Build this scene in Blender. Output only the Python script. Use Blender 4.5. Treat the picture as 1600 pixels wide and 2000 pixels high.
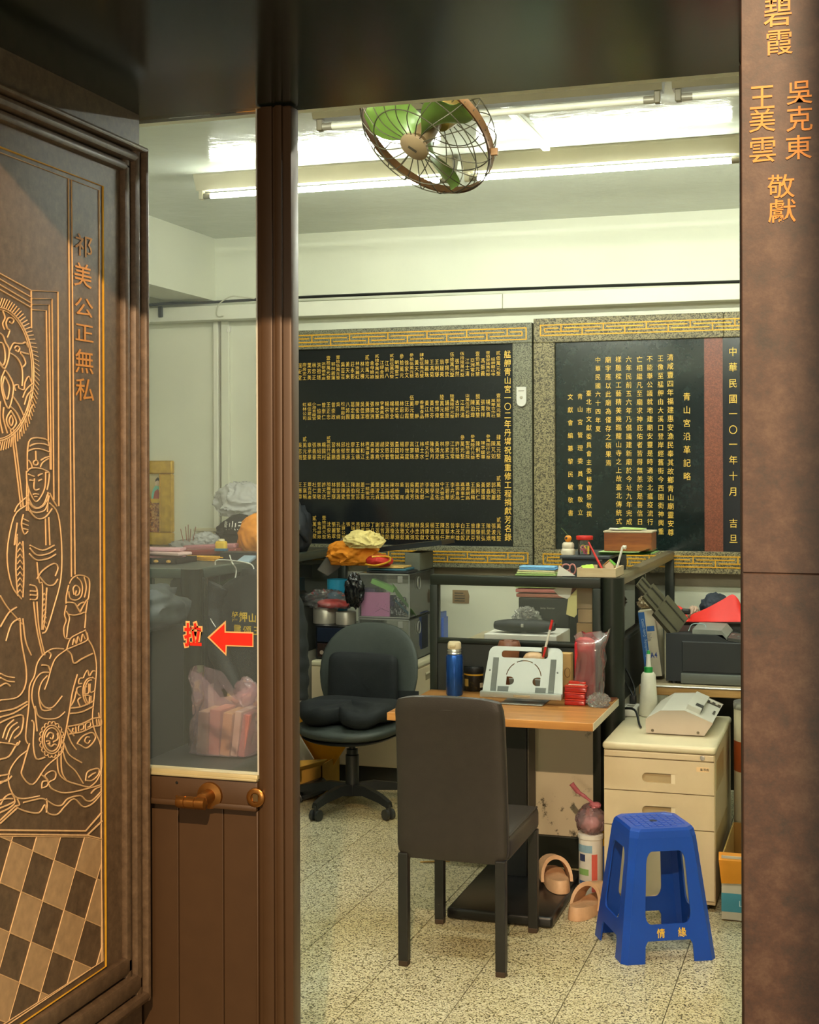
import bpy, bmesh, math, random
from math import sin, cos, pi, radians
from mathutils import Vector, Matrix, noise, geometry

for _o in list(bpy.data.objects): bpy.data.objects.remove(_o)
SC = bpy.context.scene
C = SC.collection
random.seed(7)

# ------------------------------------------------------------------ camera, world, big lights, exposure
FPX = 2720.0; TH = math.atan(0.32); HC = 1.72; Y0 = 912.0; EPS = 0.003
Fv = Vector((-sin(TH), cos(TH), 0)); Zv = Vector((0, 0, 1)); Rv = Vector((cos(TH), sin(TH), 0))
R2 = (Rv - EPS * Zv).normalized(); U2 = (Zv + EPS * Rv).normalized()
cam = bpy.data.cameras.new('camera'); cam_o = bpy.data.objects.new('camera', cam); C.objects.link(cam_o)
cam.sensor_fit = 'VERTICAL'; cam.sensor_height = 36; cam.lens = 36 * FPX / 2000; cam.shift_y = -(1000 - Y0) / 2000
cam.clip_start = 0.02; cam.clip_end = 60
m = Matrix((R2, U2, -Fv)).transposed().to_4x4(); m.translation = Vector((0, 0, HC)); cam_o.matrix_world = m
SC.camera = cam_o
w = bpy.data.worlds.new('night'); SC.world = w; w.use_nodes = True
w.node_tree.nodes['Background'].inputs[0].default_value = (0.80, 0.88, 0.78, 1)
w.node_tree.nodes['Background'].inputs[1].default_value = 0.36
SC.view_settings.view_transform = 'Standard'; SC.view_settings.look = 'None'
SC.view_settings.exposure = 0.58; SC.view_settings.gamma = 1.0; SC.view_settings.use_curve_mapping = False
TUBE_STRENGTH = 98.0; FRONT_FILL = 135.0; LAMP_W = 800.0
lp = bpy.data.lights.new('porch_lamp', 'POINT'); lp.energy = LAMP_W; lp.color = (1.0, 0.71, 0.43); lp.shadow_soft_size = 0.03
lpo = bpy.data.objects.new('porch_lamp', lp); C.objects.link(lpo); lpo.location = (0.15, -1.0, 3.8)
ll = bpy.data.lights.new('low_fill', 'POINT'); ll.energy = 150.0; ll.color = (1.0, 0.76, 0.50); ll.shadow_soft_size = 0.25  # added low warm fill behind the camera, not a seen lamp
llo = bpy.data.objects.new('low_fill', ll); C.objects.link(llo); llo.location = (-0.05, -2.4, 1.55)

def ray(px, py): return Fv + R2 * ((px - 800) / FPX) + U2 * ((Y0 - py) / FPX)
CO = Vector((0, 0, HC))
def PY(px, py, y): r = ray(px, py); return CO + r * (y / r.y)
def PX(px, py, x): r = ray(px, py); return CO + r * (x / r.x)
def PZ(px, py, z): r = ray(px, py); return CO + r * ((z - HC) / r.z)
def pxm(px, p): return px * (Vector(p) - CO).dot(Fv) / FPX      # pixels -> metres at a point

# ------------------------------------------------------------------ materials
def lin(h):
    h = h.lstrip('#'); o = []
    for i in (0, 2, 4):
        c = int(h[i:i + 2], 16) / 255; o.append(c / 12.92 if c <= 0.04045 else ((c + 0.055) / 1.055) ** 2.4)
    return (*o, 1)
MC = {}
def _new(n):
    m = bpy.data.materials.new(n); m.use_nodes = True; nt = m.node_tree
    return m, nt, nt.nodes['Principled BSDF'], nt.nodes['Material Output']
def _coord(nt, scale=(1, 1, 1)):
    tc = nt.nodes.new('ShaderNodeTexCoord'); mp = nt.nodes.new('ShaderNodeMapping'); mp.inputs['Scale'].default_value = scale
    nt.links.new(tc.outputs['Object'], mp.inputs[0]); return mp.outputs[0]
def _noise(nt, co, sc, det=4, rough=0.55):
    n = nt.nodes.new('ShaderNodeTexNoise'); n.inputs['Scale'].default_value = sc; n.inputs['Detail'].default_value = det
    n.inputs['Roughness'].default_value = rough; nt.links.new(co, n.inputs['Vector']); return n.outputs['Fac']
def _ramp(nt, fac, stops, interp='LINEAR'):
    r = nt.nodes.new('ShaderNodeValToRGB'); r.color_ramp.interpolation = interp
    e = r.color_ramp.elements
    while len(e) < len(stops): e.new(0.5)
    for i, (p, c) in enumerate(stops): e[i].position = p; e[i].color = c
    nt.links.new(fac, r.inputs[0]); return r.outputs[0]
def _bump(nt, p, h, st, dist=0.01):
    b = nt.nodes.new('ShaderNodeBump'); b.inputs['Strength'].default_value = st; b.inputs['Distance'].default_value = dist
    nt.links.new(h, b.inputs['Height']); nt.links.new(b.outputs[0], p.inputs['Normal'])
def mul(c, k): return (min(c[0] * k, 1), min(c[1] * k, 1), min(c[2] * k, 1), 1)
def mat(hexc, rough=0.5, metal=0.0, var=0.10, vs=9, bump=0.0, bs=80, spec=0.5, coat=0.0, name=None):
    key = (hexc, rough, metal, var, vs, bump, bs, spec, coat)
    if key in MC: return MC[key]
    m, nt, p, o = _new(name or 'paint_' + hexc.strip('#')); c = lin(hexc)
    p.inputs['Roughness'].default_value = rough; p.inputs['Metallic'].default_value = metal
    p.inputs['Specular IOR Level'].default_value = spec; p.inputs['Coat Weight'].default_value = coat
    p.inputs['Coat Roughness'].default_value = 0.08
    p.inputs['Base Color'].default_value = c
    if var:
        f = _noise(nt, _coord(nt), vs)
        nt.links.new(_ramp(nt, f, [(0.3, mul(c, 1 - var)), (0.7, mul(c, 1 + var))]), p.inputs['Base Color'])
    if bump: _bump(nt, p, _noise(nt, _coord(nt), bs, 3), bump)
    MC[key] = m; return m
def speckle(name, stops, scale, rough=0.4, bump=0.0, coat=0, second=None):
    m, nt, p, o = _new(name); co = _coord(nt)
    f = _noise(nt, co, scale, 6, 0.75); col = _ramp(nt, f, [(a, lin(b)) for a, b in stops])
    if second:
        f2 = _noise(nt, co, second[0], 3); r2 = _ramp(nt, f2, [(0.35, lin(second[1])), (0.65, lin(second[2]))])
        mx = nt.nodes.new('ShaderNodeMix'); mx.data_type = 'RGBA'; mx.blend_type = 'MULTIPLY'; mx.inputs[0].default_value = 1
        nt.links.new(col, mx.inputs[6]); nt.links.new(r2, mx.inputs[7]); col = mx.outputs[2]
    nt.links.new(col, p.inputs['Base Color']); p.inputs['Roughness'].default_value = rough; p.inputs['Coat Weight'].default_value = coat
    if bump: _bump(nt, p, f, bump, 0.004)
    return m
def granite(name, stops, scale, rough=0.4, second=None):
    """salt-and-pepper stone: one random tone for each small grain"""
    m, nt, p, o = _new(name); co = _coord(nt)
    v = nt.nodes.new('ShaderNodeTexVoronoi'); v.inputs['Scale'].default_value = scale; v.inputs['Randomness'].default_value = 1.0; nt.links.new(co, v.inputs['Vector'])
    sp = nt.nodes.new('ShaderNodeSeparateColor'); nt.links.new(v.outputs['Color'], sp.inputs[0])
    ad = nt.nodes.new('ShaderNodeMath'); ad.operation = 'MULTIPLY_ADD'; ad.inputs[1].default_value = 0.55; nt.links.new(_noise(nt, co, scale * 0.22, 3), ad.inputs[0]); nt.links.new(sp.outputs[0], ad.inputs[2])
    sb = nt.nodes.new('ShaderNodeMath'); sb.operation = 'SUBTRACT'; sb.inputs[1].default_value = 0.275; nt.links.new(ad.outputs[0], sb.inputs[0])
    col = _ramp(nt, sb.outputs[0], [(a, lin(b)) for a, b in stops])
    if second:
        r2 = _ramp(nt, _noise(nt, co, second[0], 3), [(0.35, lin(second[1])), (0.65, lin(second[2]))])
        mx = nt.nodes.new('ShaderNodeMix'); mx.data_type = 'RGBA'; mx.blend_type = 'MULTIPLY'; mx.inputs[0].default_value = 1
        nt.links.new(col, mx.inputs[6]); nt.links.new(r2, mx.inputs[7]); col = mx.outputs[2]
    nt.links.new(col, p.inputs['Base Color']); p.inputs['Roughness'].default_value = rough; return m
def woodm(name, c1, c2, sc=(3, 40, 40), rough=0.35):
    m, nt, p, o = _new(name); co = _coord(nt, sc); f = _noise(nt, co, 1.0, 6, 0.6)
    nt.links.new(_ramp(nt, f, [(0.3, lin(c1)), (0.7, lin(c2))]), p.inputs['Base Color']); p.inputs['Roughness'].default_value = rough
    return m
def film(name, hexc, cover=0.35, rough=0.12, gl=0.25, tint='#ffffff'):
    """thin plastic film: lets most light straight through, a little cloudy, a little shiny"""
    m, nt, p, o = _new(name); c = lin(hexc)
    tr = nt.nodes.new('ShaderNodeBsdfTransparent'); tr.inputs[0].default_value = lin(tint)
    df = nt.nodes.new('ShaderNodeBsdfTranslucent'); df.inputs[0].default_value = c
    d2 = nt.nodes.new('ShaderNodeBsdfDiffuse'); d2.inputs[0].default_value = c
    g = nt.nodes.new('ShaderNodeBsdfGlossy'); g.inputs['Roughness'].default_value = rough
    a = nt.nodes.new('ShaderNodeMixShader'); a.inputs[0].default_value = 0.5; nt.links.new(df.outputs[0], a.inputs[1]); nt.links.new(d2.outputs[0], a.inputs[2])
    b = nt.nodes.new('ShaderNodeMixShader'); b.inputs[0].default_value = cover; nt.links.new(tr.outputs[0], b.inputs[1]); nt.links.new(a.outputs[0], b.inputs[2])
    lw = nt.nodes.new('ShaderNodeLayerWeight'); lw.inputs[0].default_value = gl
    e = nt.nodes.new('ShaderNodeMixShader'); nt.links.new(lw.outputs['Fresnel'], e.inputs[0]); nt.links.new(b.outputs[0], e.inputs[1]); nt.links.new(g.outputs[0], e.inputs[2])
    nt.links.new(e.outputs[0], o.inputs[0]); return m
def emit(name, col, st):
    m, nt, p, o = _new(name); p.inputs['Base Color'].default_value = col; p.inputs['Emission Color'].default_value = col
    p.inputs['Emission Strength'].default_value = st; return m

# ------------------------------------------------------------------ mesh builder
_ico = {}
def ico(n):
    if n not in _ico:
        b = bmesh.new(); bmesh.ops.create_icosphere(b, subdivisions=n, radius=1)
        b.verts.ensure_lookup_table(); _ico[n] = ([v.co.copy() for v in b.verts], [[v.index for v in f.verts] for f in b.faces]); b.free()
    return _ico[n]
def spline(pts, k=6, closed=False):
    pts = [Vector(p) for p in pts]
    n = len(pts)
    if n < 3 and not closed: return pts
    out = []
    for i in range(n if closed else n - 1):
        g = (lambda j: pts[j % n]) if closed else (lambda j: pts[max(0, min(n - 1, j))])
        a, b, c, d = g(i - 1), g(i), g(i + 1), g(i + 2)
        for s in range(k):
            t = s / k
            out.append(0.5 * ((2 * b) + (c - a) * t + (2 * a - 5 * b + 4 * c - d) * t * t + (3 * b - a - 3 * c + d) * t ** 3))
    if not closed: out.append(pts[-1])
    return out
class B:
    def __init__(s): s.v = []; s.f = []
    def add(s, v, f):
        o = len(s.v); s.v += [Vector(p) for p in v]; s.f += [[i + o for i in q] for q in f]; return s
    def box(s, x0, x1, y0, y1, z0, z1):
        return s.add([(x, y, z) for z in (z0, z1) for y in (y0, y1) for x in (x0, x1)],
                     [(0, 2, 3, 1), (4, 5, 7, 6), (0, 1, 5, 4), (2, 6, 7, 3), (0, 4, 6, 2), (1, 3, 7, 5)])
    def rbox(s, x0, x1, y0, y1, z0, z1, r=0.01, seg=2, M=None):
        b = bmesh.new(); bmesh.ops.create_cube(b, size=1)
        for v in b.verts: v.co = Vector(((x0 + x1) / 2 + v.co.x * (x1 - x0), (y0 + y1) / 2 + v.co.y * (y1 - y0), (z0 + z1) / 2 + v.co.z * (z1 - z0)))
        r = min(r, 0.49 * min(abs(x1 - x0), abs(y1 - y0), abs(z1 - z0)))
        bmesh.ops.bevel(b, geom=list(b.edges), offset=r, segments=seg, profile=0.5, affect='EDGES')
        b.verts.ensure_lookup_table(); b.verts.index_update()
        vs = [(M @ v.co if M else v.co.copy()) for v in b.verts]; s.add(vs, [[v.index for v in f.verts] for f in b.faces]); b.free(); return s
    def obox(s, c, ax, ay, az, hx, hy, hz):
        c = Vector(c); ax, ay, az = Vector(ax), Vector(ay), Vector(az)
        return s.add([c + ax * (hx * i) + ay * (hy * j) + az * (hz * k) for k in (-1, 1) for j in (-1, 1) for i in (-1, 1)],
                     [(0, 2, 3, 1), (4, 5, 7, 6), (0, 1, 5, 4), (2, 6, 7, 3), (0, 4, 6, 2), (1, 3, 7, 5)])
    def cyl(s, p0, p1, r0, r1=None, n=18, caps=True):
        p0, p1 = Vector(p0), Vector(p1); r1 = r0 if r1 is None else r1
        d = (p1 - p0).normalized(); u = d.orthogonal().normalized(); w = d.cross(u)
        vs = []
        for p, r in ((p0, r0), (p1, r1)):
            vs += [p + (u * cos(2 * pi * i / n) + w * sin(2 * pi * i / n)) * r for i in range(n)]
        fs = [(i, (i + 1) % n, n + (i + 1) % n, n + i) for i in range(n)]
        if caps: fs += [tuple(range(n - 1, -1, -1)), tuple(range(n, 2 * n))]
        return s.add(vs, fs)
    def lathe(s, prof, c=(0, 0, 0), n=24, ax=None, sx=1, sy=1):
        c = Vector(c); d = Vector(ax).normalized() if ax else Vector((0, 0, 1))
        u = Vector((1, 0, 0)) if not ax else d.orthogonal().normalized(); w = d.cross(u)
        vs = []; fs = []
        for r, z in prof: vs += [c + d * z + (u * cos(2 * pi * i / n) * sx + w * sin(2 * pi * i / n) * sy) * max(r, 1e-5) for i in range(n)]
        for k in range(len(prof) - 1):
            fs += [(k * n + i, k * n + (i + 1) % n, (k + 1) * n + (i + 1) % n, (k + 1) * n + i) for i in range(n)]
        if prof[0][0] > 1e-4: fs.append(tuple(range(n - 1, -1, -1)))
        if prof[-1][0] > 1e-4: fs.append(tuple(range((len(prof) - 1) * n, len(prof) * n)))
        return s.add(vs, fs)
    def tube(s, pts, r, n=6, closed=False, caps=True):
        pts = [Vector(p) for p in pts]; m = len(pts)
        if m < 2: return s
        rs = r if isinstance(r, (list, tuple)) else [r] * m
        vs = []; u = None
        for i, p in enumerate(pts):
            a = pts[(i - 1) % m] if (closed or i) else p; b = pts[(i + 1) % m] if (closed or i < m - 1) else p
            d = (b - a); d = d.normalized() if d.length > 1e-9 else Vector((0, 0, 1))
            u = d.orthogonal().normalized() if u is None else (u - d * u.dot(d)).normalized() if (u - d * u.dot(d)).length > 1e-6 else d.orthogonal().normalized()
            w = d.cross(u); vs += [p + (u * cos(2 * pi * k / n) + w * sin(2 * pi * k / n)) * rs[i] for k in range(n)]
        fs = []
        for i in range(m if closed else m - 1):
            j = (i + 1) % m; fs += [(i * n + k, i * n + (k + 1) % n, j * n + (k + 1) % n, j * n + k) for k in range(n)]
        if not closed and caps: fs += [tuple(range(n - 1, -1, -1)), tuple(range((m - 1) * n, m * n))]
        return s.add(vs, fs)
    def prism(s, poly, vec):
        poly = [Vector(p) for p in poly]; vec = Vector(vec); n = len(poly)
        return s.add(poly + [p + vec for p in poly], [tuple(range(n - 1, -1, -1)), tuple(range(n, 2 * n))] + [(i, (i + 1) % n, n + (i + 1) % n, n + i) for i in range(n)])
    def plate(s, loops, fn, th):
        """flat plate from 2-D loops (first outer, others holes); fn maps (u,v,w) to 3-D; th = thickness"""
        L = [[Vector((a, b, 0)) for a, b in l] for l in loops]
        tri = geometry.tessellate_polygon(L); flat = [p for l in L for p in l]; n = len(flat)
        vs = [fn(p.x, p.y, 0) for p in flat] + [fn(p.x, p.y, th) for p in flat]
        fs = [tuple(t) for t in tri] + [(t[2] + n, t[1] + n, t[0] + n) for t in tri]
        o = 0
        for l in L:
            k = len(l); fs += [(o + i, o + (i + 1) % k, n + o + (i + 1) % k, n + o + i) for i in range(k)]; o += k
        return s.add(vs, fs)
    def grid(s, fn, nu, nv, wrap=False):
        vs = [fn(i / (nu if wrap else nu - 1), j / (nv - 1)) for j in range(nv) for i in range(nu)]
        fs = [(j * nu + i, j * nu + (i + 1) % nu, (j + 1) * nu + (i + 1) % nu, (j + 1) * nu + i) for j in range(nv - 1) for i in range(nu if wrap else nu - 1)]
        return s.add(vs, fs)
    def blob(s, c, size, seed=0, amp=0.25, freq=1.6, n=4, flat=True, ridge=True, M=None, power=1.0):
        V, F = ico(n); c = Vector(c); out = []
        for v in V:
            q = Vector([math.copysign(abs(t) ** power, t) for t in v])
            p = v * freq + Vector((seed * 7.3, seed * 3.1, seed * 1.7))
            a = noise.noise(p); b = noise.noise(p * 2.3 + Vector((5, 9, 2)))
            if ridge:
                wv = Vector((noise.noise(p * 0.8 + Vector((3, 1, 8))), noise.noise(p * 0.8 + Vector((9, 4, 2))), noise.noise(p * 0.8 + Vector((1, 7, 5))))) * 0.9
                r1 = 1 - abs(noise.noise(p + wv)) * 2.2; r2 = 1 - abs(noise.noise((p + wv) * 2.1 + Vector((4, 4, 4)))) * 2.2; r3 = 1 - abs(noise.noise((p + wv) * 4.2)) * 2.2
                d = 0.50 * r1 + 0.34 * r2 * max(0.2, r1) + 0.18 * r3
            else: d = a + 0.5 * b
            q = q * (1 + amp * (d - 0.25))
            q = Vector((q.x * size[0], q.y * size[1], q.z * size[2]))
            if flat: q.z = max(q.z, -size[2] * 0.78)
            if M: q = M @ q
            out.append(c + q)
        if flat:
            zmin = min(p.z for p in out); dz = c.z - zmin
            for p in out: p.z += dz
        return s.add(out, F)
    def xf(s, M): s.v = [M @ p for p in s.v]; return s
    def polys(s, pl, off=None):
        for p in pl: s.add(p, [tuple(range(len(p)))])
        return s
INV = {}
def _props(o, label, cat, group, kind):
    if label: o['label'] = label
    if cat: o['category'] = cat
    if group: o['group'] = group
    if kind: o['kind'] = kind
def obj(name, b, mt, parent=None, smooth=None, label=None, cat=None, group=None, kind=None, local=False):
    me = bpy.data.meshes.new(name); vs = b.v
    if parent is not None and not local and parent in INV: vs = [INV[parent] @ p for p in vs]
    o = bpy.data.objects.new(name, me)
    if parent is None:
        # put the origin at the base of the thing
        xs = [p.x for p in vs]; ys = [p.y for p in vs]; zs = [p.z for p in vs]
        og = Vector(((min(xs) + max(xs)) / 2, (min(ys) + max(ys)) / 2, min(zs))); vs = [p - og for p in vs]; o.location = og
        INV[o] = Matrix.Translation(-og)
    else:
        o.parent = parent
        if parent in INV: INV[o] = INV[parent]
    me.from_pydata([tuple(p) for p in vs], [], b.f); me.update()
    bm = bmesh.new(); bm.from_mesh(me); bmesh.ops.recalc_face_normals(bm, faces=bm.faces); bm.to_mesh(me); bm.free()
    me.materials.append(mt)
    if smooth:
        for p in me.polygons: p.use_smooth = True
        if smooth < 179: me.set_sharp_from_angle(angle=radians(smooth))
    C.objects.link(o); _props(o, label, cat, group, kind); return o
def thing(name, label, cat, loc, rz=0.0, group=None, kind=None):
    o = bpy.data.objects.new(name, None); C.objects.link(o); o.location = loc; o.rotation_euler = (0, 0, rz); o.empty_display_size = 0.05
    INV[o] = (Matrix.Translation(Vector(loc)) @ Matrix.Rotation(rz, 4, 'Z')).inverted()
    _props(o, label, cat, group, kind); return o

# ------------------------------------------------------------------ lettering (vector glyphs turned into meshes)
_G = {}
def glyphs(chars, offset=0.0):
    todo = sorted(set(ch for ch in chars if ch.strip() and (ch, offset) not in _G)); tmp = []
    for ch in todo:
        cu = bpy.data.curves.new('glyph', 'FONT'); cu.body = ch; cu.resolution_u = 4 if ch in '〇︵︶' else 2; cu.offset = offset; cu.fill_mode = 'FRONT' if hasattr(cu, 'fill_mode') else cu.fill_mode
        o = bpy.data.objects.new('glyph', cu); C.objects.link(o); tmp.append((ch, cu, o))
    if not tmp: return
    bpy.context.view_layer.update(); dg = bpy.context.evaluated_depsgraph_get()
    for ch, cu, o in tmp:
        me = bpy.data.meshes.new_from_object(o.evaluated_get(dg))
        _G[(ch, offset)] = ([(v.co.x, v.co.y) for v in me.vertices], [tuple(p.vertices) for p in me.polygons]); bpy.data.meshes.remove(me)
    for ch, cu, o in tmp: bpy.data.objects.remove(o); bpy.data.curves.remove(cu)
def lettering(items, fn, offset=0.0, b=None):
    """items: (char, u centre, v centre, width, height); fn maps (u,v) to 3-D. CJK glyphs fill a unit square."""
    b = b or B(); glyphs([i[0] for i in items], offset)
    for ch, u, v, wd, ht in items:
        if not ch.strip(): continue
        V, F = _G[(ch, offset)]
        b.add([fn(u + (x - 0.5) * wd, v + (y - 0.38) * ht) for x, y in V], F)
    return b
def word(txt, u, v, size, fn, offset=0.0, b=None, stretch=1.0):
    """latin text on a line, left-aligned"""
    b = b or B(); glyphs(txt, offset); x0 = u
    for ch in txt:
        if not ch.strip(): x0 += 0.3 * size * stretch; continue
        V, F = _G[(ch, offset)]; b.add([fn(x0 + x * size * stretch, v + y * size) for x, y in V], F)
        x0 += (max(x for x, y in V) + 0.07) * size * stretch
    return b

# ------------------------------------------------------------------ shared materials
GOLD = mat('#d9a22c', 0.42, 0.25, 0.12, 30, name='gold_leaf')
BLACKST = speckle('black_granite', [(0.3, '#14171a'), (0.7, '#1e2123')], 90, 0.16)
GREENST = speckle('dark_green_marble', [(0.35, '#10191a'), (0.62, '#1a2624'), (0.8, '#3c4a3a')], 14, 0.12)
GREYST = granite('grey_granite', [(0.10, '#3c3a2e'), (0.35, '#68664f'), (0.8, '#84826a')], 250, 0.45)
TANST = granite('tan_granite', [(0.12, '#3a3422'), (0.45, '#766c4c'), (0.85, '#988c66')], 190, 0.5)
REDST = granite('red_granite', [(0.1, '#64301c'), (0.5, '#763820'), (0.95, '#86482e')], 200, 0.35)
WALLP = mat('#dcdcc6', 0.42, 0, 0.035, 2.5, 0.06, 14, name='cream_gloss_wall_paint')
CEILP = mat('#b4b7aa', 0.10, 0, 0.05, 2, 0.22, 9, name='gloss_ceiling_paint')
TRUNK = mat('#e2e0cc', 0.4, 0, 0.02, name='white_plastic_trunking')
ALU = mat('#4c3621', 0.45, 0.15, 0.05, 20, name='brown_anodised_door')
JAMB = speckle('dark_carved_stone', [(0.3, '#4a3a2a'), (0.55, '#624e3a'), (0.75, '#75604a')], 45, 0.42, 0.05)
JLINE = mat('#cfa878', 0.6, 0, 0.12, 60, name='carved_line_gilt')
JTILE = mat('#a88862', 0.6, 0, 0.15, 40, name='carved_pale_tile')
SOFF = speckle('polished_black_soffit', [(0.3, '#151a15'), (0.7, '#232a21')], 20, 0.16)
PILL = speckle('brown_granite_pillar', [(0.32, '#2a1e16'), (0.5, '#40291c'), (0.68, '#523c2c')], 22, 0.55, 0.1)
PARTF = mat('#22261f', 0.38, 0.3, 0.06, name='dark_partition_frame')
PARTP = mat('#2b2c26', 0.6, 0, 0.06, name='dark_partition_panel')
BEIGE = mat('#c2b08e', 0.42, 0, 0.04, name='beige_enamel')
BEIGET = mat('#c9c0a0', 0.35, 0, 0.04, name='beige_enamel_top')
BLKPL = mat('#171918', 0.42, 0, 0.05, name='black_plastic')
BLKFAB = mat('#1b1f1e', 0.85, 0, 0.12, 30, 0.25, 300, name='black_fabric')
BLKLEA = mat('#2a2420', 0.4, 0, 0.10, 25, 0.12, 260, name='black_leather')
WHITEP = mat('#dcd9cc', 0.5, 0, 0.04, name='white_plastic')
STEEL = mat('#b9b6ac', 0.3, 0.8, 0.05, name='brushed_metal')
PAPER = mat('#e4e0d2', 0.7, 0, 0.05, name='paper')
KRAFT = mat('#a67c48', 0.7, 0, 0.08, name='cardboard')
ORANGE = mat('#e08a1a', 0.75, 0, 0.10, 8, name='orange_cloth')
YELLOW = mat('#e0a020', 0.6, 0, 0.06, name='yellow_paper')
RED = mat('#c41f16', 0.45, 0, 0.06, name='red_plastic')
CLEARF = film('clear_film', '#e8e6e2', 0.16, 0.1, 0.35)
CLOUDF = film('white_film', '#eceae4', 0.72, 0.2, 0.2)
PINKF = film('pink_film', '#f4c8d6', 0.30, 0.14, 0.4, '#fff0f4')
ACRYL = film('acrylic', '#dfe2d6', 0.12, 0.05, 0.3)
PANE = film('window_glass', '#cdd6d2', 0.05, 0.02, 0.18)
# ================================================================== SETTING
YB = 7.95; ZC = 3.155; XL = -4.9; XR = 2.1; YD = 2.8; XJ = -1.526; ZS = 2.51
# floor of granite tiles, each tile an object
TILE = granite('speckled_granite_tile', [(0.08, '#4a442e'), (0.24, '#8d8462'), (0.40, '#cdc4a2'), (0.9, '#e2dbc0')], 225, 0.34, (1.3, '#e0d8c0', '#ffffff'))
GROUT = mat('#3a3628', 0.8, name='dark_grout')
fl = obj('floor', B().box(XL, XR, -1.6, YB + 0.1, -0.12, -0.006), GROUT, kind='structure', label='speckled yellow-grey granite tile floor of the office', cat='floor')
tw, tl, gp = 0.324, 0.648, 0.0016
tme = None; nt_ = 0
for i in range(-12, 10):
    x0 = -1.22 + tw * i
    for j in range(-1, 14):
        y0 = 2.30 + tl * j + (tl / 2 if i % 2 else 0)
        if x0 + tw < XL + 0.01 or x0 > XR or y0 < 1.7 or y0 + tl > YB + 0.4: continue
        if tme is None:
            tb = B().box(gp, tw - gp, 0.0006, tl - 0.0006, -0.012, 0.0); to = obj('tile', tb, TILE, fl, local=True); tme = to.data
        else:
            to = bpy.data.objects.new('tile', tme); C.objects.link(to); to.parent = fl
        to.location = Vector((x0, y0, 0)) - fl.location
        to.rotation_euler = (0, 0, 0); nt_ += 1
# outside paving under the doorway (continues the floor towards the street)
wb = obj('wall_back', B().box(XL, XR, YB, YB + 0.12, 0, ZC), WALLP, kind='structure', label='cream painted back wall of the office', cat='wall')
obj('wall_left', B().box(XL - 0.12, XL, 2.95, YB + 0.12, 0, ZC), WALLP, kind='structure', label='cream painted left wall of the office', cat='wall')
obj('wall_right', B().box(XR, XR + 0.12, 2.95, YB + 0.12, 0, ZC), WALLP, kind='structure', label='cream painted right wall of the office', cat='wall')
obj('ceiling', B().box(XL, XR, 2.95, YB + 0.12, ZC, ZC + 0.12), CEILP, kind='structure', label='glossy pale painted ceiling', cat='ceiling')
# front wall with the doorway: dark stone outside
fw = B().box(XL, -1.80, 2.86, 2.96, 0, ZC + 0.1).box(0.35, XR, 2.86, 2.96, 0, ZC + 0.1).box(-1.80, 0.35, 2.86, 2.96, ZS + 0.02, ZC + 0.1)
obj('wall_front', fw, WALLP, kind='structure', label='inner face of the street wall around the doorway', cat='wall')
obj('lintel', B().box(-1.9, 1.2, 1.78, 2.86, ZS, ZS + 0.9), SOFF, kind='structure', label='polished black stone lintel over the doorway', cat='lintel')
# right pillar with gilt dedication
YP = 1.85
zj0 = PY(1500, 1120, YP).z
pb = B().rbox(PY(1450, 1000, YP).x, 0.42, YP, 2.84, 0, zj0 - 0.0002, 0.0012, 1).rbox(PY(1450, 1000, YP).x, 0.42, YP, 2.84, zj0 + 0.0002, ZS + 0.02, 0.0012, 1)
pil = obj('wall_pillar', pb, PILL, kind='structure', label='brown granite door pillar with gilt brush characters', cat='pillar')
fp = lambda u, v: Vector((u, YP - 0.0015, v))
def pit(ch, x, y, wpx, hpx):
    p = PY(x, y, YP); k = pxm(1, p); return (ch, p.x, p.z, wpx * k, hpx * k)
its = [pit('林', 1518, -14, 50, 54), pit('碧', 1520, 24, 62, 68), pit('霞', 1522, 82, 60, 62), pit('王', 1489, 190, 56, 62), pit('美', 1489, 236, 58, 54), pit('雲', 1490, 292, 60, 62),
       pit('吳', 1562, 180, 56, 58), pit('克', 1562, 232, 58, 60), pit('東', 1560, 288, 58, 58), pit('敬', 1526, 364, 58, 56), pit('獻', 1528, 412, 60, 56)]
GILT = mat('#b8701a', 0.5, 0.1, 0.15, 50, name='gilt_paint')
for i_ in its: obj('character', lettering([i_[:3] + (i_[3] * 0.92, i_[4] * 0.88)], fp, 0.004), GILT, pil)
# added out-of-view post, placed to shade the pillar's outer edge
obj('shade_post', B().rbox(0.04, 0.15, 0.44, 0.56, 0, 3.4, 0.01), PILL, kind='structure', label='added unseen shading post beside the doorway', cat='pillar')

# beam at upper left, wire trunking, conduits
obj('beam', B().box(-4.10, -3.82, 2.96, YB, 2.765, ZC), WALLP, kind='structure', label='cream ceiling beam running towards the back wall', cat='beam')
za = PY(1000, 572, YB - 0.12).z; zb2 = PY(1000, 602, YB - 0.12).z
jx = PY(991, 570, YB).x
for x0, x1 in ((XL, jx - 0.001), (jx + 0.001, XR)):
    obj('trim_1' if x0 == XL else 'trim_2', B().rbox(x0, x1, YB - 0.12, YB, zb2, za, 0.004), TRUNK, kind='structure', label='white wiring trunking on back wall, ' + ('left length' if x0 == XL else 'right length'), cat='trunking')
cb = B().tube(spline([PY(x, y - 1, YB - 0.10) for x, y in ((286, 597), (340, 593), (400, 592), (470, 588), (560, 583), (800, 573), (1100, 562), (1480, 550))], 6), 0.009, 6)
obj('cable', cb, BLKPL, smooth=60, label='black cable lying along top of the wall trunking', cat='cable')
pc = PY(434, 800, YB); zt = zb2
cd = thing('wall_conduit', 'cream square conduit running down back wall beside gold picture', 'conduit', (pc.x, YB, 0))
obj('cover', B().rbox(pc.x - 0.045, pc.x - 0.012, YB - 0.035, YB, 0.02, zt, 0.004), TRUNK, cd)
obj('cover', B().rbox(pc.x + 0.006, pc.x + 0.06, YB - 0.028, YB, 0.02, zt, 0.004), WALLP, cd)
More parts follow.
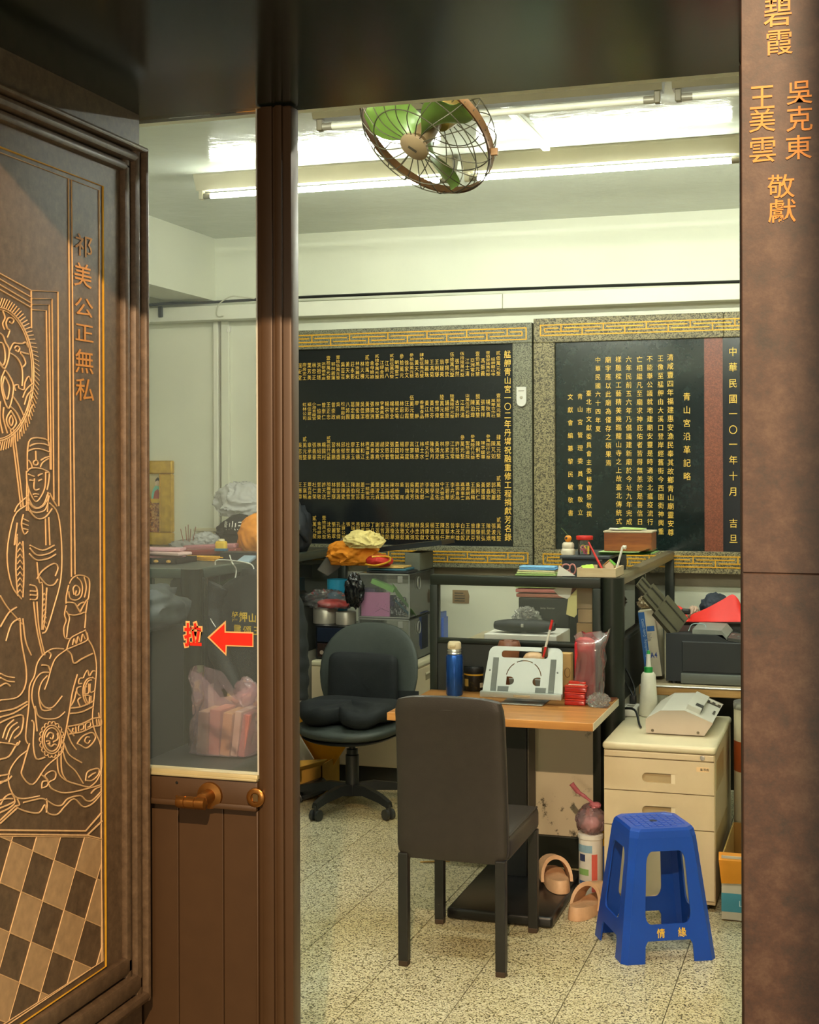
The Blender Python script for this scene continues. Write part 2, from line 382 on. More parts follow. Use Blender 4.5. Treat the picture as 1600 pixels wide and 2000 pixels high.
obj('wire', B().tube([(pc.x - 0.003, YB - 0.012, 0.02), (pc.x - 0.003, YB - 0.012, zt)], 0.006), mat('#8f8a76', 0.6), cd)
ltw = spline([PY(*p, YB - 0.13) for p in ((497, 583), (470, 580), (452, 579), (436, 587), (426, 597), (423, 612), (427, 618), (436, 617))], 5)
obj('wire', B().tube(ltw, 0.004), mat('#c9c5ad', 0.5), smooth=60, label='thin beige wire looped over trunking at upper left', cat='cable')
wm = PY(313, 609, YB - 0.13)
obj('cable_clip', B().rbox(wm.x - 0.014, wm.x + 0.014, YB - 0.135, YB - 0.118, wm.z - 0.035, wm.z + 0.035, 0.004), BLKPL, label='black taped clip on trunking at upper left', cat='clip')
pw = PY(449, 643, YB)
obj('wall_hook', B().rbox(pw.x - 0.012, pw.x + 0.012, YB - 0.02, YB, pw.z - 0.02, pw.z + 0.02, 0.006).tube(spline([(pw.x, YB - 0.015, pw.z - 0.01), (pw.x, YB - 0.035, pw.z - 0.02), (pw.x, YB - 0.04, pw.z - 0.002)], 4), 0.004), WHITEP, label='small white adhesive hook high on back wall', cat='hook')
# grey skirting strip under the tablets
s0 = PY(1000, 1112, YB).z; s1 = PY(1000, 1136, YB).z
obj('trim_3', B().box(-2.7, XR, YB - 0.012, YB, s1, s0), mat('#8b7f68', 0.5), kind='structure', label='grey stone strip under the inscribed tablets', cat='trim')

# ================================================================== STONE TABLETS
YT = YB - 0.05
def zy(y, x): return PY(x, y, YT).z
def xx(x, y=870): return PY(x, y, YT).x
GOLDT = mat('#f2c452', 0.5, 0.0, 0.10, 40, name='gilt_letters')
FRETM = mat('#e2a620', 0.45, 0.1, 0.10, 30, name='gilt_fret')
def fret(b, x0, x1, z0, z1, t, y, P, ph, L=True, R=True):
    """gilt key-fret: a border with T-shaped bars hanging and standing in turn"""
    bar = lambda a, c, d, e: b.box(min(a, c), max(a, c), y - 0.002, y + 0.002, min(d, e), max(d, e))
    h = z1 - z0; lo = z0 + h * 0.34; hi = z0 + h * 0.68; t2 = t / 2
    bar(x0, x1, z0 - t2, z0 + t2); bar(x0, x1, z1 - t2, z1 + t2)
    if L: bar(x0 - t2, x0 + t2, z0 - t2, z1 + t2)
    if R: bar(x1 - t2, x1 + t2, z0 - t2, z1 + t2)
    k = 0; xs = x0 + ph - 2 * P
    a0, a1 = (x0 + P * 0.10 if L else x0), (x1 - P * 0.10 if R else x1)
    while xs < x1 + P:
        top = k % 2 == 0; lv = lo if top else hi
        u0, u1 = max(xs - P * 0.43, a0), min(xs + P * 0.43, a1)
        if u1 - u0 > 0.02: bar(u0, u1, lv - t2, lv + t2)
        if a0 < xs < a1: bar(xs - t2, xs + t2, *((lv, z1) if top else (z0, lv)))
        xs += P / 2; k += 1
    if R: bar(a1 - t2, a1 + t2, lo, hi)
    if L: bar(a0 - t2, a0 + t2, lo, hi)
ft = lambda u, v: Vector((u, YT - 0.0245, v))
# ---- left tablet (donor roll)
lx0, lx1, lx2, lx3 = xx(520), xx(562), xx(1005), xx(1043)
zt0, zt1 = zy(632, 1020), zy(672, 990); zb0, zb1 = zy(1067, 990), zy(1110, 1020)
tl_ = thing('stone_tablet', 'black stone donor tablet with five rows of gilt names in grey granite frame', 'tablet', ((lx0 + lx3) / 2, YT, zb1))
obj('slab', B().box(lx1, lx2, YT - 0.022, YB, zb0, zt1), BLACKST, tl_)
def frame_piece(p, name, x0, x1, z0, z1, m): return obj(name, B().rbox(x0, x1, YT - 0.045, YB, z0, z1, 0.004), m, p)
ftop = frame_piece(tl_, 'frame_top', lx0, lx3, zt1, zt0, GREYST); frame_piece(tl_, 'frame_side', lx2, lx3, zb0, zt1, GREYST)
frame_piece(tl_, 'frame_side', lx0, lx1, zb0, zt1, GREYST); fbot = frame_piece(tl_, 'frame_bottom', lx0, lx3, zb1, zb0, GREYST)
tk = pxm(2.3, (lx2, YT, 2)); YF = YT - 0.046
b = B(); fret(b, lx0 + 0.08, xx(1032), zy(664, 1030), zy(642, 1030), tk, YF, 0.243, 0.0); obj('key_fret', b, FRETM, ftop, label='gilt key-fret border')
b = B(); fret(b, lx0 + 0.08, xx(1034), zy(1099, 1030), zy(1079, 1030), tk, YF, 0.243, 0.0); obj('key_fret', b, FRETM, fbot, label='gilt key-fret border')
ROWS = ['貳佰萬元整 艋舺龍山寺 壹佰壹拾萬元整 馮振義 壹佰萬元整 亞洲電台 江士清 伍拾陸萬元整 張凱然 伍拾萬元整 李錫欽 翁麗美 王明輝 王馮菊 陳麗珠 肆拾伍萬元整 黃天浩 參拾伍萬元整 徐家文 參拾萬元 朝瀚實業 貳拾伍萬元整 江新八 江繆金照 貳拾參萬元整 金母娘娘 貳拾萬元 林天棟 林徐麗紅 莊永彰 黃天來 吳芸芸 壹拾伍萬元整 郭林碧蓮 壹拾萬元整 洪懷德布店 洪祖燧 林忠正 葉芳美 廚房志工 瑞安堂',
        '壹拾萬元整 萬華合作社 楊秋貴 張育祥 捌萬元整 陳泊瑋 柒萬伍仟元整 江鳳滿 古百齡 陸萬陸仟元整 誦經團 陸萬元整 曾博偉 黃紅芬 黃江林 香里食品 廖靜 伍萬元整 汪彩霞 林蔚山 楊善喻 楊智全 楊宗原 李黃鳳英 林志憲 張鎮洲 黃錦樹 吳佳潔 陳俊雄 葛定寰 八將團 松林彫刻 吳綱 曾崇政 王正忠 曾崇仁 一協榮 小港青龍宮 福佳建設 虹林公司',
        '肆萬元整 陳芃如 參萬捌仟元整 陳李媛華 陳俐蓁 參萬陸仟元整 聖慈道院 參萬元整 許哲綸 江正常 廖素玉 林允博 黃滿足 陳秋月 成文石業 林土水 江碩彥 高寶珠 廖世霆 楊玲英 童國誠 張彩雪 梁恩碧 胡文守 謝榮堯 高素惠 廣澤尊王 林和江 王耀德 廖素玉 杜世源 邱郁惠 林金盛 習義鵬 貳萬伍仟元整 楊國村 林紹宗 張義豪 章承豪 貳萬元整 吳志剛',
        '貳萬元整 郭昭嚴 鄭鑫宏 黃書瑋 吳阿仁 王麗梅 進源網路 進源事業 進源書局 李卉妮 王碧華 中大營造 林昆佑 喻學孟 李斐一 許石郎 戴美珠 吳琴芳 翁梅貞 童尾 林蜂蜜 陳威宏 吳銘峰 黃玉霜 葉淑貞 黃康元 一統徵信 蕭王蔥 謝宛芸 陳伯堂 江清雪 黃陳愛 郭家源 林增輝 旭麗實業 許天送 郭貴敏 杜仁榮 豐吉資產 王襄輔 王憲章',
        '貳萬元整 張波唯 陳愛嬌 王凱弘 康肇賢 曾蘭芬 王顯武 白芷妮 李茂雄 曾木樹 呂蔡甜 陳宣任 王啓裕 楊尚憲 吳康文 吳詩獻 林圭宏 陳小鴻 紀文嵩 蔡雅茹 李汝淵 洪瓊華 王源助 李哲瑋 謝張興 丁月珠 邱國文 劉素瑛 易冠公司 天瑞公司 張進 上寶公司 孔繁傑 張麗翠 沈俊佑 壹拾萬元整 金母娘娘 貳萬元整 張文見']
RY = [(685, 698, 735), (768, 779, 816), (848, 860, 897), (928, 941, 977), (1009, 1021, 1057)]
xa, xb = xx(976), xx(589); dxc = (xa - xb) / 40
def chars(items, fn, off, m, parent):
    for i in items: obj('character', lettering([i], fn, off), m, parent)
def column(out, txt, x, ztop, zbot, wmax, hk=1.2):
    n = len(txt); ph = (ztop - zbot) / n
    if n == 2: out.append((txt[0], x, ztop - wmax * 0.55, wmax, wmax)); out.append((txt[1], x, zbot + wmax * 0.55, wmax, wmax)); return
    h = min(ph * 1.0, wmax * hk)
    for i, ch in enumerate(txt): out.append((ch, x, ztop - ph * (i + 0.5), wmax, h))
for r, (row, (ya, yn, yb)) in enumerate(zip(ROWS, RY)):
    it = []
    for k, nm in enumerate(row.split()):
        column(it, nm, xa - dxc * k, zy(ya if '元' in nm and '萬' in nm else yn, 976), zy(yb, 976), dxc * 0.97)
    obj('name_row', lettering([(c, x, z, w_ * 0.90, h_ * 0.92) for c, x, z, w_, h_ in it], ft, -0.005), GOLDT, tl_, kind='stuff')
it = []; column(it, '艋舺青山宮一〇二年丹墀祝融重修工程捐獻芳名錄', xx(994), zy(684, 994), zy(1057, 994), pxm(14.5, (xx(994), YT, 2)), 1.1)
column(it, '民國一〇六︵丁酉︶年梅月', xx(575), zy(692, 575), zy(975, 575), pxm(13, (xx(575), YT, 2)), 1.1)
chars(it, ft, 0.006, GOLDT, tl_)
# wall device on the granite
dv = PY(1020, 775, YF); dt = thing('door_chime', 'white oblong plastic door chime stuck on grey granite frame', 'chime', (dv.x, YF, dv.z - 0.06))
dw, dh = pxm(19, dv) / 2, pxm(38, dv) / 2
pl = [(dv.x - dw, dv.z + dh), (dv.x + dw, dv.z + dh)] + [(dv.x + dw * cos(a), dv.z - dh + dw + dw * sin(a)) for a in [-i * pi / 10 for i in range(11)]]
obj('case', B().plate([pl], lambda u, v, q: Vector((u, YF - q, v)), 0.022), WHITEP, dt, 30)
obj('button', B().lathe([(0.009, 0), (0.008, 0.004), (0.0, 0.005)], (dv.x, YF - 0.022, dv.z - 0.005), 14, (0, -1, 0)), mat('#a9a18a', 0.4), dt)
obj('slot', B().box(dv.x - dw * 0.6, dv.x + dw * 0.6, YF - 0.024, YF - 0.02, dv.z + dh * 0.55, dv.z + dh * 0.62), mat('#7d765f', 0.5), dt)
# ---- right tablet (temple history)
rx0, rx1, rx2, rx3, rx4 = xx(1046), xx(1087), xx(1377), xx(1413), xx(1560)
zr0, zr1, rb0, rb1 = zy(624, 1050), zy(670, 1087), zy(1072, 1087), zy(1113, 1050)
tr_ = thing('stone_tablet', 'dark green marble history tablet with gilt columns beside red granite strip', 'tablet', ((rx0 + rx4) / 2, YT, rb1))
obj('slab', B().box(rx1, rx2, YT - 0.022, YB, rb0, zr1), GREENST, tr_)
obj('red_strip', B().box(rx2, rx3, YT - 0.026, YB, rb0, zr1), REDST, tr_, label='red granite strip')
obj('slab', B().box(rx3, rx4, YT - 0.022, YB, rb0, zr1), BLACKST, tr_, label='black stone slab with date')
jxr = xx(1416)
rt = frame_piece(tr_, 'frame_top', rx0, jxr - 0.001, zr1, zr0, TANST); frame_piece(tr_, 'frame_top', jxr + 0.001, rx4, zr1, zr0, TANST)
frame_piece(tr_, 'frame_side', rx0, rx1, rb0, zr1, TANST); rbm = frame_piece(tr_, 'frame_bottom', rx0, rx4, rb1, rb0, TANST)
b = B(); fret(b, xx(1060), rx4 - 0.02, zy(657, 1060), zy(637, 1060), tk, YF, 0.243, 0.12, R=False); obj('key_fret', b, FRETM, rt, label='gilt key-fret border')
b = B(); fret(b, xx(1064), rx4 - 0.02, zy(1101, 1064), zy(1081, 1064), tk, YF, 0.243, 0.12, R=False); obj('key_fret', b, FRETM, rbm, label='gilt key-fret border')
COLS = [('青山宮沿革記略', 1343, 762, 943, 15), ('清咸豐四年福建惠安漁民奉其故鄉青山廟靈安尊', 1311, 690, 1048, 13), ('王像至艋舺由大溪口登岸經舊街今西園街神輿重', 1292, 692, 1046, 12), ('不能舉公議就地建廟安靈是時適淡北瘟疫流行一', 1271, 693, 1044, 12),
        ('亡相繼凡至廟求神庇佑者皆得無恙於是善信日', 1251, 694, 1027, 12), ('六年民前五六年乃倡議建新廟於今址九年完成', 1230, 694, 1027, 12), ('樣雕樑工藝精美幾臨龍山寺之上故臺北傳統式', 1210, 694, 1026, 12),
        ('廟宇應以此廟為僅存之碩果焉', 1190, 695, 912, 12), ('中華民國六十四年夏', 1170, 695, 846, 11), ('臺北市文獻委員會主委楊寶發敬撰', 1152, 760, 1012, 11), ('青山宮管理委員會敬立', 1135, 762, 1013, 11), ('文獻會編纂黎民敏敬書', 1116, 763, 1014, 11)]
it = []
for t, x, y0, y1, s in COLS: column(it, t, xx(x), zy(y0, x), zy(y1, x), pxm(s, (xx(x), YT, 2)), 1.1)
chars(it, ft, 0.0, GOLDT, tr_)
k = pxm(17, (xx(1432), YT, 2))
it = [(c, xx(1433), zy(600 + v / 2.807, 1433), k, k * 1.1) for c, v in zip('中華民國一〇一年十月吉旦', (245, 330, 418, 503, 585, 672, 752, 838, 925, 1010, 1183, 1268))]
chars(it, ft, 0.004, GOLDT, tr_)

# ================================================================== CARVED STONE PANEL (left side of the doorway)
J = lambda x, y, o=0.0: PX(x, y, XJ) + Vector((o, 0, 0))
obj('wall_doorway', B().box(XJ - 0.4, XJ, 1.78, YD - 0.012, 0, ZS), JAMB, kind='structure', label='dark polished stone wall at left of the doorway', cat='wall')
yi, yo = J(236, 1000).y, 2.775; zto, zti, zbi, zbo = J(285, 300).z, J(236, 334).z, J(236, 1872).z, J(288, 1938).z
cp = thing('carved_stone_panel', 'dark carved stone panel with gilt line figures and chequered floor', 'wall panel', (XJ, 2.3, zbo))
yl = 1.80   # far (street) edge of the panel
def mould(z0, z1, y0, y1, hgt): return B().rbox(XJ - 0.01, XJ + hgt, y0, y1, z0, z1, min(0.012, hgt * 0.6), 2)
wv = yo - yi
for a, c, hh in ((0.0, 0.22, 0.034), (0.24, 0.62, 0.024), (0.66, 1.0, 0.014)):
    obj('frame_moulding', mould(zbo, zto, yo - wv * c, yo - wv * a, hh), JAMB, cp, 40)
    dz = zto - zti; obj('frame_moulding', mould(zto - dz * c, zto - dz * a, yl, yo - wv * a, hh), JAMB, cp, 40)
    dz = zbi - zbo; obj('frame_moulding', mould(zbo + dz * a, zbo + dz * c, yl, yo - wv * a, hh), JAMB, cp, 40)
eb = B(); LR = 0.0017
def ln(pts, smooth=True, r=LR, bb=None):
    q = [J(x, y, 0.0006) for x, y in pts]; (bb or eb).tube(spline(q, 4) if smooth and len(q) > 2 else q, r, 5)
def sc(pts, ox, oy, k): return [(ox + x / k, oy + y / k) for x, y in pts]
A2 = lambda *p: sc(p, 0, 540, 4.347); Bq = lambda *p: sc(p, 0, 1080, 3.333); Cq = lambda *p: sc(p, 0, 900, 1.818)
gb = B()
ln([(-120, 242), (200, 364), (206, 1887), (-100, 2095)], False, 0.0026, gb); obj('gold_border', gb, GOLD, cp, label='gold border line')
for p in ([(-120, 252), (193, 372), (198, 1878), (-100, 2078)], [(133, 349), (139, 1127)], [(139, 351), (146, 1122)]): ln(p, False)
for p in (A2((-260, -165), (262, 120)), A2((-260, -125), (258, 175)), A2((-260, -80), (258, 225)), A2((-260, -35), (262, 265)), A2((262, 118), (265, 440)),
          A2((262, 120), (490, 130), (497, 1950)), A2((268, 190), (440, 190), (455, 1900)), A2((268, 240), (415, 240), (432, 1640)), A2((268, 283), (390, 290), (408, 1400))): ln(p, False)
E1 = lambda cx, cy, rx, ry, a0, a1, n=24: [(cx + rx * cos(a0 + (a1 - a0) * i / n), cy + ry * sin(a0 + (a1 - a0) * i / n)) for i in range(n + 1)]
ln(A2(*E1(-20, 830, 305, 565, -1.75, 1.75, 30))); ln(A2(*E1(-20, 830, 290, 548, -1.75, 1.6, 30)), r=0.0012)
for i in range(56):
    a = -1.72 + 3.4 * i / 55; c0 = (-20 + 308 * cos(a), 830 + 570 * sin(a)); c1 = (-20 + 352 * cos(a + 0.07), 830 + 650 * sin(a + 0.07)); ln(A2(c0, c1), False, 0.0012)
for p in (((40, 795), (75, 840), (112, 930), (95, 1060), (65, 1120), (20, 1000), (8, 880), (40, 795)), ((35, 850), (60, 890), (78, 950), (62, 1040), (40, 1020), (20, 930), (35, 850)),
          ((-30, 470), (20, 500), (45, 560), (75, 620), (70, 700), (40, 780), (10, 760), (-30, 700)), ((-20, 560), (20, 570), (40, 640), (40, 720), (20, 755), (-10, 720)),
          ((90, 1140), (125, 1200), (135, 1250), (95, 1300), (60, 1255), (55, 1200), (90, 1140)), ((92, 1180), (108, 1225), (92, 1270), (75, 1225), (92, 1180)),
          ((100, 1010), (150, 1080), (190, 1160), (220, 1240)), ((80, 1100), (140, 1160), (180, 1260), (170, 1320)), ((30, 1110), (25, 1200), (60, 1330)), ((0, 1060), (-5, 1200), (20, 1330)),
          ((80, 650), (140, 690), (180, 760), (190, 850), (185, 930)), ((60, 520), (80, 460), (60, 440), (50, 390), (75, 350), (115, 370), (100, 400), (78, 385)), ((20, 290), (40, 350), (20, 400), (35, 450)),
          ((80, 630), (110, 570), (150, 570), (190, 570), (215, 560), (240, 600)), ((120, 610), (140, 590), (165, 610), (150, 640), (130, 625)), ((170, 650), (200, 690), (215, 740), (190, 770)), ((240, 660), (200, 650), (170, 640)),
          ((130, 970), (120, 930), (150, 920), (160, 950), (200, 960), (210, 900), (240, 850), (265, 900)), ((190, 1030), (215, 970), (250, 930), (280, 910)), ((205, 1090), (230, 1010), (270, 970)), ((225, 1140), (250, 1060), (280, 1020)), ((240, 1190), (260, 1120), (280, 1090)),
          ((85, 1300), (110, 1430), (175, 1960)), ((108, 1290), (130, 1420), (195, 1960)), ((240, 1410), (262, 1380), (320, 1370), (400, 1390), (415, 1440)), ((250, 1440), (300, 1420), (370, 1422), (410, 1440)), ((232, 1485), (280, 1465), (340, 1465), (415, 1490)),
          ((242, 1400), (230, 1490), (230, 1640)), ((405, 1390), (420, 1470), (425, 1640)), ((225, 1660), (260, 1628), (340, 1630), (410, 1660)), ((300, 1480), (303, 1560)), ((340, 1620), (360, 1580), (410, 1545)), ((345, 1560), (380, 1540), (412, 1530)),
          ((240, 1560), (262, 1590), (270, 1620)), ((222, 1650), (225, 1740), (250, 1830), (300, 1912), (350, 1860), (380, 1780), (385, 1660)), ((238, 1678), (262, 1690), (287, 1697)), ((320, 1692), (340, 1680), (357, 1675)), ((250, 1728), (285, 1735)), ((325, 1735), (352, 1722)),
          ((290, 1715), (285, 1790), (300, 1815), (330, 1805)), ((278, 1850), (300, 1846), (325, 1850)), ((292, 1868), (312, 1868)), ((385, 1665), (415, 1668), (412, 1740), (398, 1812)), ((230, 1860), (270, 1940), (320, 1965), (370, 1930), (400, 1850)), ((215, 1880), (255, 1985), (320, 2005), (385, 1975), (415, 1860)),
          ((225, 1740), (222, 1990)), ((240, 1800), (236, 1990)), ((405, 1830), (400, 2000)), ((215, 1880), (150, 1940), (120, 2000)), ((420, 1840), (450, 1900), (480, 1950))): ln(A2(*p))
ln(A2(*E1(300, 1582, 20, 20, 0, 6.28, 10)))
for p in (((90, 160), (48, 200), (24, 330), (40, 440), (75, 490)), ((175, 150), (205, 190), (218, 300), (215, 420), (190, 520), (165, 600), (150, 612)), ((95, 140), (120, 168), (150, 162), (172, 130)), ((104, 178), (130, 205), (160, 200), (184, 170)),
          ((105, 310), (130, 335), (170, 330), (196, 315)), ((103, 330), (128, 352), (168, 348), (197, 332)), ((105, 300), (150, 318), (192, 300)), ((82, 190), (75, 225), (85, 260), (98, 250)), ((78, 205), (100, 215)), ((76, 222), (99, 230)), ((78, 240), (98, 245)),
          ((60, 270), (55, 380), (62, 480)), ((80, 285), (84, 390), (80, 485)), ((105, 440), (128, 450), (130, 490), (106, 492)), ((106, 462), (130, 464)), ((106, 476), (130, 478)), ((130, 420), (150, 390), (190, 365), (205, 380), (195, 410)), ((140, 412), (165, 440), (190, 440), (204, 420)),
          ((130, 360), (138, 430), (150, 445), (148, 600)), ((165, 450), (160, 540), (152, 600)), ((80, 560), (90, 640), (110, 690)), ((118, 500), (130, 600), (150, 690)), ((130, 500), (138, 600), (158, 690)), ((60, 220), (50, 300), (60, 260)), ((172, 200), (176, 300)), ((160, 205), (162, 300)),
          ((0, 480), (25, 520), (60, 560), (78, 580)), ((0, 590), (30, 540), (58, 520)), ((20, 640), (40, 580), (70, 560)), ((70, 560), (75, 640), (92, 740), (88, 800), (60, 840), (0, 850)), ((0, 755), (20, 765), (50, 770)), ((0, 770), (25, 782), (50, 785)), ((0, 800), (20, 790), (35, 800)),
          ((0, 890), (50, 880), (96, 855)), ((0, 910), (50, 895), (96, 865)), ((0, 930), (40, 912), (80, 905), (75, 960), (50, 985)), ((20, 990), (35, 950), (60, 930)), ((30, 1000), (45, 965), (66, 945)), ((8, 985), (22, 945), (48, 920)), ((0, 1000), (40, 1005), (60, 1010), (70, 995)), ((0, 1060), (30, 1050), (50, 1020), (62, 1000)), ((0, 1140), (25, 1135), (40, 1120))): ln(Cq(*p))
for i in range(9):
    y = 290 + i * 21; ln(Cq((60, y + 14), (70, y), (80, y + 14)), False, 0.0012)
for i in range(7):
    y = 470 + i * 19; ln(Cq((150, y + 12), (156, y), (163, y + 12)), False, 0.0012)
for p in (((450, 200), (470, 165), (512, 145), (568, 160), (582, 200), (575, 290), (562, 308)), ((545, 155), (560, 220), (548, 290)), ((445, 250), (455, 295), (490, 308), (525, 285), (535, 230), (525, 185), (500, 160)), ((480, 270), (475, 230), (495, 212), (518, 235), (510, 270), (490, 275), (495, 245)),
          ((445, 210), (430, 280), (428, 330)), ((428, 322), (480, 326), (505, 360), (520, 385)), ((520, 385), (540, 345), (560, 310)), ((500, 350), (520, 330), (545, 320)), ((520, 398), (555, 392), (550, 490)), ((568, 310), (556, 392)), ((430, 340), (418, 400), (428, 440), (413, 490), (420, 550), (450, 560)), ((430, 380), (450, 420), (440, 480), (432, 550)), ((450, 400), (480, 405), (518, 398)),
          ((552, 500), (568, 545), (560, 572), (500, 600), (432, 628)), ((552, 505), (500, 530), (455, 560), (432, 628)), ((565, 520), (572, 560)), ((470, 600), (480, 560), (495, 590), (505, 545), (525, 580), (535, 530), (552, 560)), ((570, 560), (600, 610), (620, 680), (626, 770), (612, 930), (600, 1080), (620, 1170), (652, 1250), (660, 1390), (630, 1480), (582, 1525)),
          ((430, 630), (365, 680), (335, 740), (310, 830), (288, 890)), ((412, 625), (340, 625), (280, 662), (240, 720), (222, 800), (190, 870), (185, 1000), (165, 1190), (178, 1240)), ((320, 690), (330, 660), (310, 640)), ((325, 770), (310, 735), (270, 730)), ((315, 778), (262, 785), (218, 850), (206, 950), (240, 1050), (290, 1080), (370, 1075), (420, 1035)), ((305, 800), (265, 850), (250, 930), (285, 1000), (340, 1005), (402, 932)),
          ((250, 930), (270, 1020), (330, 1022)), ((430, 630), (462, 660), (480, 718), (530, 690), (602, 655)), ((502, 790), (470, 905), (448, 1040), (420, 1190), (402, 1240)), ((205, 1090), (220, 1120), (215, 1250), (235, 1340), (290, 1330)), ((240, 1050), (225, 1000), (240, 1160)), ((190, 1240), (150, 1380), (140, 1445), (210, 1508), (300, 1390), (400, 1300), (412, 1230)), ((170, 1290), (110, 1340), (60, 1420), (55, 1500), (90, 1580), (150, 1600), (255, 1582)),
          ((110, 1600), (125, 1640), (100, 1650), (160, 1680), (250, 1692), (290, 1640), (310, 1692), (370, 1702), (420, 1650), (480, 1600), (540, 1652), (600, 1632), (655, 1570)), ((150, 1625), (210, 1610), (280, 1600), (350, 1640), (400, 1642), (440, 1600), (520, 1580), (560, 1612), (600, 1610), (655, 1555)), ((260, 1440), (300, 1470), (330, 1530), (400, 1560), (480, 1555), (580, 1530), (655, 1510)), ((300, 1690), (305, 1640), (300, 1600)),
          ((370, 1330), (380, 1430), (430, 1482), (520, 1512), (582, 1527)), ((402, 1270), (430, 1360), (490, 1420), (540, 1500)), ((430, 1150), (460, 1230), (495, 1280)), ((415, 1240), (450, 1315), (530, 1365)), ((395, 1300), (400, 1420), (430, 1480)), ((440, 1140), (480, 1190)), ((590, 1565), (620, 1535), (655, 1520)),
          ((460, 1010), (530, 1000), (605, 965)), ((455, 1045), (530, 1035), (605, 1000)), ((440, 1130), (530, 1112), (600, 1078)), ((452, 1178), (530, 1165), (600, 1132)), ((600, 1078), (650, 1075), (655, 1120), (608, 1128)), ((625, 1080), (630, 1120)), ((640, 1080), (645, 1120)), ((455, 1000), (480, 960), (495, 900)), ((640, 1040), (645, 1075)), ((490, 1130), (492, 1170), (470, 1160), (475, 1140)), ((510, 1160), (512, 1125), (540, 1118), (540, 1145), (525, 1150)), ((555, 1150), (556, 1112), (585, 1100), (585, 1128), (570, 1134)),
          ((500, 1240), (530, 1200), (560, 1180), (600, 1170), (620, 1200), (600, 1240), (560, 1270), (520, 1250), (500, 1240)), ((580, 1200), (560, 1200), (550, 1225), (570, 1240), (585, 1220)), ((555, 1480), (565, 1430), (600, 1410), (640, 1405), (640, 1440), (600, 1480), (555, 1480)), ((575, 1460), (600, 1440), (620, 1430)), ((270, 1530), (275, 1490), (310, 1480), (290, 1450), (330, 1420), (360, 1430), (355, 1470), (320, 1490), (300, 1520), (270, 1530)), ((0, 1640), (30, 1590), (75, 1570), (95, 1620), (60, 1660), (0, 1690)), ((0, 1610), (40, 1600), (80, 1600)), ((0, 1660), (50, 1640), (90, 1620)), ((0, 1760), (110, 1660)), ((0, 1740), (100, 1645)), ((0, 1450), (60, 1440)), ((0, 1500), (55, 1470))): ln(Bq(*p))
for a, c, rx, ry in ((335, 1215, 62, 92), (335, 1215, 50, 76)): ln(Bq(*E1(a, c, rx, ry, 0, 6.28, 22)))
for i in range(18):
    t = i * 2 * pi / 18; ln(Bq(*E1(335 + 70 * cos(t), 1215 + 104 * sin(t), 11, 15, t - 1.7, t + 1.7, 6)), r=0.0012)
for p in (((300, 1200), (320, 1170), (345, 1180), (340, 1210), (325, 1205)), ((345, 1230), (375, 1210), (370, 1175)), ((310, 1240), (330, 1260), (350, 1245), (365, 1250)), ((300, 1225), (320, 1225), (320, 1250))): ln(Bq(*p))
ln(Bq(*E1(588, 905, 50, 92, 2.0, 4.9, 14))); ln(Bq(*E1(588, 905, 38, 78, 1.9, 4.9, 14)))
for p in (((575, 850), (575, 910), (545, 915), (550, 870), (562, 872)), ((585, 850), (585, 905), (612, 900)), ((545, 930), (580, 930), (578, 985)), ((590, 930), (590, 970), (606, 965)), ((540, 815), (555, 780), (570, 765), (580, 800), (600, 770), (618, 770)), ((530, 850), (510, 850), (515, 820), (535, 815)), ((520, 930), (500, 910), (500, 880), (525, 870)), ((520, 1000), (505, 960), (525, 940)), ((600, 810), (615, 820))): ln(Bq(*p))
for p in (Bq((-200, 1803), (555, 1810), (660, 1690)), Bq((-200, 1830), (565, 1838), (663, 1745)), Bq((565, 1838), (660, 1862))): ln(p, False, 0.002)
# chequered floor
O = Vector((115, 1385)); va = Vector((76, 33)); vb = Vector((-41, 145)); tbm = B()
def clip(poly, n, d):
    out = []
    for i in range(len(poly)):
        p, q = poly[i], poly[(i + 1) % len(poly)]; a, c = p.dot(n) - d, q.dot(n) - d
        if a <= 0: out.append(p)
        if a * c < 0: out.append(p + (q - p) * (a / (a - c)))
    return out
hp = []
def half(p, q, inside):
    p, q = Vector(p), Vector(q); n = Vector((q.y - p.y, p.x - q.x)); d = n.dot(p)
    if Vector(inside).dot(n) > d: n, d = -n, -d
    hp.append((n, d))
half((357, 1300), (365, 1780), (100, 1500)); half((-200, 1332), (308, 1336), (100, 1500)); half((365, 1776), (0, 2008), (100, 1500)); half((308, 1336), (362, 1349), (100, 1500)); half((-150, 1300), (-150, 2000), (0, 1500))
for i in range(-9, 8):
    for j in range(-3, 7):
        q = [O + va * (i + a) + vb * (j + c) for a, c in ((0, 0), (1, 0), (1, 1), (0, 1))]
        for n, d in hp:
            if q: q = clip(q, n, d)
        if len(q) < 3: continue
        px = [(p.x / 1.818, 900 + p.y / 1.818) for p in q]
        if (i + j) % 2: tbm.prism([J(x, y, -0.001) for x, y in px], (0.002, 0, 0))
        for a in range(len(px)): 
            ln([px[a], px[(a + 1) % len(px)]], False, 0.0012)
obj('chequer_tiles', tbm, JTILE, cp, label='pale chequer tiles of the carved floor')
obj('engraving', eb, JLINE, cp, 60, label='gilt engraved figures, fan and throne')
def wl(ch, x, y, hpx, wpx):
    p = J(x, y); q = J(x + 10, y); sy = (q - p).length / 10; return (ch, p.y, p.z, wpx * sy, hpx * pxm(1, p))
it = [wl('祁', 163, 480, 46, 36), wl('美', 161, 538, 50, 36), wl('公', 163, 600, 40, 38), wl('正', 164, 650, 40, 38), wl('無', 164, 706, 50, 38), wl('私', 165, 761, 48, 38)]
chars(it, lambda u, v: Vector((XJ + 0.0015, u, v)), 0.006, mat('#d08a35', 0.55, 0.1, 0.1, 40), cp)

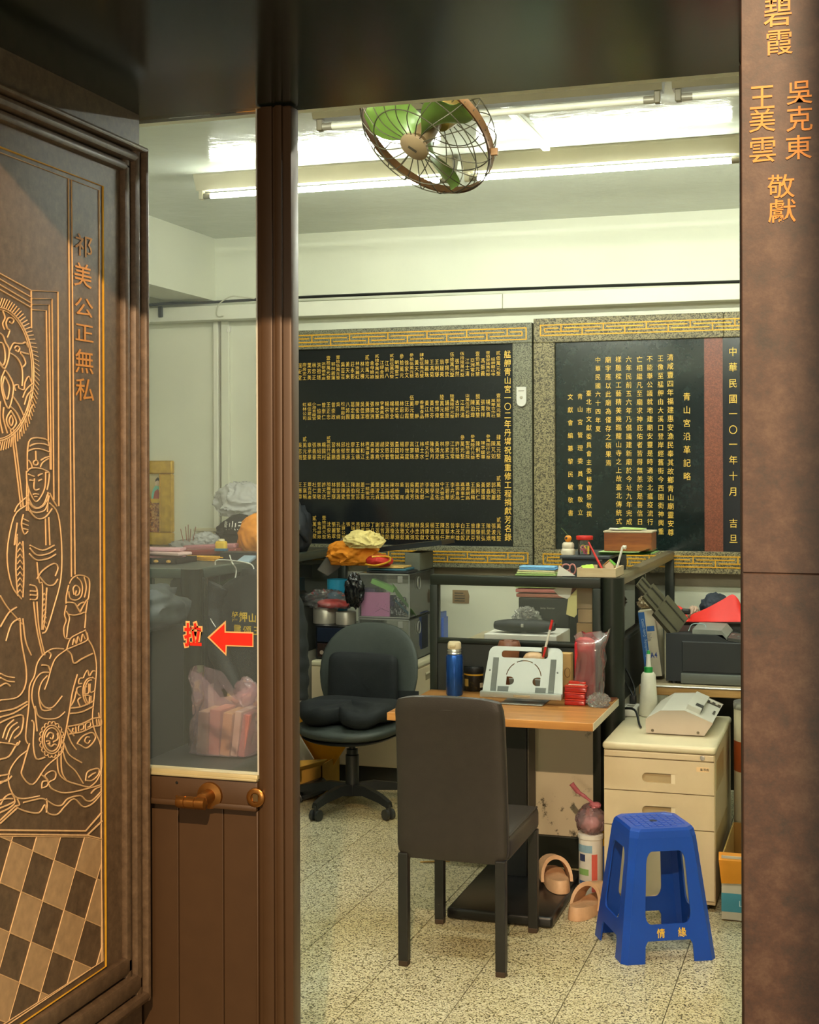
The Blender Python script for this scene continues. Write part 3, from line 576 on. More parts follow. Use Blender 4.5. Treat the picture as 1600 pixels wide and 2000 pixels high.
# ================================================================== GLASS DOOR
dt0 = thing('door_1', 'brown metal-framed glass door leaf with red pull sticker', 'door', (-1.3, YD, 0), kind='structure')
D = lambda x, y, o=0: PY(x, y, YD) + Vector((0, -o, 0))
dxl = XJ - 0.12; dxs0, dxs1, dxe = D(503, 1000).x, D(560, 1000).x, D(571, 1000).x
zg = D(400, 1508).z; zr = D(400, 1576).z
obj('stile', B().rbox(dxs0, dxe, YD, YD + 0.045, 0.01, ZS - 0.003, 0.006, 2).rbox(dxs0 + 0.012, dxs1 - 0.030, YD - 0.006, YD + 0.01, 0.01, ZS - 0.003, 0.003).rbox(dxs1 - 0.024, dxs1 - 0.006, YD - 0.009, YD + 0.01, 0.01, ZS - 0.003, 0.004), ALU, dt0, 40)
obj('stile', B().rbox(dxl - 0.07, dxl, YD, YD + 0.045, 0.01, ZS - 0.003, 0.006), ALU, dt0, 40)
obj('bottom_rail', B().rbox(dxl, dxs0, YD, YD + 0.045, 0.01, 0.12, 0.006), ALU, dt0, 40)
rl = obj('lock_rail', B().rbox(dxl, dxs0, YD - 0.004, YD + 0.045, zr, zg - 0.012, 0.006).rbox(dxl, dxs0, YD - 0.011, YD + 0.01, zr, zr + 0.014, 0.004), ALU, dt0, 40)
obj('glazing_bead', B().rbox(dxl, dxs0, YD - 0.004, YD + 0.03, zg - 0.014, zg + 0.002, 0.004).rbox(dxl, dxs0, YD - 0.010, YD + 0.01, zg - 0.012, zg - 0.006, 0.002), mat('#b9ad83', 0.4, 0.3), dt0, 40, label='pale metal glazing bead')
obj('glazing_seal', B().box(dxs0 - 0.0035, dxs0 - 0.0005, YD + 0.004, YD + 0.03, zg, ZS - 0.004), mat('#c9c6b8', 0.4), dt0, label='pale sealing strip')
obj('trim_4', B().rbox(PY(1446, 1000, YD).x, PY(1449, 1000, YD).x + 0.03, YD, YD + 0.05, 0, ZS - 0.002, 0.003), ALU, kind='structure', label='thin brown metal door jamb beside the granite pillar', cat='door jamb')
obj('glass_pane', B().box(dxl, dxs0 - 0.004, YD + 0.018, YD + 0.023, zg, ZS - 0.004), PANE, dt0)
px1 = D(432, 1700).x; px2 = D(344, 1700).x; px0 = D(500, 1700).x
for a, c in ((dxl, px2), (px2, px1), (px1, px0)):
    obj('door_panel', B().rbox(a + 0.0008, c - 0.0008, YD + 0.012, YD + 0.03, 0.12, zr, 0.002), ALU, dt0)
obj('door_panel_edge', B().rbox(px0, dxs0, YD - 0.002, YD + 0.03, 0.12, zr, 0.004), ALU, dt0, 40)
BRASS = mat('#9a6a34', 0.3, 0.85, 0.1, 40, name='worn_brass')
h0 = D(406, 1552)
hd = obj('handle', B().lathe([(0.030, 0), (0.029, 0.006), (0.016, 0.009), (0.013, 0.045), (0.0, 0.046)], (h0.x + 0.008, YD - 0.004, h0.z), 22, (0, -1, 0)), BRASS, dt0, 40, label='worn brass lever handle')
h1 = D(366, 1558).x; h2 = D(424, 1558).x; hz = D(400, 1558).z
obj('grip', B().lathe([(0.0, 0), (0.012, 0.001), (0.0135, 0.006), (0.0135, 0.02), (0.0115, 0.021), (0.0115, 0.023), (0.0135, 0.024), (0.0135, 0.045), (0.0115, 0.046), (0.0115, 0.048), (0.0135, 0.049), (0.0135, h2 - h1 - 0.004), (0.0, h2 - h1)], (h1, YD - 0.05, hz), 16, (1, 0, 0)), BRASS, hd, 40)
k0 = D(503, 1556)
kb = obj('keyhole_plate', B().lathe([(0.0215, 0), (0.021, 0.006), (0.016, 0.009), (0.0105, 0.0085), (0.010, 0.004), (0.0, 0.004)], (k0.x, YD - 0.006, k0.z), 20, (0, -1, 0)), BRASS, dt0, 40, label='round worn brass keyhole plate')
obj('key_slot', B().box(k0.x - 0.006, k0.x + 0.006, YD - 0.012, YD - 0.009, k0.z - 0.008, k0.z + 0.008), mat('#5c4a2c', 0.5, 0.4), kb)
for x, y in ((347, 1528), (347, 1555)):
    p = D(x, y); obj('screw', B().lathe([(0.0035, 0), (0.002, 0.002), (0, 0.002)], (p.x, YD - 0.004, p.z), 10, (0, -1, 0)), BLKPL if y < 1540 else BRASS, dt0)
# sticker
YS = YD + 0.0175
ap = [(405, 1245), (441, 1212), (441, 1233), (495, 1235), (495, 1264), (443, 1262), (442, 1281)]
ctr = Vector((450, 1247))
ar = B().prism([PY(x, y, YS) for x, y in ap], (0, 0.0006, 0)); 
st = obj('arrow_sticker', ar, mat('#e8b070', 0.5), dt0, label='red arrow sticker with cream edge')
ip = [(409.5, 1245.3), (438.5, 1218.5), (438.5, 1235.6), (493, 1237.5), (493, 1261.6), (440.5, 1259.6), (440, 1275.5)]
obj('arrow_face', B().prism([PY(x, y, YS - 0.0006) for x, y in ip], (0, 0.0005, 0)), mat('#dd2a18', 0.4), st)
pc_ = PY(377, 1240, YS); kk = pxm(1, pc_)
cs = lettering([('拉', pc_.x, pc_.z, 40 * kk, 50 * kk)], lambda u, v: Vector((u, YS, v)), 0.075)
so = obj('character_sticker', cs, mat('#e8b070', 0.5), dt0, label='red pull character with cream outline')
obj('character_face', lettering([('拉', pc_.x, pc_.z, 38 * kk, 47 * kk)], lambda u, v: Vector((u, YS - 0.001, v)), 0.03), mat('#dd2a18', 0.4), so)
for n in TILE.node_tree.nodes:
    if n.type == 'TEX_COORD': n.object = fl
# ================================================================== CEILING FIXTURES
TUBE = emit('lit_fluorescent_tube', (0.93, 1.0, 0.88, 1), TUBE_STRENGTH)
TOFF = mat('#dcd9c4', 0.25, 0, 0.02, name='unlit_tube')
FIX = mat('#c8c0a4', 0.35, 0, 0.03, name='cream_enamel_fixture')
FIX_SHADE = mat('#5f563c', 0.4, 0, 0.05, name='shaded_enamel_fixture')  # backlit shade put into the enamel colour of the unlit housings
TUBF = emit('front_fill_tube', (0.95, 1.0, 0.90, 1), FRONT_FILL)  # tubes of the added fill row over the doorway
def fixture(x0, x1, y, lit, label, group):
    fx = FIX if lit else FIX_SHADE
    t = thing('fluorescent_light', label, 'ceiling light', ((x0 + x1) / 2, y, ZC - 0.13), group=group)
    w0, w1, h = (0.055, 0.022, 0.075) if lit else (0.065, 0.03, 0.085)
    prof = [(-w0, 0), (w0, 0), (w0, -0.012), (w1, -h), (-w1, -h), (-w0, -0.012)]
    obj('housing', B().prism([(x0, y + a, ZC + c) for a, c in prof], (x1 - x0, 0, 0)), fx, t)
    zt_ = ZC - h - 0.026
    for s, x in ((1, x0 + 0.02), (-1, x1 - 0.02)):
        obj('lamp_holder', B().rbox(x - 0.012, x + 0.012, y - 0.014, y + 0.014, zt_ - 0.016, ZC - h + 0.004, 0.004), fx, t)
        obj('tube_cap', B().cyl((x + s * 0.012, y, zt_), (x + s * 0.05, y, zt_), 0.0145, n=14), mat('#8f8876', 0.4, 0.3), t, 40)
    obj('tube', B().cyl((x0 + 0.07, y, zt_), (x1 - 0.07, y, zt_), 0.013, n=14), (TUBF if y < 4 else TUBE) if lit else TOFF, t, 40, label='glowing white tube' if lit else 'unlit white tube')
    return t
YL = 6.22; YO = 5.06
fixture(-3.08, -1.765, YL, True, 'lit fluorescent batten, left half of the glowing row behind the fan', 'lit battens')
fixture(-1.725, -0.44, YL, True, 'lit fluorescent batten, right half of the glowing row beside pillar', 'lit battens')
fixture(-2.00, -0.655, YO, False, 'unlit fluorescent batten, long one just beyond the green fan', 'unlit battens')
fixture(-0.62, 0.70, YO, False, 'unlit fluorescent batten, cut off by the door pillar at right', 'unlit battens')
fixture(-0.40, 0.88, YL, True, 'lit fluorescent batten hidden behind the door pillar', 'lit battens')
fixture(-2.60, -1.30, 3.6, True, 'added unseen fluorescent fill batten above the doorway, left of two', 'added fill battens over doorway')  # fill row added out of view to brighten the foreground
fixture(-1.25, 0.05, 3.6, True, 'added unseen fluorescent fill batten above the doorway, right of two', 'added fill battens over doorway')
c0, c1 = PZ(1012, 238, ZC), PZ(1079, 297, ZC)
obj('ceiling_conduit', B().rbox(c1.x - 0.016, c1.x + 0.016, YO + 0.09, YL - 0.09, ZC - 0.022, ZC, 0.004), TRUNK, label='white conduit across ceiling between the two rows of lights', cat='conduit')
pd = PZ(925, 158, ZC)
obj('ceiling_cover', B().lathe([(0.0, -0.02), (0.06, -0.018), (0.085, 0.0)], (-1.18, 4.72, ZC), 24), FIX, smooth=50, label='round cream cover plate on ceiling above fan', cat='cover plate')

# ---- caged ceiling fan
YFAN = 4.3
fc = PY(832, 258, YFAN)
nrm = (R2 * -0.50 + U2 * -0.74 - Fv * 0.45).normalized()
fu = (R2 * 0.83 - U2 * 0.55); fu = (fu - nrm * fu.dot(nrm)).normalized(); fv_ = nrm.cross(fu)
fan = thing('caged_fan', 'old green-bladed caged fan hanging from the ceiling', 'fan', (fc.x, fc.y, fc.z))
FR = pxm(145, fc)
def fp3(r, a, h): return fc + (fu * cos(a) + fv_ * sin(a)) * r + nrm * h
RUST = mat('#6a4a2a', 0.5, 0.5, 0.2, 30, name='rusty_wire'); WIRE = mat('#4a4434', 0.45, 0.6, 0.1, name='fan_wire')
BLG = mat('#566f2a', 0.3, 0.1, 0.18, 8, name='green_fan_blade')
ring = B()
def hoop(r, h, wr): return [fp3(r, 2 * pi * i / 48, h) for i in range(48)]
band = B().grid(lambda u, v: fp3(FR + (0.003 if abs(v - 0.5) > 0.4 else 0.0), 2 * pi * u, -0.014 + 0.028 * v), 64, 3, True)
bi = B().grid(lambda u, v: fp3(FR - 0.004, 2 * pi * u, -0.014 + 0.028 * v), 64, 2, True)
band.add(bi.v, bi.f); obj('rim_band', band, RUST, fan, 60, label='brown rim band')
wires = B(); CR = pxm(30, fc)
HH = 0.075
for i in range(20):
    a = 2 * pi * i / 20
    wires.tube(spline([fp3(CR, a + 0.22, HH), fp3(FR * 0.55, a + 0.16, HH + 0.006), fp3(FR * 0.9, a + 0.04, HH * 0.62), fp3(FR * 1.005, a, 0.0)], 5), 0.0018, 5)
for r, h in ((0.62, HH + 0.004), (0.88, HH * 0.66)): wires.tube(hoop(FR * r, h, 0), 0.002, 5, True)
obj('front_cage', wires, WIRE, fan, 60)
wires = B()
for i in range(20):
    a = 2 * pi * (i + 0.5) / 20
    wires.tube(spline([fp3(CR * 1.3, a - 0.1, -0.11), fp3(FR * 0.55, a - 0.06, -0.11), fp3(FR * 0.92, a, -0.07), fp3(FR * 1.005, a, 0.0)], 5), 0.0018, 5)
for r, h in ((0.6, -0.112), (0.9, -0.074)): wires.tube(hoop(FR * r, h, 0), 0.002, 5, True)
obj('rear_cage', wires, WIRE, fan, 60)
obj('hub_cap', B().lathe([(0, HH + 0.012), (CR * 0.8, HH + 0.011), (CR * 1.02, HH + 0.004), (CR * 1.02, HH - 0.006), (0, HH - 0.008)], fc, 28, nrm), mat('#8a7456', 0.45, 0.3, 0.1), fan, 40)
nb = lambda u, v: fp3(0, 0, HH + 0.0125) + (fu * u + fv_ * v)
obj('badge', B().add([nb(-0.016, -0.006), nb(0.016, -0.006), nb(0.016, 0.006), nb(-0.016, 0.006)], [(0, 1, 2, 3)]), mat('#3a3226', 0.5), fan)
obj('blade_hub', B().lathe([(0, 0.045), (CR * 0.55, 0.04), (CR * 0.7, 0.0), (CR * 0.6, -0.05), (0, -0.05)], fc, 20, nrm), mat('#6b5638', 0.4, 0.2), fan, 40)
ang = lambda dx, dy: math.atan2(*( (lambda q: (q.dot(fv_), q.dot(fu)))(PY(fc_px[0] + dx, fc_px[1] + dy, YFAN) - fc)))
fc_px = (832, 258)
ab = ang(-80, -40)
for a0 in (ab, ab + 2 * pi / 3, ab + 4 * pi / 3):
    def bl(u, v, a0=a0):
        s = v; wd = (0.28 + 0.95 * math.sin(pi * min(1, 0.10 + s * 0.78)) ** 0.8) * (1 if s < 0.86 else math.sqrt(max(0.0, 1 - ((s - 0.86) / 0.141) ** 2)) * 0.9 + 0.1)
        r = FR * (0.12 + 0.78 * s); t = (u - 0.5) * wd * (0.92 - 0.12 * s)
        return fp3(r, a0 + t, 0.055 * (u - 0.5) * 1.6 * (1 - 0.3 * s) + 0.012 * cos((u - 0.5) * pi))
    g1 = B().grid(bl, 9, 12); g2 = B().grid(lambda u, v: bl(u, v) - nrm * 0.002, 9, 12); g1.add(g2.v, g2.f); obj('blade', g1, BLG, fan, 60)
mb = fc - nrm * 0.12
obj('motor', B().lathe([(0, 0.06), (0.05, 0.055), (0.062, 0.02), (0.06, -0.06), (0.03, -0.085), (0, -0.09)], mb, 20, nrm), mat('#7a6226', 0.4, 0.2, 0.1), fan, 40)
yk = Vector((mb.x, mb.y, mb.z))
ar = B().tube(spline([yk + fu * 0.075, yk + fu * 0.078 + Vector((0, 0, 0.07)), yk + Vector((0, 0, 0.15)), yk - fu * 0.078 + Vector((0, 0, 0.07)), yk - fu * 0.075], 6), 0.011, 8)
ar.cyl(yk + Vector((0, 0, 0.14)), (yk.x, yk.y, ZC - 0.03), 0.014); obj('bracket', ar, mat('#3b2c1c', 0.45, 0.4), fan, 40)
obj('ceiling_mount', B().lathe([(0, -0.05), (0.05, -0.045), (0.07, -0.004), (0.07, 0)], (yk.x, yk.y, ZC), 20), FIX, fan, 40)
tg = fp3(FR + 0.012, ang(128, 15), 0); obj('latch', B().rbox(tg.x - 0.012, tg.x + 0.012, tg.y - 0.006, tg.y + 0.006, tg.z - 0.014, tg.z + 0.01, 0.003), RUST, fan)

# ================================================================== PARTITIONS
XP = -0.97; YPF = 5.88; ZP = 1.245; XPL = -1.79; XS = -2.94
GLZ0, PNL0, LOW0 = 0.965, 0.69, 0.135
DIRTY = None
def dirtm():
    m, nt, p, o = _new('scuffed_white_laminate'); co = _coord(nt)
    a = _ramp(nt, _noise(nt, co, 13, 8, 0.75), [(0.55, lin('#c9bda4')), (0.62, lin('#3a352a'))])
    g = _ramp(nt, _noise(nt, co, 3.2, 2), [(0.46, (0, 0, 0, 1)), (0.56, (1, 1, 1, 1))])
    mx = nt.nodes.new('ShaderNodeMix'); mx.data_type = 'RGBA'; nt.links.new(g, mx.inputs[0]); mx.inputs[6].default_value = lin('#cabfa6'); nt.links.new(a, mx.inputs[7])
    nt.links.new(mx.outputs[2], p.inputs['Base Color']); p.inputs['Roughness'].default_value = 0.45; return m
DIRTY = dirtm()
OFFWH = mat('#c8c3ae', 0.45, 0, 0.05, name='off_white_laminate')
TOPAL = mat('#4c5650', 0.35, 0.5, 0.05, name='grey_alu_capping'); TOPBR = mat('#8d8066', 0.35, 0.4, 0.05, name='bronze_alu_capping')
GLS = film('partition_glass', '#b9c2b4', 0.07, 0.03, 0.2)
def part_x(t, x0, x1, y, low, cap=PARTF, th=0.05, posts=True):
    """partition running along X with its front face at y"""
    obj('top_rail', B().rbox(x0, x1, y, y + th, ZP - 0.045, ZP, 0.006), cap, t, 40)
    obj('glass_pane', B().box(x0 + 0.03, x1 - 0.03, y + 0.022, y + 0.027, GLZ0, ZP - 0.045), GLS, t)
    PNL = 0.735 if low is DIRTY else PNL0
    obj('middle_panel', B().rbox(x0 + 0.03, x1 - 0.03, y + 0.006, y + th - 0.006, PNL, GLZ0 - 0.02, 0.002), PARTP, t)
    obj('middle_rail', B().rbox(x0, x1, y, y + th, GLZ0 - 0.02, GLZ0, 0.004), PARTF, t, 40)
    obj('lower_panel', B().rbox(x0 + 0.03, x1 - 0.03, y + 0.008, y + th - 0.008, LOW0, PNL, 0.002), low, t)
    obj('kick_plate', B().rbox(x0, x1, y, y + th, 0.004, LOW0, 0.004), PARTF, t)
    if posts:
        for x in (x0, x1 - 0.036): obj('post', B().rbox(x, x + 0.036, y - 0.002, y + th + 0.002, 0.004, ZP - 0.044, 0.004), PARTF, t, 40)
def part_y(t, x, y0, y1, low, cap, mid=None, th=0.05):
    obj('top_rail', B().rbox(x, x + th, y0, y1, ZP - 0.045, ZP, 0.006), cap, t, 40)
    obj('middle_rail', B().rbox(x, x + th, y0, y1, GLZ0 - 0.02, GLZ0, 0.004), PARTF, t, 40)
    ps = [y0, y1 - 0.036] + ([mid] if mid else []); ps.sort()
    for y in ps: obj('post', B().rbox(x - 0.002, x + th + 0.002, y, y + 0.036, 0.004, ZP - 0.044, 0.004), PARTF, t, 40)
    for a, c in zip(ps[:-1], ps[1:]):
        obj('glass_pane', B().box(x + 0.022, x + 0.027, a + 0.036, c, GLZ0, ZP - 0.045), GLS, t)
        obj('middle_panel', B().rbox(x + 0.006, x + th - 0.006, a + 0.036, c, PNL0, GLZ0 - 0.02, 0.002), PARTP, t)
        obj('lower_panel', B().rbox(x + 0.008, x + th - 0.008, a + 0.036, c, LOW0, PNL0, 0.002), low, t)
    obj('kick_plate', B().rbox(x, x + th, y0, y1, 0.004, LOW0, 0.004), PARTF, t)
t = thing('office_partition', 'dark glazed partition standing behind the wooden table', 'partition', (XPL, YPF, 0)); part_x(t, XPL, XP - 0.06, YPF, DIRTY)
obj('corner_post', B().cyl((XP - 0.02, YPF + 0.054, 0.004), (XP - 0.02, YPF + 0.054, ZP), 0.052, n=24), PARTF, t, 40, label='rounded corner post')
t = thing('office_partition', 'dark glazed partition running back beside the printer', 'partition', (XP, 6.9, 0)); part_y(t, XP - 0.045, YPF + 0.10, YB - 0.075, OFFWH, TOPBR, 6.72)
t = thing('office_partition', 'dark glazed side partition behind the hanging black jacket', 'partition', (XS, 6.9, 0)); part_y(t, XS - 0.025, YPF + 0.06, YB - 0.075, OFFWH, TOPAL, 6.95)
t = thing('office_partition', 'dark glazed front partition at far left, behind black jackets on chair', 'partition', (-3.4, YPF, 0)); part_x(t, -4.3, XS - 0.06, YPF, PARTP, TOPAL)
obj('corner_post', B().cyl((XS - 0.02, YPF + 0.02, 0.004), (XS - 0.02, YPF + 0.02, ZP), 0.05, n=24), PARTF, t, 40, label='rounded corner post')

# ================================================================== TABLE
OAK = woodm('oak_laminate', '#94602f', '#c08a4c', (2.2, 26, 26), 0.28)
tb_ = thing('pedestal_table', 'small wooden-topped pedestal table with black base', 'table', (-1.36, 5.56, 0))
TX0, TX1, TY0, TY1, TZ = -1.785, -0.955, 5.27, 5.875, 0.74
obj('tabletop', B().rbox(TX0, TX1, TY0, TY1, TZ - 0.032, TZ, 0.003), OAK, tb_)
obj('edge_band', B().box(TX1 - 0.0005, TX1 + 0.0015, TY0 + 0.003, TY1 - 0.003, TZ - 0.030, TZ - 0.002), mat('#d8cdb0', 0.4), tb_, label='pale right edge band')
obj('column', B().rbox(-1.385, -1.28, 5.56, 5.69, 0.04, TZ - 0.032, 0.006), mat('#161616', 0.45), tb_)
obj('column_cover', B().rbox(-1.279, -1.272, 5.565, 5.685, 0.045, TZ - 0.034, 0.002), mat('#4a463e', 0.5), tb_)
obj('base_plate', B().rbox(-1.485, -1.075, 5.085, 5.72, 0.002, 0.045, 0.012, 3), mat('#141414', 0.28, 0, 0.15, 12), tb_, 40)

# ================================================================== BLACK DINING CHAIR
ch = thing('dining_chair', 'black leather high-back dining chair in front of the wooden table', 'chair', (-1.315, 4.80, 0))
cx = -1.315; W2 = 0.193
def back(u, v):
    a = 2 * pi * u; z = 0.375 + 0.565 * v; e = 0.0 if 0.06 < v < 0.94 else 1
    k = 1 - 0.10 * max(0, (0.05 - v) / 0.05) - 0.05 * max(0, (v - 0.95) / 0.05)
    ww = (W2 + 0.004 - 0.006 * v) * k; dd = 0.026 * (1 - 0.25 * max(0, (v - 0.95) / 0.05) - 0.3 * max(0, (0.05 - v) / 0.05))
    cxs, sns = cos(a), sin(a); p = 0.22
    x = math.copysign(abs(cxs) ** p, cxs) * ww; y = math.copysign(abs(sns) ** 0.5, sns) * dd
    lean = -0.045 * v + 0.010 * sin(pi * v)
    if v > 0.9: z -= 0.02 * (abs(x) / W2) ** 4
    return Vector((cx + x, 4.585 + y + lean, z))
g = B().grid(back, 40, 26, True); n0 = 40
g.add([Vector((cx, 4.585, 0.372))] + [back(i / 40, 0) for i in range(40)], [(0, 1 + (i + 1) % 40, 1 + i) for i in range(40)])
g.add([Vector((cx, 4.542, 0.943))] + [back(i / 40, 1) for i in range(40)], [(0, 1 + i, 1 + (i + 1) % 40) for i in range(40)])
bo = obj('backrest', g, BLKLEA, ch, 60)
obj('stitching', B().tube([(cx - 0.17, 4.527, 0.895), (cx, 4.520, 0.897), (cx + 0.17, 4.527, 0.895)], 0.0012, 5), mat('#3a332c', 0.6), bo)
obj('seat', B().rbox(cx - W2 - 0.002, cx + W2 + 0.002, 4.60, 5.075, 0.375, 0.462, 0.022, 3), BLKLEA, ch, 60)
obj('seat_piping', B().tube([(cx + W2 - 0.006, 4.62, 0.458), (cx + W2 - 0.006, 5.06, 0.458)], 0.004, 6), BLKLEA, ch, 60)
LEGM = mat('#1d1c1a', 0.4, 0, 0.1)
for x, y, zt_ in ((-1.488, 4.575, 0.39), (-1.142, 4.570, 0.39), (-1.495, 5.035, 0.38), (-1.137, 5.04, 0.38)):
    l = obj('leg', B().rbox(x - 0.0175, x + 0.0175, y - 0.0175, y + 0.0175, 0.018, zt_, 0.003), LEGM, ch)
    obj('foot_cap', B().rbox(x - 0.017, x + 0.017, y - 0.017, y + 0.017, 0.0, 0.02, 0.003), mat('#3b2a1a', 0.6), l)

# ================================================================== BLUE STOOL
BLUE = mat('#0c3f9e', 0.36, 0, 0.06, 6, name='blue_plastic')
sx_, sy_, srz = -0.693, 5.02, radians(27)
stl = thing('plastic_stool', 'blue moulded plastic stool in front of the beige drawer unit', 'stool', (sx_, sy_, 0), srz)
SB, ST, SH = 0.172, 0.118, 0.452
def side(u, v, w, k):       # u -1..1 along the side, v 0..1 height, w outward thickness
    hw = SB + (ST - SB) * v; p = Vector((u * hw, -(hw) + w, v * SH)); return Matrix.Rotation(k * pi / 2, 4, 'Z') @ p
def rr(x0, x1, y0, y1, r, n=5):
    o = []
    for cx_, cy_, a in ((x1 - r[0], y1 - r[1], 0), (x0 + r[0], y1 - r[1], 1), (x0 + r[0], y0 + r[1], 2), (x1 - r[0], y0 + r[1], 3)):
        o += [(cx_ + r[0] * cos((a + i / n) * pi / 2), cy_ + r[1] * sin((a + i / n) * pi / 2)) for i in range(n + 1)]
    return o
ch_ = 0.18
outer = [(-1 + ch_ * 0.6, 0), (-0.52, 0), (-0.52, 0.13), (-0.47, 0.165), (0.47, 0.165), (0.52, 0.13), (0.52, 0), (1 - ch_ * 0.6, 0), (1 - ch_, 0.93), (-1 + ch_, 0.93)]
hole = rr(-0.54, 0.54, 0.285, 0.83, (0.16, 0.09))
for k in range(4):
    obj('leg_frame', B().plate([outer, hole], lambda u, v, w, k=k: side(u, v, w, k), 0.006), BLUE, stl, 30, local=True)
    # chamfered corner strip joining two sides
    c = []
    for v in [i / 8 for i in range(9)]:
        e = 1 - (ch_ * 0.6 + (ch_ * 0.4) * min(1, v / 0.93))
        vv = v * 0.93
        p1 = side(e, vv, 0, k); p2 = side(-e, vv, 0, k + 1); c.append((p1, p2))
    g = B().grid(lambda u, v: c[int(round(v * 8))][0].lerp(c[int(round(v * 8))][1], u), 2, 9)
    g2 = B().add([p * 1.0 - Vector((p.x, p.y, 0)).normalized() * 0.006 for p in g.v], g.f); g.add(g2.v, g2.f)
    obj('corner_rib', g, BLUE, stl, 30, local=True)
def oct_(h, c, z): return [Vector((a * h - (c * a if i == 0 else 0), b_ * h - (c * b_ if i == 1 else 0), z)) for a, b_, i in ((1, 1, 1), (1, 1, 0), (-1, 1, 0), (-1, 1, 1), (-1, -1, 1), (-1, -1, 0), (1, -1, 0), (1, -1, 1))]
L_ = [oct_(ST + (SB - ST) * 0.075, 0.024, SH * 0.925), oct_(ST - 0.001, 0.026, SH - 0.010), oct_(ST - 0.007, 0.028, SH - 0.001), oct_(ST - 0.022, 0.030, SH), oct_(ST - 0.026, 0.03, SH - 0.003)]
b = B()
for k in range(4): b.add(L_[k] + L_[k + 1], [(i, (i + 1) % 8, 8 + (i + 1) % 8, 8 + i) for i in range(8)])
b.add(L_[4], [tuple(range(8))]); b.add(L_[0], [tuple(range(8))])
seat = obj('seat', b, BLUE, stl, 25, local=True)
pm = None; N = 7; s_ = (ST - 0.030) * 2 / N
for i in range(N):
    for j in range(N):
        if (i in (0, N - 1) and j in (0, N - 1)) or (i == 3 and j == 3): continue
        if pm is None:
            po = obj('grip_pad', B().add([(-s_ * .44, -s_ * .44, 0), (s_ * .44, -s_ * .44, 0), (s_ * .44, s_ * .44, 0), (-s_ * .44, s_ * .44, 0), (-s_ * .36, -s_ * .36, .002), (s_ * .36, -s_ * .36, .002), (s_ * .36, s_ * .36, .002), (-s_ * .36, s_ * .36, .002)], [(0, 1, 5, 4), (1, 2, 6, 5), (2, 3, 7, 6), (3, 0, 4, 7), (4, 5, 6, 7)]), BLUE, seat, local=True); pm = po.data
        else: po = bpy.data.objects.new('grip_pad', pm); C.objects.link(po); po.parent = seat
        po.location = (-(ST - 0.030) + s_ * (i + .5), -(ST - 0.030) + s_ * (j + .5), SH - 0.003)
obj('finger_hole', B().lathe([(0.0, 0), (0.0125, 0.0), (0.0135, 0.001)], (0, 0, SH - 0.0025), 18), mat('#03102c', 0.6), seat, local=True, label='dark round finger hole')
def sfn(u, v): p = side(u, v, -0.001, 0); return p
for i_ in (('情', -0.18, 0.222, 0.19, 0.075), ('緣', 0.30, 0.222, 0.19, 0.075)): obj('character', lettering([i_], sfn, 0.01), mat('#e0b418', 0.5), stl, local=True)

# ================================================================== BEIGE DRAWER UNIT (right)
cbx0, cbx1, cby0, cby1, cbz = -0.945, -0.515, 5.44, 6.15, 0.64
cb_ = thing('drawer_unit', 'beige steel three-drawer unit behind the blue stool', 'drawer unit', ((cbx0 + cbx1) / 2, 5.8, 0))
obj('body', B().rbox(cbx0, cbx1, cby0 + 0.012, cby1, 0.03, cbz - 0.03, 0.004), BEIGE, cb_)
obj('top', B().rbox(cbx0 - 0.004, cbx1 + 0.004, cby0 - 0.004, cby1, cbz - 0.03, cbz, 0.012, 3), BEIGET, cb_, 40)
obj('lock_strip', B().rbox(cbx0 + 0.003, cbx1 - 0.003, cby0, cby0 + 0.014, cbz - 0.056, cbz - 0.032, 0.003), BEIGE, cb_)
lk = Vector((cbx1 - 0.047, cby0, cbz - 0.042)); obj('lock', B().lathe([(0.010, 0), (0.0095, 0.003), (0.006, 0.0035), (0.0055, 0.002), (0, 0.002)], lk, 16, (0, -1, 0)), STEEL, cb_, 40)
zs = [cbz - 0.059, cbz - 0.188, cbz - 0.325, 0.045]
for i in range(3):
    z1_, z0_ = zs[i], zs[i + 1] + 0.004
    mx_ = (cbx0 + cbx1) / 2; zc_ = z1_ - 0.072; hw_, hh_ = 0.064, 0.019
    lo = [(cbx0 + 0.003, z0_), (cbx1 - 0.003, z0_), (cbx1 - 0.003, z1_), (cbx0 + 0.003, z1_)]
    ho = [(mx_ + hw_, zc_ - hh_), (mx_ + hw_, zc_ + hh_)] + [(mx_ - hw_ + hh_ + hh_ * cos(a), zc_ + hh_ * sin(a)) for a in [pi / 2 + pi * q / 8 for q in range(9)]]
    d = obj('drawer', B().plate([lo, ho], lambda u, v, q: Vector((u, cby0 + q, v)), 0.014), BEIGE, cb_)
    obj('handle_recess', B().box(mx_ - hw_, mx_ + hw_, cby0 + 0.0105, cby0 + 0.0118, zc_ - hh_, zc_ + hh_), mat('#a08c66', 0.5), d)
    rim = [(mx_ + hw_ * 0.75, zc_ - hh_), (mx_ + hw_, zc_ - hh_), (mx_ + hw_, zc_ + hh_), (mx_ + hw_ * 0.75, zc_ + hh_)]
    obj('handle_lip', B().prism([(u, cby0 + 0.002, v) for u, v in rim], (0, 0.009, 0)), mat('#d6c8a8', 0.4), d)
    if i == 0:
        lf = lambda u, v: Vector((u, cby0 - 0.001, v))
        lb = obj('name_label', B().box(cbx1 - 0.070, cbx1 - 0.022, cby0 - 0.0006, cby0, z1_ - 0.037, z1_ - 0.019), mat('#d9b98a', 0.6), d, label='small printed paper label')
        obj('print_mark', lettering([('吳', cbx1 - 0.051, z1_ - 0.028, 0.011, 0.011), ('添', cbx1 - 0.039, z1_ - 0.028, 0.011, 0.011), ('成', cbx1 - 0.028, z1_ - 0.028, 0.011, 0.011)], lf, 0.02), BLKPL, d)
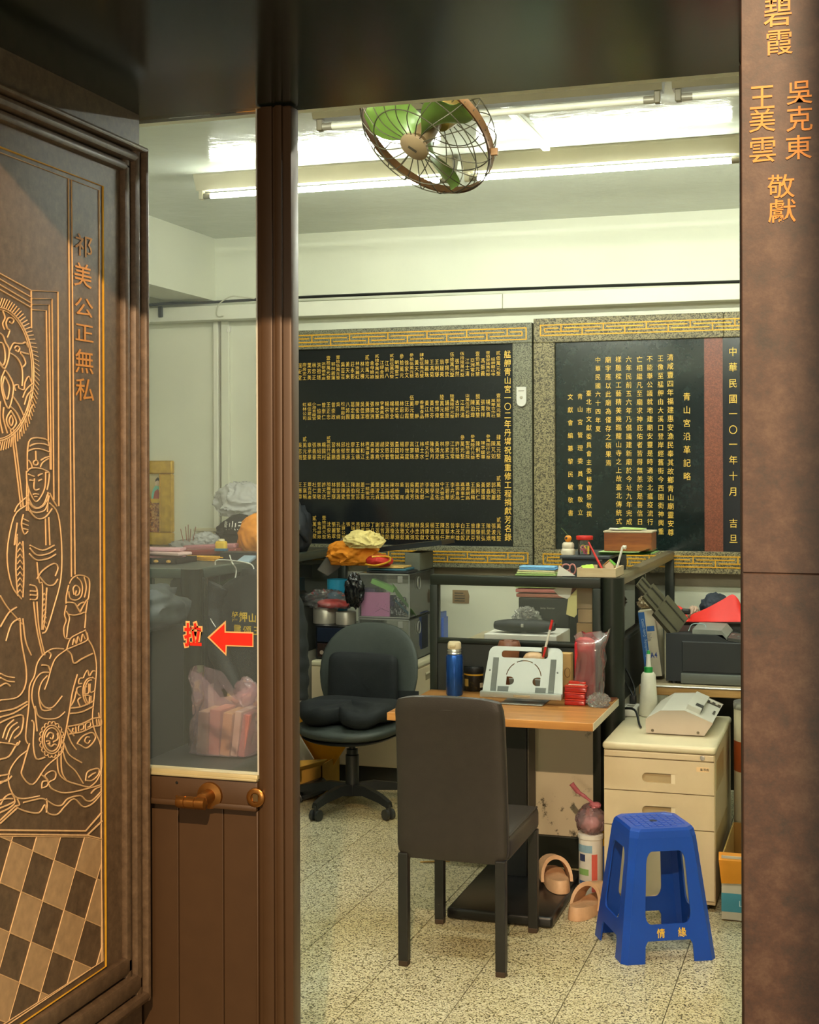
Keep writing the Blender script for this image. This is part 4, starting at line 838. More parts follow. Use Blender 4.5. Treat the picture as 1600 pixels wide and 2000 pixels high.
for x in (cbx0 + 0.04, cbx1 - 0.04):
    for y in (cby0 + 0.06, cby1 - 0.06): obj('caster', B().cyl((x - 0.012, y, 0.017), (x + 0.012, y, 0.017), 0.017, n=14), BLKPL, cb_, 40)
obj('tape_patch', B().box(cbx1, cbx1 + 0.0008, 5.50, 5.80, 0.46, 0.575), mat('#a88d5e', 0.4), cb_, label='brown tape patch on side')
obj('tape_patch', B().box(cbx1, cbx1 + 0.0008, 5.47, 5.95, 0.20, 0.30), mat('#ab9468', 0.4), cb_, label='brown tape patch on side')
# ================================================================== OFFICE CHAIR
oc = thing('office_chair', 'black swivel office chair with lumbar cushion and seat pad', 'chair', (-2.42, 6.60, 0), radians(-6))
OCG = mat('#3a403b', 0.6, 0, 0.08, 20, 0.15, 250, name='chair_vinyl'); CUSH = mat('#15191a', 0.8, 0, 0.1, 20, 0.2, 300, name='cushion_black')
for k in range(5):
    a = radians(-100) + k * 2 * pi / 5; d = Vector((cos(a), sin(a), 0)); s = Vector((-sin(a), cos(a), 0))
    pts = [(0.03, 0.105, 0.030, 0.035), (0.12, 0.115, 0.027, 0.028), (0.24, 0.098, 0.022, 0.022), (0.31, 0.078, 0.019, 0.018)]
    b = B(); vs = []
    for r, z, wd, hh in pts: vs += [d * r + s * wd + Vector((0, 0, z - hh)), d * r - s * wd + Vector((0, 0, z - hh)), d * r - s * wd * 0.6 + Vector((0, 0, z + hh * 0.6)), d * r + s * wd * 0.6 + Vector((0, 0, z + hh * 0.6))]
    fs = [(0, 1, 2, 3), (12, 13, 14, 15)] + [(i * 4 + j, i * 4 + (j + 1) % 4, i * 4 + 4 + (j + 1) % 4, i * 4 + 4 + j) for i in range(3) for j in range(4)]
    arm = obj('base_arm', b.add(vs, fs), BLKPL, oc, 35, local=True)
    cpos = d * 0.30; b = B()
    for q in (-1, 1): b.lathe([(0, 0), (0.020, 0.002), (0.0265, 0.006), (0.0265, 0.02), (0, 0.021)], cpos + s * (0.004 * q) + Vector((0, 0, 0.027)), 18, s * q)
    b.cyl(cpos + Vector((0, 0, 0.03)), cpos + Vector((0, 0, 0.075)), 0.012); obj('caster', b, mat('#2a2c2a', 0.4), arm, 40, local=True)
obj('gas_column', B().lathe([(0.034, 0.07), (0.034, 0.27), (0.029, 0.275), (0.029, 0.30), (0.017, 0.302), (0.017, 0.36)], (0, 0, 0), 20), BLKPL, oc, 40, local=True)
obj('adjust_lever', B().tube([(-0.05, 0, 0.345), (-0.15, 0.0, 0.335), (-0.21, -0.02, 0.325)], [0.006, 0.006, 0.009], 8), BLKPL, oc, 40, local=True)
def sq(u, p): c = cos(2 * pi * u); s = sin(2 * pi * u); return math.copysign(abs(c) ** p, c), math.copysign(abs(s) ** p, s)
def padf(u, v, z0, z1, w, dd, notch, sink, e=0.35):
    x, y = sq(u, 0.7); t = v * pi - pi / 2
    r = cos(t) ** e if abs(cos(t)) > 1e-6 else 0.0; zz = (z0 + z1) / 2 + (z1 - z0) / 2 * sin(t)
    X = x * w * r; Y = y * dd * r
    if notch and Y < -dd * 0.35: Y += notch * math.exp(-(X / 0.035) ** 2) * r
    zz += 0.02 * (abs(X) / w) ** 2 * r - sink * (X / w) ** 2 * (Y < 0) * (-Y / dd) 
    return Vector((X, Y, zz))
obj('seat', B().grid(lambda u, v: padf(u, v, 0.355, 0.44, 0.262, 0.25, 0, 0.0, 0.5), 40, 13, True), OCG, oc, 70, local=True)
obj('seat_shell', B().grid(lambda u, v: padf(u, v, 0.345, 0.375, 0.235, 0.235, 0, 0, 0.4), 36, 7, True), BLKPL, oc, 70, local=True)
obj('seat_pad', B().grid(lambda u, v: padf(u, v, 0.435, 0.535, 0.255, 0.235, 0.085, -0.0, 0.22) + Vector((0, 0, 0.012 * math.cos(5.2 * (u - 0.75) * 2 * pi) * (1 if 0.5 < u < 1 else 0))), 64, 15, True), CUSH, oc, 70, local=True, label='contoured black seat cushion with front notch')
def bk(u, v):
    t = v * pi - pi / 2; x, z = sq(u, 0.8); r = cos(t) ** 0.4 if abs(cos(t)) > 1e-6 else 0
    w = 0.283 * (1 - 0.10 * (z < 0) * abs(z)); X = x * w * r; Z = z * 0.265 * r
    return Vector((X - 0.035, 0.27 + 0.026 * sin(t) + 0.06 * (1 - (X / 0.25) ** 2) * 0.5 + 0.05 * (Z / 0.26), 0.635 + Z))
obj('backrest', B().grid(bk, 48, 13, True), OCG, oc, 70, local=True)
obj('back_bracket', B().tube(spline([(0, 0.1, 0.345), (0, 0.28, 0.345), (0, 0.345, 0.40), (0, 0.35, 0.6)], 5), 0.022, 8), BLKPL, oc, 50, local=True)
def cu(u, v):
    t = v * pi - pi / 2; x, z = sq(u, 0.25); r = cos(t) ** 0.3 if abs(cos(t)) > 1e-6 else 0
    X = x * 0.198 * r; Z = z * 0.150 * r; return Vector((X - 0.035, 0.195 + 0.045 * sin(t) + 0.03 * (1 - (X / 0.2) ** 2) + 0.07 * Z, 0.605 + Z))
obj('lumbar_cushion', B().grid(cu, 48, 13, True), CUSH, oc, 70, local=True, label='black lumbar cushion')
obj('cushion_strap', B().grid(lambda u, v: Vector((0.14 + 0.12 * u, 0.245 + 0.03 * u - 0.028, 0.50 + 0.07 * v)), 6, 4), CUSH, oc, 70, local=True)

# ================================================================== BEIGE CABINET BEHIND OFFICE CHAIR and what it carries
bx0, bx1, by0, by1, bz = -2.86, -2.265, 7.15, 7.75, 0.655
bc = thing('drawer_cabinet', 'beige steel drawer cabinet behind the office chair', 'drawer unit', (-2.56, 7.45, 0))
obj('body', B().rbox(bx0, bx1 - 0.012, by0, by1, 0.09, bz - 0.03, 0.004), BEIGE, bc)
obj('top', B().rbox(bx0, bx1, by0 - 0.004, by1, bz - 0.03, bz, 0.008, 3), BEIGET, bc, 40)
obj('plinth', B().box(bx0 + 0.01, bx1 - 0.02, by0 + 0.01, by1 - 0.01, 0, 0.09), BLKPL, bc)
zz = [bz - 0.035, 0.46, 0.28, 0.10]
for i in range(3):
    d = obj('drawer', B().rbox(bx1 - 0.013, bx1, by0 + 0.004, by1 - 0.004, zz[i + 1] + 0.003, zz[i] - 0.003, 0.003), BEIGE, bc)
    zc_ = (zz[i] + zz[i + 1]) / 2 + 0.02
    obj('handle_recess', B().rbox(bx1 - 0.002, bx1 + 0.0015, 7.36, 7.52, zc_ - 0.02, zc_ + 0.02, 0.001), mat('#7a6c4e', 0.5), d)
    obj('handle_lip', B().rbox(bx1, bx1 + 0.006, 7.35, 7.53, zc_ + 0.012, zc_ + 0.022, 0.002), mat('#d0c4a4', 0.4), d)
obj('lock', B().lathe([(0.009, 0), (0.008, 0.003), (0, 0.003)], (bx1, 7.68, bz - 0.055), 14, (1, 0, 0)), STEEL, bc)
# acrylic drawer boxes
def acrylic(x0, x1, y0, y1, z0, z1, label):
    t = thing('acrylic_box', label, 'storage box', ((x0 + x1) / 2, (y0 + y1) / 2, z0)); th = 0.005
    obj('shell', B().box(x0, x0 + th, y0, y1, z0, z1).box(x1 - th, x1, y0, y1, z0, z1).box(x0 + th, x1 - th, y1 - th, y1, z0, z1).box(x0 + th, x1 - th, y0, y1 - th, z0, z0 + th).box(x0 + th, x1 - th, y0, y1 - th, z1 - th, z1), ACRYL, t)
    obj('front_panel', B().box(x0 + 0.004, x1 - 0.004, y0 - 0.006, y0 - 0.001, z0 + 0.008, z1 - 0.008), ACRYL, t)
    e = B()
    for z in (z0 + 0.004, z1 - 0.004): e.box(x0, x1, y0 - 0.008, y0 + 0.002, z - 0.004, z + 0.004)
    for x in (x0 + 0.003, x1 - 0.003): e.box(x - 0.003, x + 0.003, y0 - 0.008, y0 + 0.002, z0, z1)
    for x in (x0 + 0.003, x1 - 0.003):
        for z in (z0 + 0.003, z1 - 0.003): e.box(x - 0.003, x + 0.003, y0, y1, z - 0.003, z + 0.003)
        e.box(x - 0.003, x + 0.003, y1 - 0.006, y1, z0, z1)
    obj('edge_frame', e, film('acrylic_edge', '#e6e8dc', 0.5, 0.05, 0.4), t)
    obj('pull_ring', B().tube([Vector((x1 + 0.002, y0 + 0.16 + 0.028 * cos(a), z1 - 0.06 + 0.034 * sin(a))) for a in [i * 2 * pi / 20 for i in range(20)]], 0.003, 6, True), film('acrylic_ring', '#eceade', 0.5, 0.05, 0.4), t, 60)
    obj('latch', B().rbox((x0 + x1) / 2 + 0.08, (x0 + x1) / 2 + 0.11, y0 - 0.012, y0 - 0.006, z1 - 0.05, z1 - 0.012, 0.003), film('acrylic_latch', '#eceade', 0.5, 0.05, 0.4), t)
    return t
ay0 = 7.20; al = PY(701, 1250, ay0).x; ar_ = PY(801, 1250, ay0).x; zm = PY(750, 1208, ay0).z; zt_ = PY(750, 1120, ay0).z
acrylic(al, ar_, ay0, ay0 + 0.46, bz + 0.002, zm, 'clear acrylic drawer box, lower one of the stack behind office chair')
acrylic(al, ar_, ay0, ay0 + 0.46, zm + 0.003, zt_, 'clear acrylic drawer box, upper one holding pink and green stationery')
# contents of the upper box
def A_(x, y, dy=0.03): return PY(x, y, ay0 + dy)
p0, p1 = A_(708, 1198), A_(763, 1157)
pb_ = thing('pink_note', 'pink paper notepad leaning inside the upper acrylic box', 'notepad', ((p0.x + p1.x) / 2, ay0 + 0.03, zm + 0.009))
obj('pad', B().box(p0.x, p1.x, ay0 + 0.012, ay0 + 0.022, zm + 0.010, p1.z), mat('#d98cc0', 0.6), pb_)
f_ = lambda u, v: Vector((u, ay0 + 0.0115, v)); kx = (p1.x - p0.x)
sk = B().tube([f_(p0.x + kx * q, p0.z + 0.012 + r * 0.01) for q, r in ((0.5, 0), (0.7, 2.0), (0.98, 0.3))], 0.0012, 4)
for i in range(9): sk.box(p0.x + kx * (0.5 + 0.05 * i), p0.x + kx * (0.515 + 0.05 * i), ay0 + 0.0108, ay0 + 0.0121, p0.z + 0.03 + 0.006 * ((i * 7) % 5), p0.z + 0.033 + 0.006 * ((i * 7) % 5))
obj('pencil_marks', sk, mat('#5c3a58', 0.7), pb_)
PUR = mat('#4a3a6a', 0.55)
for i, (x0, x1, y) in enumerate(((702, 735, 1153), (704, 742, 1160), (704, 768, 1168), (706, 770, 1178))):
    a, c = A_(x0, y + 4, 0.06), A_(x1, y - 4, 0.06)
    obj('card_box', B().rbox(a.x, c.x, ay0 + 0.035 + 0.004 * i, ay0 + 0.12, a.z, c.z - 0.0008, 0.002), PUR, label='flat purple card box behind pink notepad, %s in the pile' % ('topmost', 'second', 'third', 'lowest')[i], cat='box')
g0, g1 = A_(728, 1136, 0.02), A_(765, 1152, 0.02)
dd = (g1 - g0); obj('green_pack', B().obox((g0 + g1) / 2 + Vector((0, 0.03, 0)), dd.normalized(), (0, 1, 0), Vector((-dd.z, 0, dd.x)).normalized() * -1, dd.length / 2 + 0.01, 0.025, 0.013), mat('#8fce6a', 0.5), label='pale green pack lying slanted on top in acrylic box', cat='box')
gs = B().grid(lambda u, v: A_(766 + 40 * u + 8 * v, 1148 + 50 * u + (-10 + 24 * v) * (1 - 0.5 * u), 0.02 + 0.05 * v), 8, 5); q = B().add([p + Vector((0, 0.004, 0)) for p in gs.v], gs.f); gs.add(q.v, q.f)
obj('green_folder', gs, mat('#9edc7c', 0.5), smooth=60, label='bright green folder curling down inside acrylic box', cat='folder')
bs = B().grid(lambda u, v: A_(772 + 26 * u, 1170 + 26 * u + 6 * v, 0.03 + 0.05 * v), 6, 3); q = B().add([p + Vector((0, 0.003, 0)) for p in bs.v], bs.f); bs.add(q.v, q.f)
obj('blue_folder', bs, mat('#3f9ac8', 0.5), smooth=60, label='blue folder edge beneath the green folder in acrylic box', cat='folder')
dc = A_(775, 1185, 0.09)
obj('dotted_pouch', B().rbox(dc.x - 0.05, dc.x + 0.05, dc.y - 0.02, dc.y + 0.03, zm + 0.010, zm + 0.11, 0.012, 3), speckle('dotted_cloth', [(0.52, '#22242c'), (0.6, '#dadada')], 60, 0.6), label='dark dotted pouch beside pink notepad in acrylic box', cat='pouch')
# top of the boxes: folders, grey box, black board, clothes
zq = zt_ + 0.002
gx0, gx1 = PY(806, 1110, 7.42).x, ar_ - 0.006
obj('grey_box', B().rbox(gx0 - 0.04, gx1 + 0.0, 7.40, 7.66, zq, PY(820, 1080, 7.42).z, 0.004), mat('#55584c', 0.5), label='grey box under the black board on the acrylic boxes', cat='box')
for i, (c_, nm) in enumerate((('#222426', 'black'), ('#3c6a78', 'teal'), ('#c9a25a', 'tan'))):
    z = zq + 0.012 * i; a, c = PY(716, 1110, 7.22), PY(798 - 6 * i, 1110, 7.22)
    obj('folder', B().rbox(a.x, c.x, 7.22 + 0.01 * i, 7.385, z, z + 0.010, 0.002), mat(c_, 0.5), label='%s folder lying flat on the upper acrylic box' % nm, cat='folder')
a, c = PY(740, 1084, 7.40), PY(863, 1068, 7.40)
tz = PY(820, 1080, 7.42).z + 0.002
obj('black_board', B().obox(((a.x + c.x) / 2, 7.53, tz + 0.035), Vector((c.x - a.x, 0, 0.045)).normalized(), (0, 1, 0), Vector((-0.045, 0, c.x - a.x)).normalized(), (c.x - a.x) / 2, 0.13, 0.013), mat('#1a2024', 0.35), label='flat black board propped on the grey box', cat='board')
zc2 = zq + 0.034
a = PY(690, 1105, 7.30)
obj('orange_garment', B().blob((a.x, 7.30, zc2), (pxm(46, a), 0.10, pxm(27, a)), 3, 0.38, 1.3, 5), ORANGE, smooth=80, label='crumpled orange garment heaped on the acrylic boxes', cat='garment')
a = PY(716, 1085, 7.28)
obj('cream_towel', B().blob((a.x, 7.24, zc2 + 0.10), (pxm(34, a), 0.07, pxm(18, a)), 5, 0.45, 1.4, 5), mat('#e2cf86', 0.85, 0, 0.08, 40, 0.3, 200), smooth=80, label='cream towel bundled on top of orange garment', cat='towel')
a = PY(745, 1098, 7.26)
rh = thing('festival_hat', 'red festival hat with gold trim beside cream towel', 'hat', (a.x, 7.26, zc2))
obj('crown', B().blob((a.x, 7.235, zc2), (pxm(26, a), 0.06, pxm(13, a)), 8, 0.15, 1.2, 4), mat('#b5231c', 0.7), rh, 80)
obj('gold_trim', B().tube(spline([(a.x - pxm(24, a), 7.19, zc2 + 0.012), (a.x, 7.17, zc2 + 0.008), (a.x + pxm(24, a), 7.19, zc2 + 0.030), (a.x + pxm(22, a), 7.20, zc2 + 0.055), (a.x - pxm(10, a), 7.185, zc2 + 0.055)], 5), 0.006, 6), GOLD, rh, 60)
a = PY(694, 1128, 7.16)
obj('black_plastic_bag', B().blob((a.x + 0.0, 7.145, a.z - 0.07), (pxm(17, a), 0.035, pxm(30, a)), 11, 0.5, 1.6, 4, False), mat('#141516', 0.18, 0, 0.1), smooth=60, label='shiny black plastic bag hanging off the acrylic box corner', cat='bag')
zb_ = [PY(622, 1112, 7.33), PY(642, 1080, 7.33), PY(668, 1050, 7.33), PY(692, 1040, 7.33), PY(686, 1075, 7.33), PY(660, 1110, 7.33), PY(640, 1125, 7.33)]
g = B().add([p + Vector((0, 0.012 * ((i * 3) % 4 - 1.5), 0)) for i, p in enumerate(zb_)] + [sum(zb_, Vector()) / 7 + Vector((0, -0.03, 0)), sum(zb_, Vector()) / 7 + Vector((0, 0.03, 0))], [(i, (i + 1) % 7, 7) for i in range(7)] + [((i + 1) % 7, i, 8) for i in range(7)])
obj('clear_zip_bag', g, film('grey_clear_film', '#cfc8c0', 0.35, 0.1, 0.4), smooth=30, label='clear zip bag standing behind orange garment', cat='bag')
# dark organiser with tape rolls, cup and plastic bag
ox0, ox1 = PY(596, 1250, 7.2).x, al - 0.012; oz = PY(640, 1222, 7.2).z
og = thing('desk_organiser', 'dark smoked-plastic organiser carrying two silver tins', 'organiser', ((ox0 + ox1) / 2, 7.3, bz))
ox0 = max(ox0, bx0 + 0.005)
obj('case', B().rbox(ox0, ox1, 7.20, 7.48, bz + 0.002, oz, 0.006), mat('#14161a', 0.2), og, 40)
obj('drawer_front', B().rbox(ox0 + 0.012, ox1 - 0.012, 7.192, 7.205, bz + 0.015, (bz + oz) / 2 - 0.004, 0.003), mat('#2a1c18', 0.2), og)
obj('drawer_front', B().rbox(ox0 + 0.012, ox1 - 0.012, 7.192, 7.205, (bz + oz) / 2 + 0.004, oz - 0.012, 0.003), mat('#1b2230', 0.2), og)
obj('badge', B().lathe([(0.012, 0), (0.011, 0.002), (0, 0.002)], (ox0 + 0.04, 7.192, bz + 0.04), 14, (0, -1, 0)), mat('#8a7a6a', 0.4), og)
for i, (x, y, r, h) in enumerate(((632, 1221, 24.5, 30), (676, 1222, 20, 24))):
    p = PY(x, y, 7.29); rr_ = pxm(r, p); hh = pxm(h, p)
    tn = thing('silver_tin', ('larger' if i == 0 else 'smaller') + ' round silver tin on dark organiser, %s' % ('left of the pair' if i == 0 else 'right of the pair'), 'tin', (p.x, 7.29, oz))
    obj('can', B().lathe([(rr_, 0.002), (rr_, hh), (rr_ * 0.97, hh + 0.003), (rr_ * 0.9, hh + 0.001), (0, hh + 0.001)], (p.x, 7.29 + 0.03 * (i == 0), oz), 26), mat('#b8b0a0', 0.35, 0.5), tn, 40)
a = PY(640, 1186, 7.29)
obj('plastic_bag', B().blob((a.x - 0.01, 7.30, oz + 0.086), (pxm(44, a), 0.075, pxm(19, a)), 14, 0.5, 2.0, 4), CLEARF, smooth=60, label='clear plastic bag lying over the silver tins', cat='bag')
obj('red_wrap', B().blob((a.x + 0.03, 7.30, oz + 0.090), (pxm(30, a), 0.05, pxm(9, a)), 15, 0.4, 2.4, 3), mat('#c02a24', 0.5), smooth=60, label='red wrapped sweets inside bag on the silver tins', cat='packet')
a = PY(660, 1178, 7.42); rc = pxm(20, a)
bcup = thing('blue_cup', 'tall sky-blue plastic cup behind the silver tins', 'cup', (a.x, 7.42, oz))
ht = PY(660, 1131, 7.42).z - oz
obj('body', B().lathe([(rc * 0.85, 0.002), (rc * 1.0, ht * 0.55), (rc * 1.02, ht * 0.56), (rc * 1.05, ht), (rc * 0.98, ht), (rc * 0.9, ht * 0.2), (0, ht * 0.2)], (a.x, 7.42, oz), 24), mat('#2f9ec4', 0.4), bcup, 40)
a = PY(845, 1262, 7.5)
bb_ = B().box(bx1 + 0.012, bx1 + 0.022, 7.58, 7.70, PY(845, 1268, 7.6).z, PY(845, 1196, 7.6).z).box(bx1 + 0.0225, bx1 + 0.034, 7.60, 7.69, PY(845, 1262, 7.6).z, PY(845, 1206, 7.6).z)
# it hangs from the lip of the cabinet-side rail
bb_.box(bx1 - 0.03, bx1 + 0.022, 7.62, 7.66, PY(845, 1196, 7.6).z - 0.004, PY(845, 1196, 7.6).z)
obj('blue_file', bb_, mat('#1f4fb0', 0.45), label='narrow blue file hanging beside the acrylic boxes', cat='file')

# floor pile left of the office chair
kx_, ky_ = -2.775, 6.90
kbx = thing('open_carton', 'open cardboard carton of papers on floor left of the office chair', 'box', (kx_, ky_, 0))
x0, x1, y0, y1, h = kx_ - 0.125, kx_ + 0.125, ky_ - 0.13, ky_ + 0.13, 0.17
for q in ((x0, x1, y0, y0 + 0.005), (x0, x1, y1 - 0.005, y1), (x0, x0 + 0.005, y0, y1), (x1 - 0.005, x1, y0, y1)): obj('side', B().box(*q, 0.002, h), mat('#b58a34', 0.7), kbx)
obj('bottom', B().box(x0, x1, y0, y1, 0.001, 0.006), KRAFT, kbx)
obj('flap', B().add([(x0, y0, h), (x1, y0, h), (x1 + 0.06, y0 - 0.08, h + 0.05), (x0, y0 - 0.07, h - 0.05), (x0, y0, h - 0.004), (x1, y0, h - 0.004), (x1 + 0.06, y0 - 0.08, h + 0.046), (x0, y0 - 0.07, h - 0.054)], [(0, 1, 2, 3), (7, 6, 5, 4), (0, 3, 7, 4), (1, 5, 6, 2), (2, 6, 7, 3), (0, 4, 5, 1)]), mat('#c79c40', 0.7), kbx)
def slab(name, c, size, rot, m, **k): 
    M = Matrix.Translation(Vector(c)) @ Matrix.Rotation(rot[2], 4, 'Z') @ Matrix.Rotation(rot[1], 4, 'Y') @ Matrix.Rotation(rot[0], 4, 'X')
    return obj(name, B().rbox(-size[0] / 2, size[0] / 2, -size[1] / 2, size[1] / 2, -size[2] / 2, size[2] / 2, min(size) * 0.3, 2, M), m, **k)
slab('yellow_file', (kx_ + 0.03, ky_ + 0.02, 0.255), (0.30, 0.012, 0.19), (0.3, 0.62, 0.1), mat('#e5a015', 0.5), label='bright yellow plastic file sticking out of floor carton', cat='file')
slab('red_folder', (kx_ - 0.07, ky_ + 0.07, 0.26), (0.2, 0.01, 0.24), (0.1, 0.25, 0.1), mat('#8a2416', 0.6), label='dark red folder at the back of floor carton', cat='folder')
slab('papers', (kx_ - 0.085, ky_ - 0.03, 0.215), (0.16, 0.012, 0.2), (0.2, -0.5, 0.1), PAPER, label='white papers tucked into floor carton', cat='papers')
slab('dark_case', (kx_ + 0.09, ky_ - 0.20, 0.055), (0.17, 0.10, 0.075), (0.0, -0.35, 0.2), mat('#20262a', 0.4), label='dark blue-black device case in front of floor carton', cat='case')

# ================================================================== FAR LEFT: padded chair, jackets, bag, hanging jacket
ac = thing('padded_chair', 'dark padded chair at far left seen through door glass', 'chair', (-2.72, 5.42, 0))
DLE = mat('#2a2825', 0.5, 0, 0.1, 15, name='dark_vinyl')
obj('backrest', B().rbox(-3.06, -2.91, 5.02, 5.74, 0.30, 1.02, 0.03, 3), DLE, ac, 50)
obj('seat', B().rbox(-2.905, -2.46, 5.02, 5.74, 0.33, 0.47, 0.025, 3), DLE, ac, 50)
for x in (-2.99, -2.50):
    for y in (5.08, 5.68): obj('leg', B().cyl((x, y, 0), (x, y, 0.335), 0.018, n=12), BLKPL, ac, 40)
JKT = mat('#343a3a', 0.55, 0, 0.15, 12, 0, 60, name='grey_black_nylon')
obj('folded_jacket', B().blob((-2.965, 5.40, 1.022), (0.15, 0.28, 0.10), 21, 0.28, 1.6, 4, power=0.8), JKT, smooth=80, label='dark nylon jacket thrown over the padded chair back', cat='jacket')
obj('dark_hat', B().blob((-2.99, 5.30, 1.19), (0.10, 0.14, 0.055), 23, 0.2, 1.3, 3), mat('#1b2222', 0.6), smooth=80, label='black cap lying on the thrown nylon jacket', cat='cap')
slab('red_card', (-2.90, 5.17, 1.13), (0.05, 0.12, 0.008), (0.1, 0.3, 0), mat('#c23a30', 0.5), label='small red card between black cap and nylon jacket', cat='card')
pbg = thing('gift_bag', 'pink translucent plastic bag of gift boxes on padded chair seat', 'bag', (-2.63, 5.56, 0.472))
gx, gy = -2.63, 5.56
for i, (dx, w_, c_, lean) in enumerate(((-0.085, 0.05, '#a8855a', 0.05), (-0.03, 0.05, '#b0705a', 0.05), (0.022, 0.045, '#c8a05a', 0.1), (0.066, 0.03, '#d8cfba', 0.12), (0.10, 0.03, '#b0605a', 0.15))):
    M = Matrix.Translation(Vector((gx + dx + 0.01, gy, 0.476))) @ Matrix.Rotation(lean, 4, 'Y'); obj('gift_box', B().rbox(-w_ / 2, w_ / 2, -0.08, 0.08, 0.0, 0.185 + 0.01 * (i % 2), 0.004, 2, M), mat(c_, 0.5), pbg)
def bagf(u, v):
    a = 2 * pi * u; s = math.copysign(abs(cos(a)) ** 0.5, cos(a)); c = math.copysign(abs(sin(a)) ** 0.6, sin(a))
    k = 1 + 0.16 * max(0, v - 0.62); q = noise.noise(Vector((s * 3 + v * 2, c * 3, v * 5))) * 0.022
    hz = 0.30 + 0.07 * (s < -0.2) * abs(s) - 0.06 * math.exp(-((s - 0.15) / 0.35) ** 2)
    return Vector((gx + s * 0.150 * k + q + 0.015 * v, gy + c * 0.098 * (1 - 0.5 * max(0, v - 0.6)) + q, 0.476 + v * hz))
obj('film', B().grid(bagf, 40, 16, True), PINKF, pbg, 60, label='pink translucent film')
obj('twisted_handle', B().blob((gx + 0.10, gy, 0.745), (0.05, 0.03, 0.055), 31, 0.4, 2.0, 3, False), PINKF, pbg, 60)
# hanging jacket
jk = thing('hanging_jacket', 'black jacket with yellow embroidered characters hanging from the partition', 'jacket', (-2.68, 6.06, 0.4))
JB = mat('#1c2020', 0.7, 0, 0.12, 14, 0, 120, name='black_jacket_cloth')
jc = PY(492, 1300, 6.06); jx = jc.x
def jb(u, v):
    a = 2 * pi * u; w_ = 0.05 + 0.155 * min(1, (v / 0.13)) ** 0.6 + 0.012 * v; s = cos(a); c = sin(a)
    f = 0.010 * sin(9 * s + 3 * v) * min(1, v * 3) + 0.008 * noise.noise(Vector((s * 4, v * 5, c)))
    return Vector((jx + s * w_ + 0.01, 6.07 + c * (0.045 + 0.02 * v) + f, 1.215 - 0.80 * v))
obj('body', B().grid(jb, 44, 24, True), JB, jk, 70)
for sgn, ptsx in ((-1, ((-0.165, 1.155), (-0.20, 1.06), (-0.175, 0.92), (-0.115, 0.78), (-0.03, 0.64))), (1, ((0.165, 1.155), (0.215, 1.03), (0.232, 0.88), (0.238, 0.75), (0.235, 0.635)))):
    pts = spline([(jx + x, 6.055 - (0.05 if sgn < 0 else 0.0) * i / 3, z) for i, (x, z) in enumerate(ptsx)], 6)
    obj('sleeve', B().tube(pts, [0.060 - 0.012 * i / len(pts) + 0.004 * sin(i * 1.7) for i in range(len(pts))], 12), JB, jk, 70)
obj('collar', B().lathe([(0.055, 0), (0.06, 0.03), (0.05, 0.045), (0.044, 0.03), (0.04, 0)], (jx + 0.0, 6.07, 1.195), 20, sx=1, sy=0.7), JB, jk, 60)
fj = lambda u, v: Vector((u, 5.968, v)); kj = pxm(1, jc)
# the embroidery lies on the cloth: each character is put at the front of the body
def jchar(ch, x, y, s):
    p = PY(x, y, 6.0); return (ch, p.x, p.z, s * kj, s * 1.15 * kj)
ej = lettering([jchar('艋', 456, 1205, 18), jchar('舺', 473, 1205, 18), jchar('山', 489, 1208, 16), jchar('宮', 506, 1208, 16), jchar('靈', 462, 1230, 18), jchar('頌', 480, 1232, 16), jchar('王', 498, 1233, 16)], lambda u, v: Vector((u, 0, v)), 0.02)
for p in ej.v:
    s = max(-0.98, min(0.98, (p.x - jx - 0.01) / 0.21)); v = (1.215 - p.z) / 0.80; c = -math.sqrt(1 - s * s)
    p.y = 6.07 + c * (0.045 + 0.02 * v) + 0.010 * sin(9 * s + 3 * v) * min(1, v * 3) + 0.008 * noise.noise(Vector((s * 4, v * 5, c))) - 0.004
obj('embroidery', ej, mat('#e0b82a', 0.5), jk, label='yellow embroidered characters')
obj('hanger_hook', B().tube(spline([(jx - 0.0, 6.08, 1.21), (jx - 0.02, 6.09, 1.26), (-2.92, 6.11, 1.275), (-2.94, 6.11, 1.25)], 6), 0.0035, 6), WHITEP, jk, 60, label='white hanger hook')
obj('zip_pull', B().tube(spline([PY(411, 1208, 5.98), PY(415, 1216, 5.98), PY(421, 1225, 5.98)], 4), 0.0035, 6), STEEL, jk, 60)
# ================================================================== LEFT SHELF and its clutter
ZH = 1.236
sh = thing('counter_shelf', 'long dark counter shelf behind the left partitions', 'shelf', (-3.4, 6.9, 0))
obj('board', B().rbox(-4.25, XS - 0.03, YPF + 0.06, YB - 0.085, ZH - 0.03, ZH, 0.003), mat('#3a3d38', 0.45), sh)
for x in (-4.2, -3.05):
    for y in (6.0, 7.8): obj('leg', B().box(x - 0.02, x + 0.02, y - 0.02, y + 0.02, 0, ZH - 0.03), PARTF, sh)
obj('dark_cabinet', B().rbox(-4.15, -3.085, 6.3, 7.72, 0.003, 0.80, 0.01), mat('#4a4436', 0.6), label='low brown cabinet under the left counter shelf', cat='cabinet')
a = PX(470, 1150, -3.2)
obj('seat_back', B().rbox(-3.32, -3.24, 6.35, 6.85, 0.802, 1.16, 0.03, 3), mat('#1c1d1b', 0.6), smooth=50, label='black chair pad standing behind the side partition glass', cat='pad')
a = PX(610, 1105, -3.12)
obj('orange_sack', B().blob((-3.16, 7.42, 0.802), (0.12, 0.22, 0.19), 41, 0.15, 1.3, 4), mat('#d8681a', 0.7), smooth=80, label='dark orange sack behind side partition glass right of door edge', cat='sack')
def onsh(x, y): return PZ(x, y, ZH)
